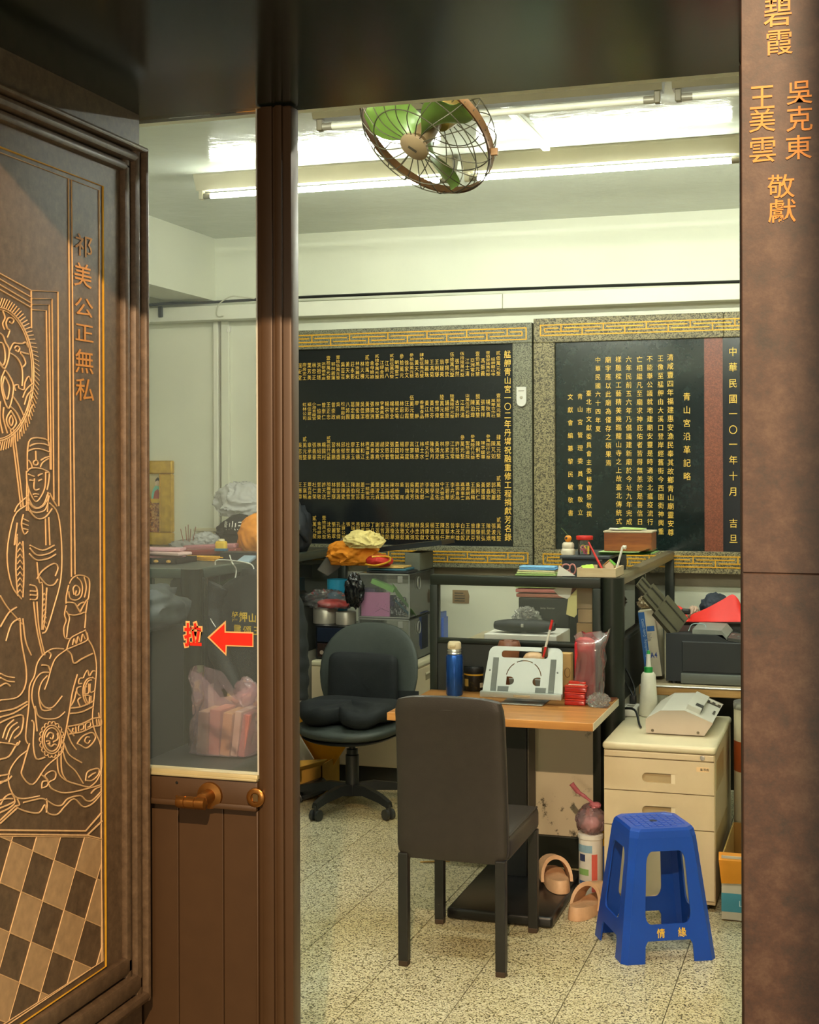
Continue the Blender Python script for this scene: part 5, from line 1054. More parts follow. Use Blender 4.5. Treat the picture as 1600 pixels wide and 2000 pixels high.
# trays, papers, envelopes
p = onsh(322, 1100); trx = p.x
tr = thing('black_tray', 'low black tray of pink papers at far left of shelf', 'tray', (p.x, p.y, ZH))
obj('tray', B().box(p.x - 0.17, p.x + 0.10, p.y - 0.07, p.y + 0.16, ZH + 0.001, ZH + 0.006).box(p.x - 0.17, p.x + 0.10, p.y - 0.07, p.y - 0.064, ZH + 0.001, ZH + 0.03).box(p.x + 0.094, p.x + 0.10, p.y - 0.07, p.y + 0.16, ZH + 0.001, ZH + 0.03).box(p.x - 0.17, p.x - 0.164, p.y - 0.07, p.y + 0.16, ZH + 0.001, ZH + 0.03).box(p.x - 0.17, p.x + 0.10, p.y + 0.154, p.y + 0.16, ZH + 0.001, ZH + 0.03), mat('#221a1c', 0.5), tr)
for i in range(3): obj('bead', B().lathe([(0, 0), (0.012, 0.004), (0.012, 0.012), (0, 0.017)], (p.x - 0.08 + 0.07 * i, p.y - 0.076, ZH + 0.006), 12), mat('#d0a050', 0.4), tr, 60)
for i, (dx, dy, rz, col, nm) in enumerate(((-0.04, 0.05, 0.2, '#cfa0a4', 'pink paper bundle on black tray, topmost'), (0.0, 0.03, -0.15, '#d8b4ae', 'pale pink paper bundle on black tray, middle'), (-0.05, 0.06, 0.05, '#b98088', 'dusky pink paper bundle on black tray, lowest'))):
    slab('paper_bundle', (p.x + dx, p.y + dy, ZH + 0.068 - 0.018 * i), (0.22, 0.12, 0.016), (0, 0.02, rz), mat(col, 0.6), label=nm, cat='papers', group='pink paper bundles')
p = onsh(388, 1095)
slab('maroon_sleeve', (p.x - 0.0, p.y + 0.16, ZH + 0.035), (0.30, 0.12, 0.035), (0, -0.03, 0.15), mat('#7c3430', 0.35), label='maroon plastic sleeve packet behind yellow envelopes', cat='packet')
slab('pink_sleeve', (p.x - 0.06, p.y + 0.28, ZH + 0.055), (0.30, 0.10, 0.03), (0, -0.05, 0.1), mat('#a87074', 0.4), label='dusty pink sleeve packet behind maroon packet', cat='packet')
for i in range(3):
    slab('yellow_envelope', (p.x - 0.01 + 0.018 * i, p.y + 0.02, ZH + 0.006 + 0.007 * i), (0.20, 0.09, 0.006), (0, 0.03, 0.12 + 0.1 * i), YELLOW, label='yellow envelope near shelf edge, %s of three' % ('lowest', 'middle', 'topmost')[i], cat='envelope', group='yellow envelopes')
# incense bundle in a clear pot
p = onsh(352, 1080); q = Vector((p.x - 0.03, p.y + 0.16, ZH))
inc = thing('incense_pot', 'small clear pot of incense sticks on left shelf', 'pot', q)
obj('pot', B().lathe([(0.04, 0.001), (0.045, 0.05), (0.042, 0.05), (0.037, 0.005), (0, 0.005)], q, 18), CLOUDF, inc, 50)
for i in range(5): obj('stick', B().cyl(q + Vector((0.008 * (i - 2), 0.006 * ((i * 2) % 3 - 1), 0.01)), q + Vector((0.022 * (i - 2), 0.01 * ((i * 2) % 3 - 1), 0.13 + 0.012 * (i % 3))), 0.0022, n=6), mat('#8a4a2a', 0.7), inc)
p = onsh(318, 1082); obj('clear_wrap', B().blob((p.x, p.y + 0.3, ZH + 0.002), (0.10, 0.07, 0.035), 51, 0.5, 2.2, 3), CLOUDF, smooth=60, label='crumpled clear wrap below the gold picture', cat='wrap')
def bagblob(x0, x1, y0, y1, Y, seed, m, name, label, cat, amp=0.3, fr=1.7, base=None, dy=0.1, pw=1.0):
    a, c = PY(x0, y1, Y), PY(x1, y0, Y); w_ = (c.x - a.x) / 2; h = (c.z - a.z)
    z = a.z if base is None else base; hh = c.z - z
    return obj(name, B().blob(((a.x + c.x) / 2, Y, z), (w_ / 1.05, dy, hh / 1.85), seed, amp, fr, 5, True, True, None, pw), m, smooth=80, label=label, cat=cat)
WBAG = film('white_bag_film', '#f4f3ee', 0.96, 0.25, 0.15)
bagblob(376, 428, 1040, 1078, 7.42, 53, WBAG, 'small_white_bag', 'small white plastic bag crumpled beside incense pot', 'bag', 0.35, 2.0, ZH, 0.09)
a = onsh(408, 1062)
slab('ledger', (PY(410, 1033, 7.72).x, 7.70, ZH + 0.105), (0.16, 0.09, 0.02), (0, 0, 0), mat('#d8cfae', 0.6), label='cream ledger on box behind small white bag', cat='book')
obj('cream_box', B().rbox(PY(392, 1033, 7.72).x, PY(430, 1033, 7.72).x, 7.66, 7.74, ZH + 0.002, ZH + 0.094, 0.003), mat('#cbbf98', 0.6), label='cream box under ledger behind small white bag', cat='box')
bagblob(428, 530, 1000, 1078, 7.50, 57, mat('#2a2622', 0.7), 'black_bundle', 'black cloth bundle under the large white bag', 'bundle', 0.2, 1.4, ZH, 0.13)
bagblob(427, 520, 944, 1022, 7.52, 55, WBAG, 'large_white_bag', 'large white plastic bag heaped on top of shelf clutter', 'bag', 0.4, 1.6, PY(470, 1008, 7.52).z, 0.13)
cp_ = PY(462, 1060, 7.22)
bcap = thing('baseball_hat', 'black baseball hat with white characters on left shelf', 'hat', (cp_.x, 7.22, ZH))
cr = pxm(30, cp_); cz = PY(462, 1042, 7.22).z
obj('stand', B().rbox(cp_.x - cr * 0.8, cp_.x + cr * 0.9, 7.16, 7.30, ZH + 0.001, cz - 0.001, 0.01), mat('#24201c', 0.7), bcap)
obj('crown', B().lathe([(cr, 0), (cr * 1.02, cr * 0.4), (cr * 0.85, cr * 0.9), (cr * 0.5, cr * 1.2), (0, cr * 1.3)], (cp_.x + 0.02, 7.22, cz), 28, sy=1.05), mat('#191816', 0.8), bcap, 70)
obj('visor', B().grid(lambda u, v: Vector((cp_.x + 0.02 + cos(pi * (0.55 + 0.75 * u)) * cr * (0.95 + 0.85 * v), 7.22 + sin(pi * (0.55 + 0.75 * u)) * cr * (0.95 + 0.4 * v), cz + 0.008 + 0.012 * sin(pi * u) * (1 - v))), 16, 5), mat('#151412', 0.8), bcap, 70)
ft2 = lambda u, v: Vector((cp_.x + 0.02 + cr * 0.98 * sin(u), 7.22 - cr * 1.02 * cos(u) - 0.004 + 0.25 * cr * max(0, v - cr * 0.5) / cr * 1.2, cz + v))
obj('cap_characters', lettering([('青', -0.75, cr * 0.55, 0.62, cr * 0.62), ('山', -0.05, cr * 0.55, 0.62, cr * 0.62), ('王', 0.6, cr * 0.55, 0.62, cr * 0.62)], ft2, 0.02), mat('#e8e4d8', 0.6), bcap, label='white characters')
bagblob(468, 545, 1003, 1072, 6.95, 61, ORANGE, 'orange_shirt', 'bright orange shirt heaped beside black cap on left shelf', 'garment', 0.18, 1.3, ZH, 0.12)
a, c = PY(440, 1090, 6.55), PY(510, 1072, 6.55)
obj('long_box', B().rbox(PY(436, 1080, 6.62).x, PY(505, 1080, 6.62).x, 6.58, 6.70, ZH + 0.001, ZH + 0.045, 0.003), mat('#24262a', 0.5), label='long dark box in front of orange shirt', cat='box')
slab('calculator', (PY(478, 1085, 6.45).x, 6.47, ZH + 0.016), (0.07, 0.10, 0.018), (0.25, 0, 0), mat('#8fa4b4', 0.4), label='small grey-blue calculator at shelf edge by door frame', cat='calculator')
tp = PY(450, 1066, 6.75)
tape = thing('tape_measure', 'yellow and blue tape measure on long dark box', 'tool', (tp.x, 6.64, ZH + 0.046))
obj('case', B().rbox(tp.x - 0.03, tp.x + 0.03, 6.62, 6.66, ZH + 0.047, ZH + 0.10, 0.012, 3), mat('#e0b83a', 0.4), tape, 50)
obj('band', B().rbox(tp.x - 0.031, tp.x + 0.031, 6.618, 6.662, ZH + 0.046, ZH + 0.062, 0.004), mat('#2c6a8a', 0.4), tape)
obj('knob', B().lathe([(0.018, 0), (0.016, 0.01), (0, 0.012)], (tp.x, 6.64, ZH + 0.10), 14), mat('#d9cfa8', 0.4), tape, 50)
wc = [onsh(440, 1078) + Vector((0, 0.03, 0.012)), onsh(446, 1084) + Vector((0, 0, 0.03)), Vector((XS + 0.02, 6.25, ZH + 0.022)), Vector((XS + 0.045, 6.25, ZH - 0.02)), Vector((XS + 0.04, 6.23, ZH - 0.09))]
wt = thing('white_charger', 'white charger with cord hanging over the left partition', 'charger', wc[0])
obj('plug', B().rbox(wc[0].x - 0.025, wc[0].x + 0.02, wc[0].y - 0.02, wc[0].y + 0.02, ZH + 0.001, ZH + 0.035, 0.008), WHITEP, wt, 50)
obj('cord', B().tube(spline(wc, 6), 0.0035, 6), WHITEP, wt, 60)
p = onsh(430, 1080); obj('red_tassel', B().blob((p.x, p.y + 0.05, ZH + 0.002), (0.05, 0.04, 0.025), 63, 0.5, 2.5, 3), mat('#b02a26', 0.6), smooth=60, label='red tassel charm beside the white charger', cat='charm')
bk_ = PY(590, 1060, 7.0)
bp = thing('black_backpack', 'black nylon backpack on shelf just right of door frame', 'backpack', (PY(582, 1060, 7.3).x, 7.3, ZH))
px_ = PY(578, 1040, 7.3); 
obj('body', B().blob((px_.x - 0.02, 7.3, ZH), (pxm(36, px_), 0.10, (PY(578, 970, 7.3).z - ZH) / 1.9), 67, 0.22, 1.5, 4), mat('#20242a', 0.55, 0, 0.15, 12), bp, 80)
obj('strap', B().tube(spline([px_ + Vector((-0.03, -0.11, 0.12)), px_ + Vector((0.03, -0.13, 0.06)), px_ + Vector((0.07, -0.10, 0.0)), px_ + Vector((0.09, -0.05, -0.045))], 5), 0.011, 8), mat('#15181c', 0.6), bp, 60)
obj('buckle', B().rbox(px_.x + 0.055, px_.x + 0.075, 7.3 - 0.135, 7.3 - 0.115, px_.z + 0.02, px_.z + 0.05, 0.004), mat('#5a6064', 0.4), bp)

# ---- gold framed picture on the back wall
f0, f1 = PY(258, 900, YB - 0.03), PY(338, 1066, YB - 0.03)
zt_, zb_ = f0.z, f1.z; fxl, fxr = f1.x - 0.46, f1.x
pf = thing('framed_picture', 'gold framed devotional picture hung at far left of back wall', 'picture', ((fxl + fxr) / 2, YB - 0.03, zb_))
fw_ = pxm(26, f1); GF = mat('#d0a53c', 0.32, 0.5, 0.15, 30, name='gilt_frame')
for nm, q in (('frame_bar', (fxl, fxr, zt_ - fw_, zt_)), ('frame_bar', (fxl, fxr, zb_, zb_ + fw_)), ('frame_bar', (fxl, fxl + fw_, zb_ + fw_, zt_ - fw_)), ('frame_bar', (fxr - fw_, fxr, zb_ + fw_, zt_ - fw_))):
    fbq = obj(nm, B().rbox(q[0], q[1], YB - 0.045, YB - 0.003, q[2], q[3], 0.010, 3), GF, pf, 50)
bd = B(); n_ = 44
for i in range(n_):
    z = zb_ + fw_ + (zt_ - zb_ - 2 * fw_) * (i + 0.5) / n_; bd.add([(p.x * 0.006 + fxr - fw_, p.y * 0.006 + YB - 0.044, p.z * 0.006 + z) for p in ico(1)[0]], ico(1)[1])
    bd.add([(p.x * 0.005 + fxr - 0.006, p.y * 0.005 + YB - 0.044, p.z * 0.006 + z) for p in ico(1)[0]], ico(1)[1])
obj('beading', bd, GF, pf, 60, kind='stuff')
def pictm():
    m, nt, p, o = _new('picture_print'); tc = nt.nodes.new('ShaderNodeTexCoord'); sp = nt.nodes.new('ShaderNodeSeparateXYZ'); nt.links.new(tc.outputs['Generated'], sp.inputs[0])
    g = _ramp(nt, sp.outputs[2], [(0.0, lin('#3a3560')), (0.06, lin('#8a4a24')), (0.45, lin('#9a6a34')), (0.62, lin('#c4a468')), (1.0, lin('#d4c494'))])
    f = _ramp(nt, _noise(nt, _coord(nt), 70, 5, 0.8), [(0.38, lin('#2a1812')), (0.5, lin('#b8662a')), (0.62, lin('#e8c070'))])
    k = _ramp(nt, sp.outputs[2], [(0.55, (1, 1, 1, 1)), (0.62, (0, 0, 0, 1))]); mx = nt.nodes.new('ShaderNodeMix'); mx.data_type = 'RGBA'
    mm = nt.nodes.new('ShaderNodeMath'); mm.operation = 'MULTIPLY'; mm.inputs[1].default_value = 0.75; nt.links.new(k, mm.inputs[0]); nt.links.new(mm.outputs[0], mx.inputs[0])
    nt.links.new(g, mx.inputs[6]); nt.links.new(f, mx.inputs[7]); nt.links.new(mx.outputs[2], p.inputs['Base Color']); p.inputs['Roughness'].default_value = 0.3; return m
obj('print', B().box(fxl + fw_, fxr - fw_, YB - 0.02, YB - 0.01, zb_ + fw_, zt_ - fw_), pictm(), pf)
# seated figure of the print, as flat coloured shapes on the paper
def flat(pts, c, nm, yy): obj(nm, B().prism([PY(x, y, YB - 0.0205 - yy) for x, y in pts], (0, 0.0004, 0)), mat(c, 0.4), pf)
flat([(296, 966), (299, 955), (304, 948), (310, 950), (316, 956), (319, 968), (318, 976), (296, 976)], '#7ec8b0', 'robe_print', 0.0)
flat([(299, 976), (302, 960), (308, 955), (314, 962), (315, 976)], '#a8443a', 'robe_print', 0.0008)
flat([(303, 948), (303, 942), (306, 938), (310, 938), (312, 943), (311, 949)], '#e2c6a2', 'face_print', 0.0012)
flat([(303, 941), (304, 936), (308, 932), (312, 936), (312, 941), (308, 938)], '#1c1a18', 'hair_print', 0.0016)
flat([(294, 974), (320, 974), (318, 982), (296, 982)], '#d8a830', 'lotus_print', 0.0018)

# ================================================================== BEHIND / ON THE MIDDLE PARTITION
dk = thing('inner_desk', 'inner desk shelf behind the middle partition glass', 'desk', (-1.4, 6.35, 0))
obj('desktop', B().rbox(XPL + 0.02, XP - 0.085, 5.99, 6.75, 0.875, 0.90, 0.003), mat('#b8ac8c', 0.4), dk)
for x in (XPL + 0.05, XP - 0.10): obj('side_panel', B().box(x - 0.015, x + 0.015, 5.97, 6.70, 0, 0.875), OFFWH, dk)
ZD = 0.90
a, c = PY(966, 1240, 6.05), PY(1084, 1212, 6.05)
obj('paper_stack', B().rbox(PY(955, 1240, 6.08).x, PY(1095, 1240, 6.08).x, 5.995, 6.30, ZD + 0.001, PY(1020, 1240, 6.0).z, 0.003), PAPER, label='stack of white papers under black pouch behind glass', cat='papers')
zps = PY(1020, 1240, 6.0).z + 0.001
pz_ = PY(1025, 1228, 6.07); pouch = thing('black_pouch', 'long black padded pouch lying behind partition glass', 'pouch', (pz_.x, 6.08, zps))
obj('body', B().grid(lambda u, v: Vector((pz_.x + (v - 0.5) * pxm(120, pz_), 6.07 + cos(2 * pi * u) * 0.045 * (sin(pi * (0.04 + 0.92 * v)) ** 0.3), zps + 0.031 + sin(2 * pi * u) * 0.031 * (sin(pi * (0.04 + 0.92 * v)) ** 0.3) * (1 - 0.15 * math.exp(-((v - 0.5) / 0.05) ** 2)))), 20, 24, True), mat('#141515', 0.6), pouch, 80)
obj('zip_tab', B().rbox(pz_.x - 0.006, pz_.x + 0.006, 6.018, 6.026, zps + 0.03, zps + 0.045, 0.002), STEEL, pouch)
bx_, bxx = PY(1013, 1170, 6.34), PY(1112, 1170, 6.34)
jb_ = thing('black_carton', 'black carton with faint white lettering behind partition glass', 'box', ((bx_.x + bxx.x) / 2, 6.4, ZD))
zj = PY(1060, 1168, 6.34).z
obj('carton', B().rbox(bx_.x, bxx.x, 6.34, 6.52, ZD + 0.001, zj, 0.004), mat('#1e1f1c', 0.45), jb_)
kw = pxm(1, bx_); wp = PY(1056, 1189, 6.34)
obj('lettering', word('Jump Starter', wp.x, wp.z, 5.2 * kw, lambda u, v: Vector((u, 6.3385, v))), mat('#b9b4a0', 0.5), jb_)
for i, (y, c_, nm) in enumerate(((1160, '#9c5a44', 'brown-red'), (1150, '#b4645c', 'dusty red'), (1145, '#a8c078', 'sage green'))):
    z0_ = zj + 0.002 + 0.022 * i; slab('flat_folder', ((bx_.x + bxx.x) / 2 - 0.005 * i, 6.43, z0_ + 0.009), (bxx.x - bx_.x + 0.02, 0.2, 0.017), (0, 0, 0.03 * i), mat(c_, 0.5), label='%s folder lying on the black carton behind glass' % nm, cat='folder')
bagblob(1003, 1055, 1188, 1216, 6.20, 71, CLEARF, 'clear_bag', 'crumpled clear bag in front of black carton behind glass', 'bag', 0.5, 2.0, zps + 0.001, 0.05)
def sheet(name, pts, Y, m, label, cat, th=0.0015, curl=0.0):
    P_ = [PY(x, y, Y) + Vector((0, curl * i, 0)) for i, (x, y) in enumerate(pts)]
    return obj(name, B().prism(P_, (0, th, 0)), m, label=label, cat=cat)
sheet('white_slip', [(1081, 1152), (1092, 1146), (1118, 1146), (1114, 1165), (1108, 1170), (1092, 1164)], 5.925, PAPER, 'white paper slip taped inside partition glass', 'paper')
sheet('yellow_slip', [(1110, 1168), (1127, 1150), (1127, 1200), (1122, 1206), (1106, 1200)], 5.930, mat('#d9d08a', 0.6), 'yellow paper slip inside partition glass beside cartons', 'paper')
nb_ = sheet('brown_notice', [(884, 1152), (914, 1153), (917, 1164), (916, 1179), (884, 1178)], YB - 0.004, mat('#8a6a44', 0.7), 'small brown notice stuck on wall seen through partition', 'notice', 0.002)
lb = B()
for i in range(4): q0, q1 = PY(888, 1158 + 5 * i, YB - 0.0045), PY(908 - 3 * (i == 0), 1158 + 5 * i, YB - 0.0045); lb.box(q0.x, q1.x, YB - 0.0052, YB - 0.0043, q0.z - 0.004, q0.z + 0.002)
obj('print_lines', lb, mat('#3a2a1a', 0.7), nb_)
x0, x1 = PY(1128, 1200, 6.0).x, XP - 0.115
zc_ = [ZD + 0.002, PY(1150, 1217, 5.98).z, PY(1150, 1190, 5.98).z, PY(1150, 1143, 5.98).z]
for i, (c_, nm) in enumerate((('#b08a58', 'lowest, printed'), ('#b59468', 'middle'), ('#a88c66', 'topmost'))):
    cbx = thing('small_carton', 'plain cardboard carton stacked behind right end of glass, %s' % nm, 'box', ((x0 + x1) / 2, 6.06, zc_[i]), group='cartons behind the glass')
    obj('carton', B().rbox(x0 + 0.006 * (i == 1), x1, 5.98, 6.14, zc_[i] + 0.001, zc_[i + 1] - 0.001, 0.003), mat(c_, 0.7), cbx)
    if i == 0:
        lb = B(); zc3 = (zc_[0] + zc_[1]) / 2 + 0.01
        lb.tube([Vector(((x0 + x1) / 2 - 0.012 + 0.02 * cos(t_), 5.979, zc3 + 0.016 * sin(t_))) for t_ in [j * 2 * pi / 16 for j in range(16)]], 0.0015, 4, True)
        for j in range(5): lb.box((x0 + x1) / 2 + 0.012, (x0 + x1) / 2 + 0.03, 5.9785, 5.9795, zc3 - 0.015 + 0.007 * j, zc3 - 0.012 + 0.007 * j)
        obj('printed_mark', lb, mat('#5a4026', 0.7), cbx)
# things on top of the partition / on the dark hutch behind it
hx0, hx1 = PY(1098, 1095, 6.30).x, XP - 0.10
ht_ = PY(1180, 1086, 6.28).z
hu = thing('desk_hutch', 'dark desk hutch behind the partition carrying box and jar', 'hutch', ((hx0 + hx1) / 2, 6.45, ZD))
hx1 = XP - 0.085
obj('case', B().rbox(PY(1098, 1095, 6.28).x, hx1, 6.56, 6.74, ZD + 0.001, ht_ - 0.012, 0.004), mat('#2a3036', 0.5), hu)
obj('top_board', B().rbox(PY(1095, 1095, 6.28).x, hx1, 6.26, 6.74, ht_ - 0.014, ht_, 0.003), mat('#3a4046', 0.4), hu)
obj('front_board', B().rbox(PY(1098, 1095, 6.28).x, hx1, 6.28, 6.295, ht_ - 0.10, ht_ - 0.014, 0.002), mat('#2c343a', 0.45), hu)
wz = ht_ + 0.001
def onh(x, Y): return PY(x, 1080, Y)
a = onh(1110, 6.33)
fg = thing('dharma_figure', 'little orange ball ornament on round cream base atop hutch', 'ornament', (a.x, 6.33, wz))
k = pxm(1, a)
obj('base', B().lathe([(13.5 * k, 0), (14 * k, 6 * k), (12.5 * k, 11 * k), (11 * k, 12 * k), (12 * k, 15 * k), (11.5 * k, 21 * k), (9 * k, 24 * k), (0, 24 * k)], (a.x, 6.33, wz), 24), mat('#d9cdb4', 0.5), fg, 50)
obj('ball', B().lathe([(0, 0), (5 * k, 1.5 * k), (7 * k, 6 * k), (6.5 * k, 10 * k), (4 * k, 13 * k), (0, 14 * k)], (a.x, 6.33, wz + 24 * k), 18), mat('#e08a1e', 0.35), fg, 70)
obj('leaf', B().tube(spline([(a.x, 6.325, wz + 37 * k), (a.x - 0.012, 6.325, wz + 44 * k), (a.x - 0.03, 6.32, wz + 52 * k)], 4), 0.002, 5), mat('#4a5a2a', 0.6), fg)
obj('eye_patch', B().lathe([(0, 0), (2.6 * k, 0), (0, 1.2 * k)], (a.x - 2 * k, 6.33 - 6.4 * k, wz + 32 * k), 10, (0, -1, 0)), mat('#22242c', 0.5), fg)
a = onh(1142, 6.34); k = pxm(1, a)
jr = thing('candy_jar', 'clear jar of coloured rubber bands with red lid', 'jar', (a.x, 6.34, wz))
obj('glass', B().lathe([(12.5 * k, 0), (13 * k, 3 * k), (13 * k, 25 * k), (12 * k, 29 * k), (12 * k, 30 * k)], (a.x, 6.34, wz), 24), ACRYL, jr, 50)
obj('lid', B().lathe([(15.5 * k, 29 * k), (16.3 * k, 30 * k), (16.3 * k, 36 * k), (15.5 * k, 37 * k), (0, 37 * k)], (a.x, 6.34, wz), 28), RED, jr, 40)
random.seed(3)
for i in range(16):
    r0 = random.uniform(3, 5.5) * k; cc = Vector((a.x + random.uniform(-5, 5) * k, 6.34 + random.uniform(-5, 5) * k, wz + random.uniform(6, 14) * k)); n1 = Vector((random.uniform(-1, 1), random.uniform(-1, 1), random.uniform(-1, 1))).normalized(); u1 = n1.orthogonal(); u1.normalize(); u2_ = n1.cross(u1)
    obj('rubber_band', B().tube([cc + (u1 * cos(t_) + u2_ * sin(t_)) * r0 for t_ in [j * 2 * pi / 10 for j in range(10)]], 1.0 * k, 5, True), mat(('#d83a6a', '#e8c030', '#3a9a4a', '#c82a2a', '#e06a9a')[i % 5], 0.5), jr, 60)
obj('label_strip', B().box(a.x + 8 * k, a.x + 11.5 * k, 6.34 - 12.5 * k, 6.34 - 11 * k, wz + 2 * k, wz + 18 * k), mat('#d8b040', 0.5), jr)
a, c = onh(1180, 6.40), onh(1275, 6.40); k = pxm(1, a)
for i, (c_, nm) in enumerate((('#9ac87a', 'lowest, pale green'), ('#7ab860', 'mid green'), ('#b8d890', 'topmost, lime'))):
    g = B().grid(lambda u, v: Vector((a.x - 0.02 + (c.x - a.x + 0.03 - 0.012 * i) * u, 6.35 + 0.22 * v, wz + 0.002 + 0.004 * i + 0.012 * max(0, u - 0.8) / 0.2 * (1 + i) * 0.5)), 12, 2); q = B().add([p + Vector((0, 0, 0.003)) for p in g.v], g.f); g.add(q.v, q.f)
    obj('green_sheet', g, mat(c_, 0.55), smooth=40, label='green plastic folder under the wooden box, %s' % nm, cat='folder', group='green folders under wooden box')
wz2 = wz + 0.015
wbx = thing('wooden_box', 'reddish wooden box topped with papers on the hutch', 'box', ((a.x + c.x) / 2, 6.44, wz2))
x1w = PY(1273, 1050, 6.40).x; zwt = PY(1220, 1037, 6.40).z
obj('box', B().rbox(a.x, x1w, 6.40, 6.56, wz2, zwt - 0.008, 0.003), woodm('reddish_wood', '#6e3416', '#a05a26', (6, 40, 60), 0.35), wbx)
obj('lid', B().rbox(a.x - 0.003, x1w + 0.003, 6.396, 6.563, zwt - 0.008, zwt, 0.002), mat('#c8b89a', 0.5), wbx)
for i, (c_, w_) in enumerate((('#dad6c4', 0.17), ('#b8cf7a', 0.11))):
    slab('loose_paper', ((a.x + x1w) / 2 - 0.01 + 0.02 * i, 6.47, zwt + 0.005 + 0.004 * i), (w_, 0.11, 0.003), (0, 0.03, 0.12 - 0.2 * i), mat(c_, 0.6), label=('white' if i == 0 else 'yellow-green') + ' loose paper on top of the wooden box', cat='paper')
# tray on the partition corner
YQ = 5.985; p0_ = PZ(1126, 1125, ZP + 0.001); 
tx0, tx1 = PY(1127, 1118, 5.95).x, PY(1192, 1118, 5.95).x
def ontop(x, Y=5.93): return PY(x, 1110, Y)
wt_ = thing('wooden_tray', 'shallow pale wooden desk tray on partition corner', 'tray', ((tx0 + tx1) / 2, 6.03, ZP))
zt0_ = ZP + 0.002; wd_ = woodm('pale_wood', '#c4a880', '#d8c4a0', (8, 40, 40), 0.5); ty0, ty1 = 5.90, 6.12; tx0, tx1 = PY(1127, 1118, ty0).x, XP + 0.0
obj('base', B().box(tx0, tx1, ty0, ty1, zt0_, zt0_ + 0.006), wd_, wt_)
for q in ((tx0, tx1, ty0, ty0 + 0.008), (tx0, tx1, ty1 - 0.008, ty1), (tx0, tx0 + 0.008, ty0 + 0.008, ty1 - 0.008), (tx1 - 0.008, tx1, ty0 + 0.008, ty1 - 0.008)): obj('wall', B().box(*q, zt0_ + 0.006, zt0_ + 0.038), wd_, wt_)
k = pxm(1, (tx0, ty0, 1.2)); ztr = zt0_ + 0.008
r0, r1 = PY(1180, 1110, 6.00), PY(1152, 1058, 6.06)
obj('red_pen', B().cyl(Vector((r0.x, 6.0, ztr + 0.004)), Vector((r1.x, 6.03, r1.z)), 0.0055, 0.004, n=8), RED, smooth=40, label='red pen standing slanted in the wooden tray', cat='pen')
r0, r1 = PY(1205, 1100, 6.02), PY(1218, 1067, 6.05)
ws = thing('white_pipe', 'white plastic tube standing in the wooden tray', 'tube', (r0.x, 6.02, ztr))
q0 = Vector((min(r0.x, tx1 - 0.02), 6.02, ztr + 0.004)); q1 = Vector((r1.x, 6.03, r1.z))
obj('stem', B().cyl(q0, q1, 0.005, n=8), WHITEP, ws, 40); obj('tip', B().cyl(q1, q1 + Vector((0.014, -0.004, -0.004)), 0.006, 0.009, n=8), WHITEP, ws, 40)
a = Vector((tx0 + 0.115, 6.06, ztr)); hs = thing('toy_house', 'tiny toy house with green roof in the wooden tray', 'ornament', a)
s_ = 0.019
obj('wall', B().prism([(a.x - s_, a.y - 0.014, a.z), (a.x + s_, a.y - 0.014, a.z), (a.x + s_, a.y - 0.014, a.z + 0.034), (a.x, a.y - 0.014, a.z + 0.052), (a.x - s_, a.y - 0.014, a.z + 0.034)], (0, 0.028, 0)), mat('#d8bfa0', 0.6), hs)
for s in (-1, 1): obj('roof', B().obox((a.x + s * 0.012, a.y, a.z + 0.046), Vector((s * 0.7, 0, -0.62)).normalized(), (0, 1, 0), Vector((s * 0.62, 0, 0.7)).normalized(), 0.0165, 0.019, 0.002), mat('#6ab03a' if s > 0 else '#b8864a', 0.5), hs)
obj('door', B().box(a.x - 0.004, a.x + 0.004, a.y - 0.016, a.y - 0.0135, a.z, a.z + 0.016), mat('#6a4a3a', 0.5), hs)
obj('black_clip', B().rbox(tx0 + 0.058, tx0 + 0.078, 6.07, 6.095, ztr, ztr + 0.055, 0.004), mat('#1f2422', 0.5), label='small black lighter standing in the wooden tray', cat='lighter')
slab('lime_note', (tx0 + 0.035, 5.97, ztr + 0.03), (0.05, 0.06, 0.004), (0.2, -0.1, 0.3), mat('#b4d84a', 0.6), label='lime green note in the wooden tray', cat='note')
# card, scissors, folders left of the tray
obj('white_card', B().prism([PY(x, y, 5.905) for x, y in ((1088, 1125), (1092, 1104), (1124, 1125))], (0, 0.002, 0)).prism([PY(1092, 1104, 5.907), PY(1124, 1125, 5.907), PY(1108, 1122, 5.925)], (0, 0.002, 0)), PAPER, label='folded triangular white card on partition top', cat='card')
sc0 = PY(1112, 1115, 5.92)
sz = thing('scissors', 'pink-handled scissors behind the triangular white card', 'scissors', (sc0.x, 5.925, ZP))
for i, (x, y, rx_, rz_) in enumerate(((1106, 1108, 8, 6), (1118, 1112, 6, 10))):
    c_ = PY(x, y, 5.93); kk_ = pxm(1, c_); obj('handle', B().tube([Vector((c_.x + rx_ * kk_ * cos(t_), 5.93 + 0.006 * i, c_.z + rz_ * kk_ * sin(t_))) for t_ in [j * 2 * pi / 16 for j in range(16)]], 1.6 * kk_, 6, True), mat('#b87a72', 0.5), sz, 60)
obj('blade', B().cyl(PY(1112, 1120, 5.935), Vector((sc0.x + 0.02, 5.935, ZP + 0.004)), 0.004, 0.002, n=6), STEEL, sz)
c_ = PY(1127, 1106, 5.975); kk_ = pxm(1, c_); obj('round_charm', B().lathe([(8 * kk_, 0), (8.5 * kk_, 0.004), (7 * kk_, 0.012), (0, 0.016)], (c_.x - 0.03, 5.96, ZP + 0.001), 16), mat('#a87a6c', 0.5), smooth=50, label='round brownish charm beside scissors on partition', cat='charm')
fx0, fx1 = PY(1012, 1112, 5.93).x, PY(1089, 1112, 5.93).x
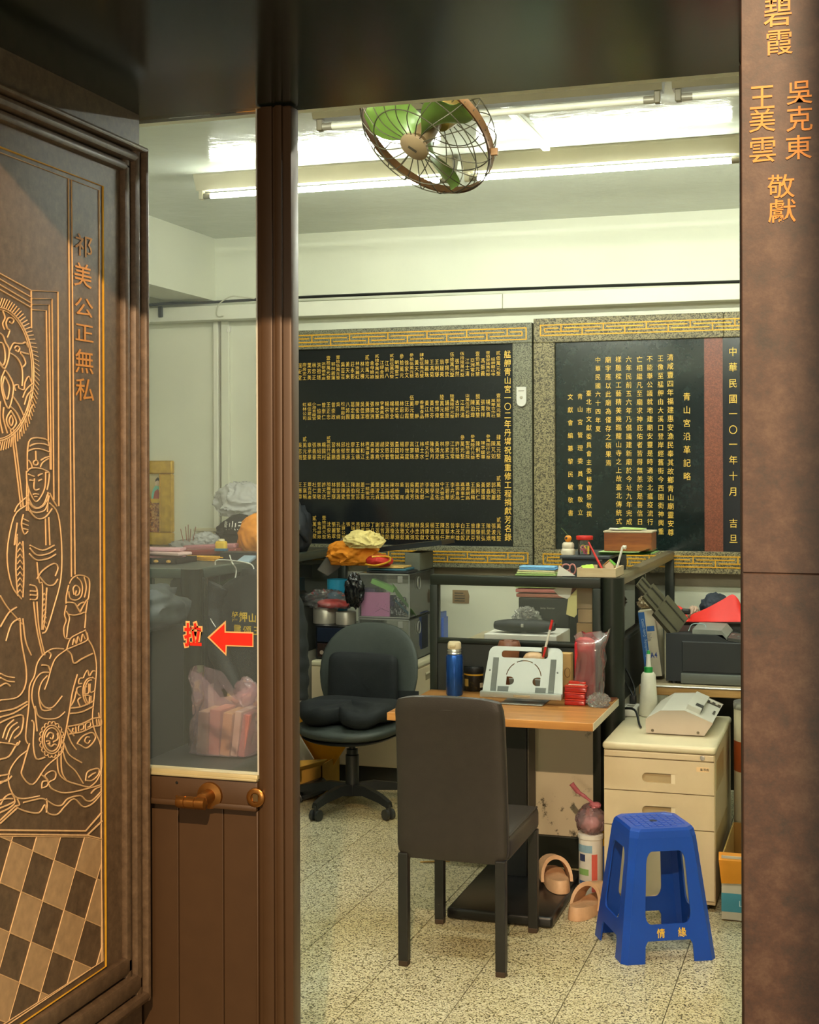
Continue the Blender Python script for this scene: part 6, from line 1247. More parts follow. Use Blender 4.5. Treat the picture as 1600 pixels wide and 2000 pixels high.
for i, (c_, dx0, dx1, nm) in enumerate((('#9ab86a', -0.006, 0.0, 'lowest, olive green'), ('#c0d08a', 0.0, -0.004, 'second, pale green'), ('#d8cfa4', 0.004, -0.006, 'third, cream'), ('#5a9ad0', 0.012, -0.002, 'fourth, blue'), ('#7ab4dc', 0.012, -0.006, 'topmost, sky blue'))):
    slab('flat_file', ((fx0 + fx1 + dx0 + dx1) / 2, 5.935, ZP + 0.006 + 0.0085 * i), (fx1 - fx0 + dx1 - dx0, 0.07, 0.0075), (0, 0.01 * (i % 3 - 1), 0.02 * (i % 2)), mat(c_, 0.5), label='thin file in pile on partition top, %s' % nm, cat='file', group='files on the partition top')
# ================================================================== ON THE TABLE
def ont(x, y): return PZ(x, y, TZ)
a = ont(888, 1358); k = pxm(1, a)
th_ = thing('thermos', 'tall metallic blue thermos flask on the wooden table', 'flask', (a.x, a.y, TZ))
hb = 80 * k
obj('body', B().lathe([(15 * k, 0.001), (16.5 * k, 3 * k), (16.5 * k, hb - 3 * k), (14 * k, hb), (0, hb)], (a.x, a.y, TZ), 28), mat('#1f4f9c', 0.25, 0.6, 0.15, 20, name='metallic_blue'), th_, 40)
obj('neck', B().lathe([(13 * k, hb), (14 * k, hb + 2 * k), (12.5 * k, hb + 5 * k), (14 * k, hb + 7 * k), (12.5 * k, hb + 11 * k), (0, hb + 11 * k)], (a.x, a.y, TZ), 24), STEEL, th_, 40)
obj('cap', B().lathe([(13 * k, hb + 11 * k), (13.5 * k, hb + 13 * k), (13 * k, hb + 22 * k), (11 * k, hb + 25 * k), (0, hb + 25 * k)], (a.x, a.y, TZ), 24), mat('#d4c29c', 0.4), th_, 40)
obj('spout_button', B().rbox(a.x - 0.012, a.x + 0.012, a.y - 14.5 * k, a.y - 10 * k, TZ + hb + 14 * k, TZ + hb + 20 * k, 0.003), mat('#c8b48c', 0.4), th_)
a = ont(924, 1350); k = pxm(1, a); a.y += 0.03
jr = thing('black_jar', 'black and gold lidded jar beside blue thermos', 'jar', (a.x, a.y, TZ))
obj('body', B().lathe([(20 * k, 0.001), (21 * k, 3 * k), (21 * k, 33 * k), (20 * k, 36 * k), (0, 36 * k)], (a.x, a.y, TZ), 28), speckle('black_gold_label', [(0.52, '#16120c'), (0.60, '#3a2c12'), (0.70, '#8a6a2a')], 45, 0.35), jr, 40)
obj('lid', B().lathe([(21.5 * k, 36 * k), (22 * k, 37 * k), (22 * k, 46 * k), (21 * k, 48 * k), (0, 48 * k)], (a.x, a.y, TZ), 30), BLKPL, jr, 40)
obj('gold_ring', B().lathe([(21.3 * k, 31 * k), (21.4 * k, 32.5 * k), (21.3 * k, 34 * k)], (a.x, a.y, TZ), 30), GOLD, jr, 40)
def onjar(x0, x1, y0, y1): return B().grid(lambda u, v: Vector((a.x + 21.4 * k * sin(x0 + (x1 - x0) * u), a.y - 21.4 * k * cos(x0 + (x1 - x0) * u), TZ + (y0 + (y1 - y0) * v) * k)), 6, 2)
obj('label', onjar(-0.9, -0.35, 10, 24), mat('#caa04a', 0.5), jr); obj('label', onjar(0.75, 1.1, 8, 17), mat('#c8b89a', 0.5), jr)
# utensil cup behind jar
a = ont(947, 1342); k = pxm(1, a); a.y += 0.05
uc = thing('stick_cup', 'small pale cup holding a white stirring stick', 'cup', (a.x, a.y, TZ))
obj('cup', B().lathe([(8 * k, 0.001), (10 * k, 34 * k), (9.3 * k, 34 * k), (7.5 * k, 2 * k), (0, 2 * k)], (a.x, a.y, TZ), 18), mat('#c4c0b0', 0.4), uc, 50)
p_, q_ = PY(948, 1318, a.y), PY(918, 1252, a.y)
obj('white_stick', B().tube([p_, p_.lerp(q_, 0.25), p_.lerp(q_, 0.27), p_.lerp(q_, 0.7), q_], [0.003, 0.003, 0.0055, 0.006, 0.009], 8), WHITEP, label='white plastic stirring stick leaning out of cup', cat='stick')
# laptop stand
a = ont(1018, 1366); a.y = 5.625; k = pxm(1, a); SILV = mat('#a4a69e', 0.4, 0.3, 0.04, name='silver_aluminium')
ls = thing('laptop_stand', 'silver tilted laptop stand with cut-outs on the table', 'laptop stand', (a.x, a.y, TZ))
sxl, sxr = PY(943, 1360, a.y).x, PY(1100, 1360, a.y).x; cx_ = (sxl + sxr) / 2; hw = (sxr - sxl) / 2
tilt = radians(24); y0_ = a.y - 0.012; z0_ = TZ + 0.038; H_ = 0.205
fs_ = lambda u, v, q: Vector((cx_ + u, y0_ + v * sin(tilt) + q * cos(tilt), z0_ + v * cos(tilt) - q * sin(tilt)))
def rrect(x0, x1, y0, y1, r, n=5): return rr(x0, x1, y0, y1, (r, r), n)
topw = hw * 0.925
outer = [(-hw, 0), (hw, 0)] + [(topw - 0.03 + 0.03 * cos(t_), H_ - 0.03 + 0.03 * sin(t_)) for t_ in [i * pi / 12 for i in range(7)]] + [(-topw + 0.03 + 0.03 * cos(t_), H_ - 0.03 + 0.03 * sin(t_)) for t_ in [pi / 2 + i * pi / 12 for i in range(7)]]
def arc(r0, r1, a0, a1, cy, n=10): return [(r0 * cos(a0 + (a1 - a0) * i / n), cy + r0 * sin(a0 + (a1 - a0) * i / n)) for i in range(n + 1)] + [(r1 * cos(a1 - (a1 - a0) * i / n), cy + r1 * sin(a1 - (a1 - a0) * i / n)) for i in range(n + 1)]
cy_ = 0.072
holes = [rrect(-hw * 0.60, hw * 0.56, H_ - 0.048, H_ - 0.018, 0.012), arc(0.072, 0.076, 0.15, 0.95, cy_), arc(0.072, 0.076, 1.1, 2.05, cy_), arc(0.072, 0.076, 2.2, 2.99, cy_),
         [(-0.072, 0.04), (-0.058, 0.04)] + [(-0.058 + 0.019 * sin(t_), 0.058 - 0.018 * cos(t_)) for t_ in [i * pi / 8 for i in range(1, 9)]] + [(-0.072, 0.076)],
         [(0.072, 0.076), (0.058, 0.076)] + [(0.058 - 0.019 * sin(t_), 0.058 + 0.018 * cos(t_)) for t_ in [i * pi / 8 for i in range(1, 9)]] + [(0.072, 0.04)]]
obj('plate', B().plate([outer] + holes, fs_, 0.004), SILV, ls, 30)
for x0, x1, y0, y1 in ((-hw * 0.80, -hw * 0.66, 0.012, 0.155), (hw * 0.64, hw * 0.78, 0.012, 0.155), (-hw * 0.62, -hw * 0.35, 0.012, 0.033), (hw * 0.32, hw * 0.58, 0.012, 0.033)):
    obj('rubber_strip', B().plate([[(x0, y0), (x1, y0), (x1, y1), (x0, y1)]], lambda u, v, q: fs_(u, v, -0.002 + q), 0.002), mat('#6c706a', 0.7), ls)
obj('front_lip', B().rbox(cx_ - hw * 1.02, cx_ + hw * 1.0, y0_ - 0.024, y0_ - 0.001, z0_ - 0.012, z0_ + 0.012, 0.003), SILV, ls, 40)
obj('lip_cover', B().rbox(cx_ - 0.03, cx_ + 0.04, y0_ - 0.027, y0_ - 0.023, z0_ - 0.006, z0_ + 0.004, 0.002), mat('#a8987a', 0.5), ls)
for u in (-hw * 0.86, hw * 0.83): obj('screw', B().lathe([(0.004, 0), (0.003, 0.002), (0, 0.002)], fs_(u, 0.10, -0.0005), 10, (0, -cos(tilt), sin(tilt))), mat('#5a5a54', 0.4), ls)
obj('foot_plate', B().rbox(cx_ - 0.085, cx_ + 0.095, y0_ - 0.035, y0_ + 0.125, TZ + 0.001, TZ + 0.007, 0.003), mat('#8a8c86', 0.35, 0.5), ls)
for u in (-0.05, 0.06): obj('arm', B().obox((cx_ + u, y0_ + 0.065, TZ + 0.055), Vector((0, -0.6, 0.8)).normalized(), (1, 0, 0), Vector((0, 0.8, 0.6)).normalized(), 0.055, 0.012, 0.003), SILV, ls)
cl = fs_(hw * 0.48, H_ - 0.01, -0.006)
obj('clip', B().rbox(cl.x - 0.012, cl.x + 0.012, cl.y - 0.012, cl.y + 0.018, cl.z - 0.03, cl.z + 0.012, 0.004), mat('#5c4e38', 0.35, 0.6), ls, 40)
pn0, pn1 = Vector((cl.x - 0.004, cl.y - 0.018, cl.z - 0.03)), PY(1079, 1211, cl.y - 0.01)
pn = thing('red_marker', 'red and white marker pen clipped to the laptop stand', 'pen', pn0)
obj('barrel', B().cyl(pn0.lerp(pn1, 0.28), pn0.lerp(pn1, 0.74), 0.0048, n=10), WHITEP, pn, 40)
obj('cap', B().cyl(pn0.lerp(pn1, 0.74), pn1, 0.0055, n=10), RED, pn, 40); obj('tip', B().cyl(pn0, pn0.lerp(pn1, 0.28), 0.004, 0.0052, n=10), RED, pn, 40)
# brown paper cup, bowl behind the stand
a = PY(995, 1330, 5.815); a.z = TZ; k = pxm(1, a)
bcp = thing('coffee_cup', 'brown takeaway coffee cup with brown lid behind laptop stand', 'cup', a)
hc_ = PY(995, 1263, 5.815).z - TZ
obj('cup', B().lathe([(15 * k, 0.001), (20.5 * k, hc_), (0, hc_)], a, 26), mat('#8a5636', 0.6), bcp, 40)
obj('lid', B().lathe([(22.5 * k, hc_ - 0.001), (23 * k, hc_ + 2 * k), (21.5 * k, hc_ + 5 * k), (19.5 * k, hc_ + 11 * k), (18 * k, hc_ + 12 * k), (17 * k, hc_ + 8 * k), (0, hc_ + 8 * k)], a, 28), mat('#7a4a34', 0.4), bcp, 40)
obj('sip_tab', B().rbox(a.x - 8 * k, a.x + 9 * k, a.y - 12 * k, a.y - 3 * k, a.z + hc_ + 8 * k, a.z + hc_ + 14 * k, 0.004), mat('#7a4a34', 0.4), bcp)
a = PY(1043, 1330, 5.815); a.z = TZ; k = pxm(1, a); hh = PY(1043, 1274, 5.815).z - TZ
bw = thing('lidded_mug', 'cream round-topped mug behind laptop stand', 'mug', a)
obj('body', B().lathe([(15 * k, 0.001), (20 * k, 6 * k), (21 * k, hh - 18 * k), (0, hh - 18 * k)], a, 26), mat('#c49c74', 0.35), bw, 50)
obj('dome_lid', B().lathe([(22 * k, hh - 18 * k), (21 * k, hh - 10 * k), (16 * k, hh - 3 * k), (9 * k, hh), (0, hh)], a, 26), mat('#d0aa80', 0.25), bw, 60)
a = PY(1108, 1345, 5.80); 
kb_ = thing('kraft_bag', 'tan printed paper packet behind right edge of laptop stand', 'packet', (a.x, 5.8, TZ))
x0, x1 = PY(1090, 1300, 5.80).x, PY(1116, 1300, 5.80).x; zt2 = PY(1108, 1276, 5.8).z
obj('packet', B().rbox(x0, x1, 5.80, 5.85, TZ + 0.001, zt2, 0.004), mat('#cda566', 0.6), kb_)
obj('round_print', B().tube([Vector(((x0 + x1) / 2 + 0.012 + 0.012 * cos(t_), 5.799, TZ + 0.11 + 0.02 * sin(t_))) for t_ in [j * 2 * pi / 14 for j in range(14)]], 0.0012, 4, True), mat('#7a5a34', 0.6), kb_)
obj('brown_band', B().box(x0 + 0.001, x1 - 0.001, 5.7985, 5.80, TZ + 0.004, TZ + 0.05), mat('#8a5a30', 0.6), kb_)
# red bottle-shaped packet in clear bag
a = PY(1143, 1345, 5.72); a.z = TZ; k = pxm(1, a); zt3 = PY(1140, 1252, 5.72).z
rp = thing('red_packet', 'red packet standing inside a knotted clear plastic bag', 'packet', a)
obj('packet', B().rbox(a.x - 19 * k, a.x + 19 * k, 5.69, 5.75, TZ + 0.002, zt3, 0.012, 3).blob((a.x, 5.72, zt3 - 0.02), (18 * k, 0.028, 0.02), 81, 0.3, 2, 3), mat('#c8202a', 0.4), rp, 50)
def cbf(u, v):
    t_ = 2 * pi * u; s = math.copysign(abs(cos(t_)) ** 0.5, cos(t_)); c = math.copysign(abs(sin(t_)) ** 0.5, sin(t_)); q = 0.010 * noise.noise(Vector((s * 4, c * 4, v * 6)))
    fl_ = max(0, v - 0.8) / 0.2
    return Vector((a.x + 0.012 + s * (30 * k + 10 * k * fl_) * (1 - 0.12 * v) + q + 0.02 * v, 5.72 + c * 0.045 * (1 - 0.7 * fl_) + q, TZ + 0.003 + v * (zt3 - TZ + 0.035 + 0.012 * s * fl_ + 0.010 * sin(7 * s) * fl_)))
obj('clear_bag', B().grid(cbf, 32, 16, True), film('bag_film_grey', '#d8d0cc', 0.22, 0.1, 0.4), rp, 60)
bagblob(1150, 1190, 1355, 1364, 5.64, 83, CLEARF, 'bag_tail', 'loose clear plastic wrap at foot of red packet', 'wrap', 0.5, 2.4, TZ + 0.001, 0.03)
a = ont(1123, 1378); k = pxm(1, a)
for i in range(3):
    z = TZ + 0.001 + i * 13 * k; c_ = a + Vector((0.004 * (i == 2), 0.03, 0))
    t = thing('ink_pad', 'small red ink-pad box, %s of the stack of three' % ('lowest', 'middle', 'topmost')[i], 'box', (c_.x, c_.y, z), group='red ink pads')
    w_ = (20 + (1.5 if i == 2 else 0)) * k
    obj('case', B().rbox(c_.x - w_, c_.x + w_, c_.y - 0.035, c_.y + 0.035, z, z + 9 * k, 0.003), mat('#b01a14', 0.25, 0, 0.05, coat=0.5), t, 40)
    obj('lid', B().rbox(c_.x - w_ * 1.03, c_.x + w_ * 1.03, c_.y - 0.037, c_.y + 0.037, z + 9 * k, z + 12.6 * k, 0.003), mat('#c62a18', 0.2, 0, 0.05, coat=0.5), t, 40)
    if i == 2: obj('label', B().box(c_.x - w_ * 0.75, c_.x + w_ * 0.75, c_.y - 0.02, c_.y + 0.02, z + 12.6 * k, z + 13 * k), mat('#e8c8b0', 0.5), t); obj('raised_lid', B().rbox(c_.x - w_ * 0.8, c_.x + w_ * 0.8, c_.y + 0.0, c_.y + 0.034, z + 12.8 * k, z + 19 * k, 0.004), mat('#cc2c1a', 0.2, coat=0.5), t, 40)
P4 = [ont(1152, 1368), ont(1196, 1371), ont(1211, 1358), ont(1172, 1356)]
fly = thing('menu_card', 'brown and orange printed card lying at table corner', 'card', P4[0])
obj('card', B().prism([p + Vector((0, 0, 0.0006)) for p in P4], (0, 0, 0.0012)), mat('#6a3a22', 0.5), fly)
lb = B()
for i in range(5): 
    s = 0.18 + 0.14 * i; q0, q1 = P4[0].lerp(P4[3], s), P4[1].lerp(P4[2], s); lb.prism([q0.lerp(q1, 0.15) + Vector((0, 0, 0.0019)), q0.lerp(q1, 0.75 - 0.08 * (i % 3)) + Vector((0, 0, 0.0019)), q0.lerp(q1, 0.75 - 0.08 * (i % 3)) + Vector((0, 0.005, 0.0019)), q0.lerp(q1, 0.15) + Vector((0, 0.005, 0.0019))], (0, 0, 0.0003))
obj('print_lines', lb, mat('#d89a5a', 0.5), fly)

# ================================================================== RIGHT: things on the drawer unit
GRY = mat('#c6c2b4', 0.42, 0, 0.03, name='grey_white_case'); GRY2 = mat('#ada090', 0.5, 0, 0.04, name='grey_end_panel')
ym = 5.64; yend = 6.10
bm_ = thing('binding_machine', 'grey-white desktop binding machine on the beige drawer unit', 'machine', (-0.69, 5.85, cbz))
prof = [(1262, 1434), (1261, 1408), (1290, 1392), (1337, 1392), (1393, 1417), (1376, 1442)]
pp = [PY(x, y, ym) for x, y in prof]; dz = cbz + 0.004 - min(p.z for p in pp)
pp = [p + Vector((0, 0, dz)) for p in pp]; pp[0].z = pp[5].z = cbz + 0.005
obj('end_panel', B().prism(pp, (0, 0.006, 0)), GRY2, bm_); obj('end_panel', B().prism([p + Vector((0, yend - ym, 0)) for p in pp], (0, 0.006, 0)), GRY2, bm_)
ctr_ = sum(pp, Vector()) / 6
body_p = [ctr_ + (p - ctr_) * 0.985 + Vector((0, 0.006, 0)) for p in pp]
obj('body', B().prism(body_p, (0, yend - ym - 0.008, 0)), GRY, bm_)
sl = (pp[4] - pp[3]); su = sl.normalized(); sn = Vector((-su.z, 0, su.x)); sn = sn if sn.z > 0 else -sn
o_ = pp[3] + sn * 0.002
fS = lambda t_, y: o_ + sl * t_ + Vector((0, y - ym, 0))
obj('cover', B().obox(fS(0.24, (ym + yend) / 2 - 0.0), su, (0, 1, 0), sn, sl.length * 0.235, (yend - ym) / 2 - 0.06, 0.016), GRY, bm_, 40)
obj('control_panel', B().obox(fS(0.62, yend - 0.085), su, (0, 1, 0), sn, sl.length * 0.33, 0.022, 0.002), mat('#3a362e', 0.4), bm_)
for i in range(3): obj('switch', B().obox(fS(0.40 + 0.2 * i, yend - 0.085), su, (0, 1, 0), sn, 0.005, 0.010, 0.007), mat('#c8c2b0', 0.4), bm_)
obj('badge', B().obox(fS(0.36, ym + 0.13), su, (0, 1, 0), sn, 0.016, 0.028, 0.0175), mat('#35332e', 0.4), bm_)
obj('model_print', B().obox(fS(0.86, ym + 0.20), su, (0, 1, 0), sn, 0.004, 0.035, 0.0008), mat('#4a463e', 0.5), bm_)
for i in (0, 5):
    q = pp[i].lerp(ctr_, 0.22); obj('screw', B().lathe([(0.006, 0), (0.005, 0.003), (0, 0.003)], (q.x, ym, q.z), 12, (0, -1, 0)), mat('#6a6252', 0.35, 0.6), bm_, 40)
for x in (pp[0].x + 0.03, pp[5].x - 0.03):
    for y in (ym + 0.05, yend - 0.05): obj('foot', B().cyl((x, y, cbz + 0.0005), (x, y, cbz + 0.007), 0.008, n=10), BLKPL, bm_)
a = Vector((PY(1267, 1380, 6.06).x, 6.06, cbz)); k = pxm(1, a)
gl = thing('glue_bottle', 'white plastic glue bottle with green cap on drawer unit', 'bottle', a)
zt4 = PY(1267, 1313, 6.06).z - cbz
obj('body', B().lathe([(18 * k, 0.001), (19 * k, 2 * k), (14 * k, zt4 - 5 * k), (11 * k, zt4), (0, zt4)], a, 24), mat('#dcd8c4', 0.4), gl, 50)
obj('cap_ring', B().lathe([(8.2 * k, zt4), (8.2 * k, zt4 + 10 * k), (6 * k, zt4 + 11 * k), (0, zt4 + 11 * k)], a, 18), mat('#1f8a3a', 0.4), gl, 40)
obj('nozzle', B().lathe([(5.5 * k, zt4 + 10 * k), (5.0 * k, zt4 + 14 * k), (3.6 * k, zt4 + 37 * k), (0, zt4 + 37 * k)], a, 14), WHITEP, gl, 40)
obj('nozzle_tip', B().lathe([(3.8 * k, zt4 + 36 * k), (2.8 * k, zt4 + 42 * k), (0, zt4 + 43 * k)], a, 14), mat('#2a9a48', 0.4), gl, 40)
a = PZ(1232, 1396, cbz)
ps = thing('power_strip', 'white power strip at back left of drawer unit', 'power strip', (a.x, a.y, cbz))
obj('case', B().rbox(a.x - 0.035, a.x + 0.032, a.y - 0.055, min(a.y + 0.14, cby1 - 0.004), cbz + 0.001, cbz + 0.036, 0.006), WHITEP, ps, 40)
for i in range(3):
    y = a.y - 0.03 + 0.05 * i; obj('socket', B().box(a.x - 0.016, a.x + 0.014, y - 0.014, y + 0.014, cbz + 0.036, cbz + 0.0375), mat('#8a8474', 0.5), ps)
obj('plug', B().rbox(a.x - 0.014, a.x + 0.014, a.y + 0.055, a.y + 0.085, cbz + 0.0375, cbz + 0.075, 0.005), BLKPL, ps, 40)
pts = [Vector((a.x, a.y + 0.07, cbz + 0.072)), Vector((a.x - 0.03, a.y + 0.075, cbz + 0.12)), Vector((a.x - 0.065, 6.06, cbz + 0.17)), Vector((a.x - 0.075, 6.02, cbz + 0.10)), Vector((a.x - 0.04, 5.98, cbz + 0.045)), Vector((a.x + 0.04, 5.90, cbz + 0.05)), Vector((a.x + 0.075, 5.80, cbz + 0.010)), Vector((a.x + 0.09, 5.74, cbz + 0.008))]
obj('black_cable', B().tube(spline(pts, 8), 0.005, 8), BLKPL, smooth=60, label='black power cable looping over the white power strip', cat='cable')
pts = [Vector((a.x + 0.01, 6.13, cbz + 0.05)), Vector((a.x - 0.005, 6.16, cbz + 0.12)), Vector((a.x - 0.055, 6.17, cbz + 0.20)), Vector((a.x - 0.075, 6.15, cbz + 0.14)), Vector((a.x - 0.06, 6.12, cbz + 0.02)), Vector((a.x - 0.02, 6.145, cbz + 0.012))]
obj('black_cable', B().tube(spline(pts, 8), 0.0045, 8), BLKPL, smooth=60, label='thin black cable curling up beside the corner post', cat='cable')

# ---- side desk with printer
sd = thing('side_desk', 'side desk with pale wooden edge carrying the black printer', 'desk', (-0.3, 6.7, 0))
DZ = 0.752
obj('desktop', B().rbox(-0.915, 1.2, 6.20, 7.2, DZ - 0.035, DZ, 0.003), mat('#b8a684', 0.4), sd)
obj('edge_strip', B().rbox(-0.915, 1.2, 6.188, 6.20, DZ - 0.042, DZ + 0.001, 0.004), woodm('beech_edge', '#a87c42', '#c49a5c', (6, 60, 60), 0.4), sd)
obj('chrome_bead', B().cyl((-0.91, 6.186, DZ - 0.002), (1.2, 6.186, DZ - 0.002), 0.005, n=8), STEEL, sd, 40)
for x in (-0.88, 1.1):
    for y in (6.26, 7.1): obj('leg', B().box(x - 0.02, x + 0.02, y - 0.02, y + 0.02, 0, DZ - 0.035), PARTF, sd)
obj('modesty_panel', B().box(-0.86, 1.08, 6.9, 6.915, 0.15, DZ - 0.036), mat('#26241f', 0.6), sd)
yp0 = 6.26; pxl = PY(1301, 1300, yp0).x; pxr = -0.34; PRD = mat('#20262a', 0.55, 0, 0.05, name='printer_dark'); PRT = mat('#5c605a', 0.5, 0, 0.04, name='printer_top_grey')
pr = thing('printer', 'dark grey office printer with raised paper tray on side desk', 'printer', ((pxl + pxr) / 2, 6.45, DZ))
zA = PY(1310, 1238, yp0).z; zB = PY(1420, 1252, yp0).z; zC_ = PY(1455, 1262, yp0).z
pts = [(pxl, DZ + 0.012), (pxr, DZ + 0.012), (pxr, zC_ - 0.01), (PY(1420, 1250, yp0).x, zB), (PY(1400, 1245, yp0).x, zA + 0.0), (pxl, zA)]
obj('body', B().prism([(x, yp0, z) for x, z in pts], (0, 0.36, 0)), PRD, pr, 30)
obj('front_inset', B().rbox(pxl + 0.07, pxr - 0.002, yp0 - 0.004, yp0 + 0.01, DZ + 0.055, zA - 0.03, 0.004), mat('#1d2224', 0.5), pr)
obj('base_tray', B().rbox(pxl + 0.065, pxr - 0.02, yp0 - 0.008, yp0 + 0.3, DZ + 0.003, DZ + 0.05, 0.006), PRT, pr, 40)
for x in (pxl + 0.03, pxr - 0.05):
    for y in (yp0 + 0.03, yp0 + 0.33): obj('foot', B().cyl((x, y, DZ + 0.0005), (x, y, DZ + 0.014), 0.012, n=10), BLKPL, pr)
# top lid pieces
lx0_, lx1_ = PY(1350, 1228, 6.34).x, PY(1420, 1250, yp0).x
obj('scanner_lid', B().prism([(PY(1352, 1230, yp0).x, yp0 + 0.012, zA + 0.001), (lx1_ - 0.02, yp0 + 0.012, zA + 0.001), (lx1_, yp0 + 0.012, zB + 0.002), (lx1_, yp0 + 0.012, zB + 0.014), (lx1_ - 0.025, yp0 + 0.012, zA + 0.020), (PY(1352, 1230, yp0).x, yp0 + 0.012, zA + 0.022)], (0, 0.30, 0)), mat('#7e827a', 0.5), pr, 30)
obj('output_slot', B().box(pxl + 0.03, PY(1352, 1230, yp0).x - 0.004, yp0 + 0.08, yp0 + 0.27, zA, zA + 0.003), mat('#0e1010', 0.5), pr)
obj('wire_guide', B().tube(spline([(pxl + 0.09, yp0 + 0.10, zA + 0.004), (pxl + 0.10, yp0 + 0.12, zA + 0.03), (pxl + 0.13, yp0 + 0.13, zA + 0.035), (pxl + 0.16, yp0 + 0.12, zA + 0.03), (pxl + 0.165, yp0 + 0.10, zA + 0.004)], 5), 0.0025, 6), mat('#8aa0a0', 0.4, 0.3), pr, 60)
obj('control_panel', B().prism([(lx1_ + 0.004, yp0 + 0.002, zB + 0.001), (pxr, yp0 + 0.002, zC_ - 0.008), (pxr, yp0 + 0.002, zC_ + 0.01), (lx1_ + 0.004, yp0 + 0.002, zB + 0.014)], (0, 0.2, 0)), mat('#3a3e3a', 0.45), pr, 30)
for i in range(3): obj('button', B().lathe([(0.007, 0), (0.006, 0.003), (0, 0.003)], (lx1_ + 0.02 + 0.02 * i, yp0 + 0.10, zB + 0.0145 - 0.0052 * i), 12), mat('#6a6e68', 0.4), pr)
# paper support, raised to the left
b0 = Vector((pxl + 0.05, yp0 + 0.10, zA + 0.012)); b1 = Vector((XP + 0.045, 6.26, PY(1240, 1135, 6.26).z)); dv_ = (b1 - b0); du = dv_.normalized(); dn = Vector((-du.z, 0, du.x)).normalized(); dn = dn if dn.z > 0 else -dn; n45 = (dn * 0.68 - Vector((0, 0.73, 0))).normalized(); wdir = n45.cross(du).normalized()
for nm, t0, t1, hw_, th2 in (('paper_support', 0.0, 0.50, 0.062, 0.012), ('paper_support', 0.42, 0.80, 0.044, 0.009), ('paper_support', 0.74, 1.0, 0.028, 0.006)):
    obj(nm, B().obox(b0 + dv_ * ((t0 + t1) / 2) + n45 * 0.004, du, wdir, n45, dv_.length * (t1 - t0) / 2, hw_, th2), mat('#56523f', 0.55), pr, 30)
    for q in (-0.5, 0.5): obj('guide_rail', B().obox(b0 + dv_ * ((t0 + t1) / 2) + n45 * (0.004 + th2 + 0.001) + wdir * (q * hw_), du, wdir, n45, dv_.length * (t1 - t0) / 2 * 0.9, 0.003, 0.002), mat('#2c2a22', 0.5), pr)
obj('paper_stop', B().rbox(b0.x + 0.0, b0.x + 0.04, b0.y + 0.05, b0.y + 0.08, b0.z + 0.06, b0.z + 0.085, 0.006), BLKPL, pr)
# red paper, cap, cloth behind printer
rs = lambda u, v: Vector((PY(1310, 1200, 6.80).x + 0.36 * u, 6.72 + 0.25 * v, 0)) 
prf = [(1312, 1188), (1322, 1182), (1336, 1190), (1346, 1208), (1352, 1200), (1380, 1188), (1410, 1172), (1430, 1161), (1442, 1170), (1452, 1190), (1466, 1205)]
line = spline([PY(x, y, 6.74) for x, y in prf], 4); line2 = spline([PY(x + 4, min(1214, y + 60), 6.66) for x, y in prf], 4)
g = B().grid(lambda u, v: line[int(round(u * (len(line) - 1)))].lerp(line2[int(round(u * (len(line) - 1)))], v), len(line), 4); q = B().add([p - Vector((0, 0, 0.002)) for p in g.v], g.f); g.add(q.v, q.f)
dzr = DZ + 0.002
obj('stand_box', B().rbox(PY(1316, 1220, 6.75).x, 0.15, 6.70, 7.0, DZ + 0.001, PY(1340, 1212, 6.74).z - 0.004, 0.004), mat('#3a3a34', 0.6), label='dark box behind the printer under red paper', cat='box')
obj('red_paper', g, mat('#d8241a', 0.5, name='red_paper'), smooth=60, label='sheet of red paper curling up behind the printer', cat='paper')
bagblob(1368, 1426, 1158, 1212, 6.90, 91, mat('#222a36', 0.7), 'navy_hat', 'dark navy cloth hat behind the red paper', 'hat', 0.2, 1.3, PY(1340, 1212, 6.74).z, 0.07)
bagblob(1343, 1366, 1184, 1204, 6.90, 93, mat('#c8a890', 0.6), 'pink_cloth', 'small pinkish cloth between folds of red paper', 'cloth', 0.3, 1.6, PY(1340, 1212, 6.74).z - 0.002, 0.04)
# binding cover box (A4) and papers left of printer
bA, bB_ = PY(1246, 1338, 6.30), PY(1219, 1188, 6.30); ax_ = (bB_ - bA); ax_.y = 0; L4 = ax_.length; av = ax_.normalized(); aw = Vector((av.z, 0, -av.x))
if aw.x < 0: aw = -aw
a4 = thing('cover_box', 'tall white and blue A4 binding-cover box leaning beside the printer', 'box', (bA.x, 6.30, DZ))
bA = Vector((-0.905, 6.30, DZ + 0.012)); av = Vector((-0.12, 0, 1)).normalized(); aw = Vector((1, 0, 0.12)).normalized(); L4 = 0.30
w1, w2, yy0, yy1 = 0.0, 0.072, 6.34, 6.54
bxp = lambda s, t_, y: bA + aw * s + av * t_ + Vector((0, y - 6.30, 0))
def skew(s0, s1, t0, t1, y0, y1): return B().add([bxp(s, t_, y) for t_ in (t0, t1) for y in (y0, y1) for s in (s0, s1)], [(0, 2, 3, 1), (4, 5, 7, 6), (0, 1, 5, 4), (2, 6, 7, 3), (0, 4, 6, 2), (1, 3, 7, 5)])
obj('carton', skew(w1, w2, 0, L4, yy0, yy1), mat('#d4ccb4', 0.55), a4)
obj('blue_spine', skew(w1 - 0.0006, w1 + 0.027, 0.0, L4 - 0.006, yy0 - 0.0012, yy0), mat('#2060a8', 0.5), a4)
fB = lambda u, v: bxp(w1 + 0.021 - v, u, yy0 - 0.0018)
obj('side_lettering', word('For 2-Screen - Thermalbinding - Quality-200PCS', 0.012, 0.0, 0.0165, fB, stretch=0.72), mat('#b8d0e4', 0.5), a4)
fA = lambda u, v: bxp(u, v, yy0 - 0.0018)
obj('size_lettering', word('A4', 0.032, 0.085, 0.034, fA, 0.02, stretch=0.7), mat('#2a4a9a', 0.5), a4)
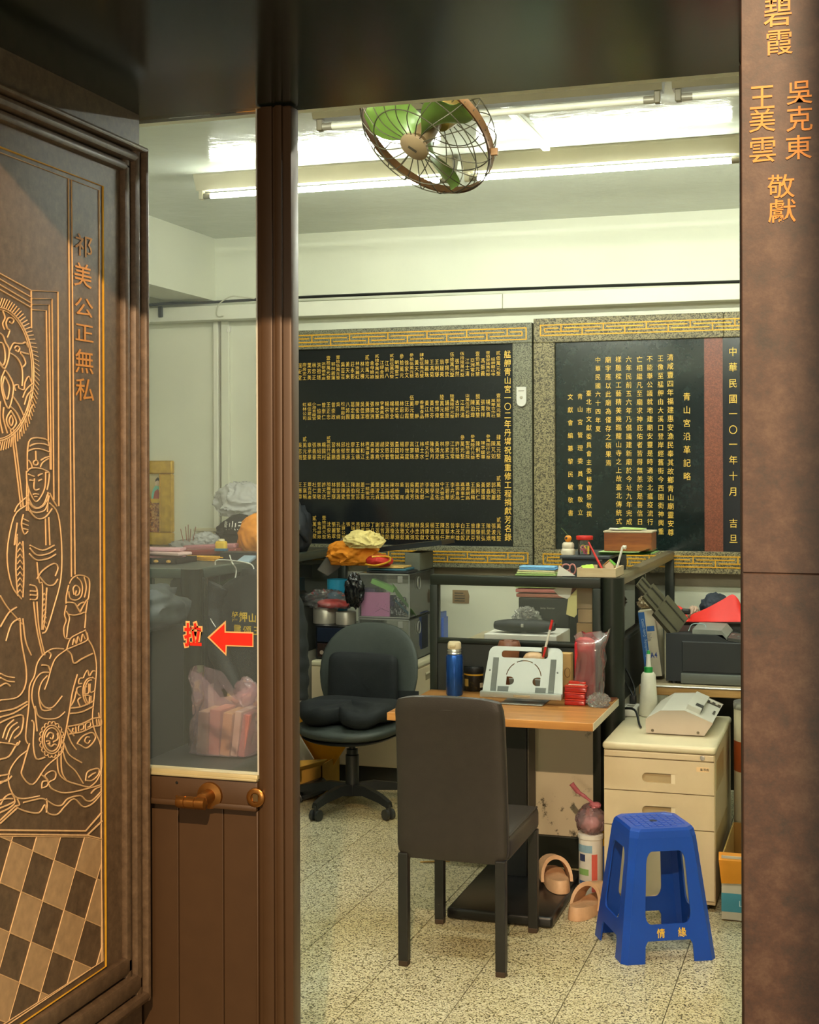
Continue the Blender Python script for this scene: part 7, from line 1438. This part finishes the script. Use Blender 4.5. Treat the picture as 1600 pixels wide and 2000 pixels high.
obj('blue_mark', B().prism([fA(0.030, 0.205), fA(0.064, 0.205), fA(0.064, 0.228), fA(0.030, 0.228)], (0, 0.0006, 0)), mat('#2a62a8', 0.5), a4)
tx_ = B()
for i in range(6): tx_.prism([fA(0.027, 0.192 - 0.006 * i), fA(0.048 - 0.004 * (i % 3), 0.192 - 0.006 * i), fA(0.048 - 0.004 * (i % 3), 0.194 - 0.006 * i), fA(0.027, 0.194 - 0.006 * i)], (0, 0.0005, 0))
obj('small_print', tx_, mat('#7a7a86', 0.5), a4)
a = bxp(0.02, L4, 6.46)
obj('crumpled_wrap', B().blob((a.x, 6.47, a.z + 0.003), (0.035, 0.06, 0.028), 97, 0.5, 2.3, 4), mat('#b8a88a', 0.35, 0, 0.2), smooth=60, label='crumpled beige wrapping on top of A4 cover box', cat='wrap')
for i, c_ in enumerate(('#c8c4a4', '#bfc0a6', '#d6d2bc')):
    x = pxl - 0.024 + 0.0075 * i; obj('file_folder', B().prism([(x, 6.40, DZ + 0.002), (x, 6.40, DZ + 0.235 - 0.012 * i), (x, 6.60, DZ + 0.245), (x, 6.60, DZ + 0.002)], (0.006, 0, 0)), mat(c_, 0.4), label='pale file folder standing left of printer, %s of three' % ('leftmost', 'middle', 'rightmost')[i], cat='file', group='pale files left of printer')
obj('red_tag', B().rbox(pxl - 0.03, pxl + 0.004, 6.40, 6.415, DZ + 0.252, DZ + 0.272, 0.003), RED, label='red tab above files beside the printer', cat='tag')
# ---- tall canister, carton with orange envelope
cc_ = Vector((-0.405, 6.02, 0))
tc_ = thing('tall_canister', 'tall off-white canister with rust-red band at right', 'canister', cc_)
zt5 = PY(1445, 1374, 5.96).z
obj('body', B().lathe([(0.084, 0.002), (0.086, 0.02), (0.086, zt5 - 0.02), (0, zt5 - 0.02)], cc_, 30), mat('#cfc4a4', 0.5), tc_, 40)
obj('metal_rim', B().lathe([(0.0875, zt5 - 0.028), (0.089, zt5 - 0.012), (0.0875, zt5), (0.08, zt5 - 0.004), (0, zt5 - 0.012)], cc_, 30), STEEL, tc_, 40)
zr0_, zr1_ = PY(1445, 1508, 5.96).z, PY(1445, 1449, 5.96).z
obj('red_band', B().lathe([(0.0866, zr0_), (0.0866, zr1_)], cc_, 30), mat('#a0481c', 0.5), tc_, 40)
X0, X1, Y0_, Y1_, HB = -0.486, -0.12, 5.38, 5.90, 0.245
ob = thing('supply_carton', 'open white and blue carton with orange envelope draped over it', 'box', ((X0 + X1) / 2, 5.6, 0))
WC = mat('#c4b8a2', 0.6)
obj('side', B().box(X0, X1, Y0_, Y0_ + 0.005, 0.002, HB), WC, ob); obj('side', B().box(X0, X1, Y1_ - 0.005, Y1_, 0.002, HB), mat('#9a7030', 0.7), ob)
obj('side', B().box(X0, X0 + 0.005, Y0_ + 0.005, Y1_ - 0.005, 0.002, HB), mat('#a88848', 0.7), ob); obj('side', B().box(X1 - 0.005, X1, Y0_ + 0.005, Y1_ - 0.005, 0.002, HB), mat('#a88848', 0.7), ob)
obj('bottom', B().box(X0, X1, Y0_, Y1_, 0.001, 0.005), KRAFT, ob)
obj('blue_band', B().box(X0 - 0.0005, X1, Y0_ - 0.0008, Y0_, 0.035, 0.105), mat('#3f8a9c', 0.5), ob, label='teal blue printed band')
wq = PY(1443, 1765, Y0_); obj('lettering', word('Lo', wq.x, 0.058, 0.032, lambda u, v: Vector((u, Y0_ - 0.0014, v)), 0.0), mat('#c4d4d4', 0.5), ob)
g = B().grid(lambda u, v: Vector((X0 - 0.012 + 0.28 * u + 0.012 * v, Y0_ - 0.006 - 0.012 * v * (1 - v) + (0.03 if v == 0 else 0), 0.252 - 0.11 * v + 0.014 * u * v)), 8, 6); q = B().add([p + Vector((0, 0.002, 0)) for p in g.v], g.f); g.add(q.v, q.f)
obj('orange_envelope', g, mat('#dc8c14', 0.6), smooth=50, label='orange envelope hanging over front of white carton', cat='envelope')
slab('yellow_packet', (X0 + 0.16, 5.50, 0.16), (0.16, 0.04, 0.20), (0.2, 0.0, 0.05), mat('#e09a1a', 0.6), label='yellow packet standing inside the open white carton', cat='packet')

# ---- floor things between table and drawer unit
a = Vector((-1.018, 5.56, 0)); tbn = thing('printed_tub', 'white printed plastic tub on floor beside blue stool', 'tub', a)
r_ = 0.048; h_ = 0.225
obj('tub', B().lathe([(r_ * 0.95, 0.002), (r_, 0.01), (r_, h_), (r_ * 1.06, h_ + 0.002), (r_ * 1.06, h_ + 0.018), (r_ * 0.9, h_ + 0.02), (0, h_ + 0.02)], a, 26), mat('#cdc7bc', 0.4), tbn, 40)
def wrapq(x0, x1, y0, y1, c_, nm): obj(nm, B().grid(lambda u, v: a + Vector((1.01 * r_ * sin(x0 + (x1 - x0) * u), -1.01 * r_ * cos(x0 + (x1 - x0) * u), y0 + (y1 - y0) * v)), 8, 2), mat(c_, 0.5), tbn)
wrapq(-1.4, 0.3, 0.175, 0.205, '#7a98a8', 'blue_band'); wrapq(0.25, 0.75, 0.02, 0.17, '#c8584a', 'red_stripe'); wrapq(-0.9, -0.3, 0.14, 0.168, '#2a3458', 'round_logo'); wrapq(-1.0, 0.1, 0.05, 0.062, '#3a5a8a', 'print_line'); wrapq(-1.0, 0.0, 0.085, 0.11, '#7aa05a', 'fruit_print')
bx2 = thing('yellow_pack', 'yellow and blue pack standing behind the printed tub', 'packet', (-0.992, 5.72, 0))
obj('pack', B().rbox(-1.03, -0.962, 5.69, 5.75, 0.002, 0.275, 0.006), mat('#d8a418', 0.5), bx2); obj('blue_half', B().box(-1.031, -0.961, 5.689, 5.751, 0.002, 0.16), mat('#2a4a8a', 0.5), bx2)
zb3 = h_ + 0.021
bgp = thing('knotted_bag', 'knotted pink and clear plastic bag on top of printed tub', 'bag', (a.x, a.y, zb3))
obj('film', B().blob((a.x + 0.0, a.y, zb3), (0.055, 0.05, 0.062), 101, 0.3, 1.8, 4), film('rose_film', '#e6ccd0', 0.28, 0.1, 0.35, '#f0c8d0'), bgp, 60)
obj('contents', B().blob((a.x + 0.005, a.y, zb3 + 0.004), (0.036, 0.034, 0.034), 103, 0.2, 1.4, 3), mat('#cfc4b8', 0.5), bgp, 60)
obj('knot', B().blob((a.x + 0.02, a.y - 0.01, zb3 + 0.105), (0.020, 0.018, 0.012), 105, 0.6, 2, 3), mat('#b86a74', 0.35), bgp, 60)
obj('tail', B().tube(spline([(a.x + 0.015, a.y, zb3 + 0.115), (a.x - 0.02, a.y - 0.01, zb3 + 0.145), (a.x - 0.05, a.y - 0.012, zb3 + 0.165), (a.x - 0.075, a.y - 0.012, zb3 + 0.195)], 5), [0.006] * 5 + [0.008] * 5 + [0.011] * 5 + [0.013], 6), mat('#b0606a', 0.35), bgp, 60)
# sandals
SAND = mat('#c49a74', 0.6, 0, 0.12, 25, name='dusty_beige_foam'); SANI = mat('#9a7850', 0.7, 0, 0.1)
def sandal(loc, rz, pitch, label, S=1.15):
    t = thing('sandal', label, 'sandal', loc, rz, group='beige sandals')
    Mp = Matrix.Rotation(pitch, 4, 'X') @ Matrix.Scale(S, 4)
    ol = []
    for i in range(32):
        q = 2 * pi * i / 32; y = 0.125 * sin(q); w_ = 0.041 + 0.010 * (y > 0) * (y / 0.125) - 0.004 * math.exp(-((y + 0.01) / 0.04) ** 2); ol.append((math.copysign(abs(cos(q)) ** 0.75, cos(q)) * w_, y))
    hgt = lambda y: 0.030 + 0.014 * max(0, -y / 0.125)
    vs = [Vector((x * 1.10, y * 1.02, 0)) for x, y in ol] + [Vector((x, y, hgt(y) - 0.006)) for x, y in ol] + [Vector((x * 0.93, y * 0.96, hgt(y))) for x, y in ol] + [Vector((x * 0.84, y * 0.90, hgt(y) - 0.005)) for x, y in ol]
    n = 32; fs = [tuple(range(n - 1, -1, -1)), tuple(range(3 * n, 4 * n))] + [(k * n + i, k * n + (i + 1) % n, (k + 1) * n + (i + 1) % n, (k + 1) * n + i) for k in range(3) for i in range(n)]
    b = B().add(vs, fs).xf(Mp); lift = -min(p.z for p in b.v); up = Matrix.Translation((0, 0, lift + 0.001))
    obj('sole', b.xf(up), SAND, t, 50, local=True)
    def strap(u, v, r=1.0):
        q = pi * u; y = -0.035 + 0.10 * v; return up @ Mp @ Vector((cos(q) * 0.056 * r, y + 0.035 * sin(q), 0.016 + sin(q) ** 0.8 * (0.083 - 0.022 * v) * r))
    g = B().grid(lambda u, v: strap(u, v), 20, 5); g2 = B().grid(lambda u, v: strap(u, v, 0.82), 20, 5); g.add(g2.v, g2.f)
    for e in (0, 1): g.grid(lambda u, v: strap(u, e, 0.82 + 0.18 * v), 20, 2)
    obj('strap', g, SAND, t, 60, local=True)
    return t
sandal((-1.15, 5.50, 0.046), radians(22), 0.0, 'beige foam sandal on the black table base, left one of the pair')
sandal((-0.985, 5.34, 0.0), radians(-14), 0.0, 'beige foam sandal on the floor against the blue stool, right one of the pair')
stk_ = PZ(845, 1685, 0)
obj('bamboo_stick', B().cyl(stk_ + Vector((-0.05, -0.02, 0.005)), stk_ + Vector((0.07, 0.03, 0.005)), 0.004, n=6), mat('#b08a4a', 0.6), smooth=40, label='thin bamboo stick on floor beyond the dining chair', cat='stick')
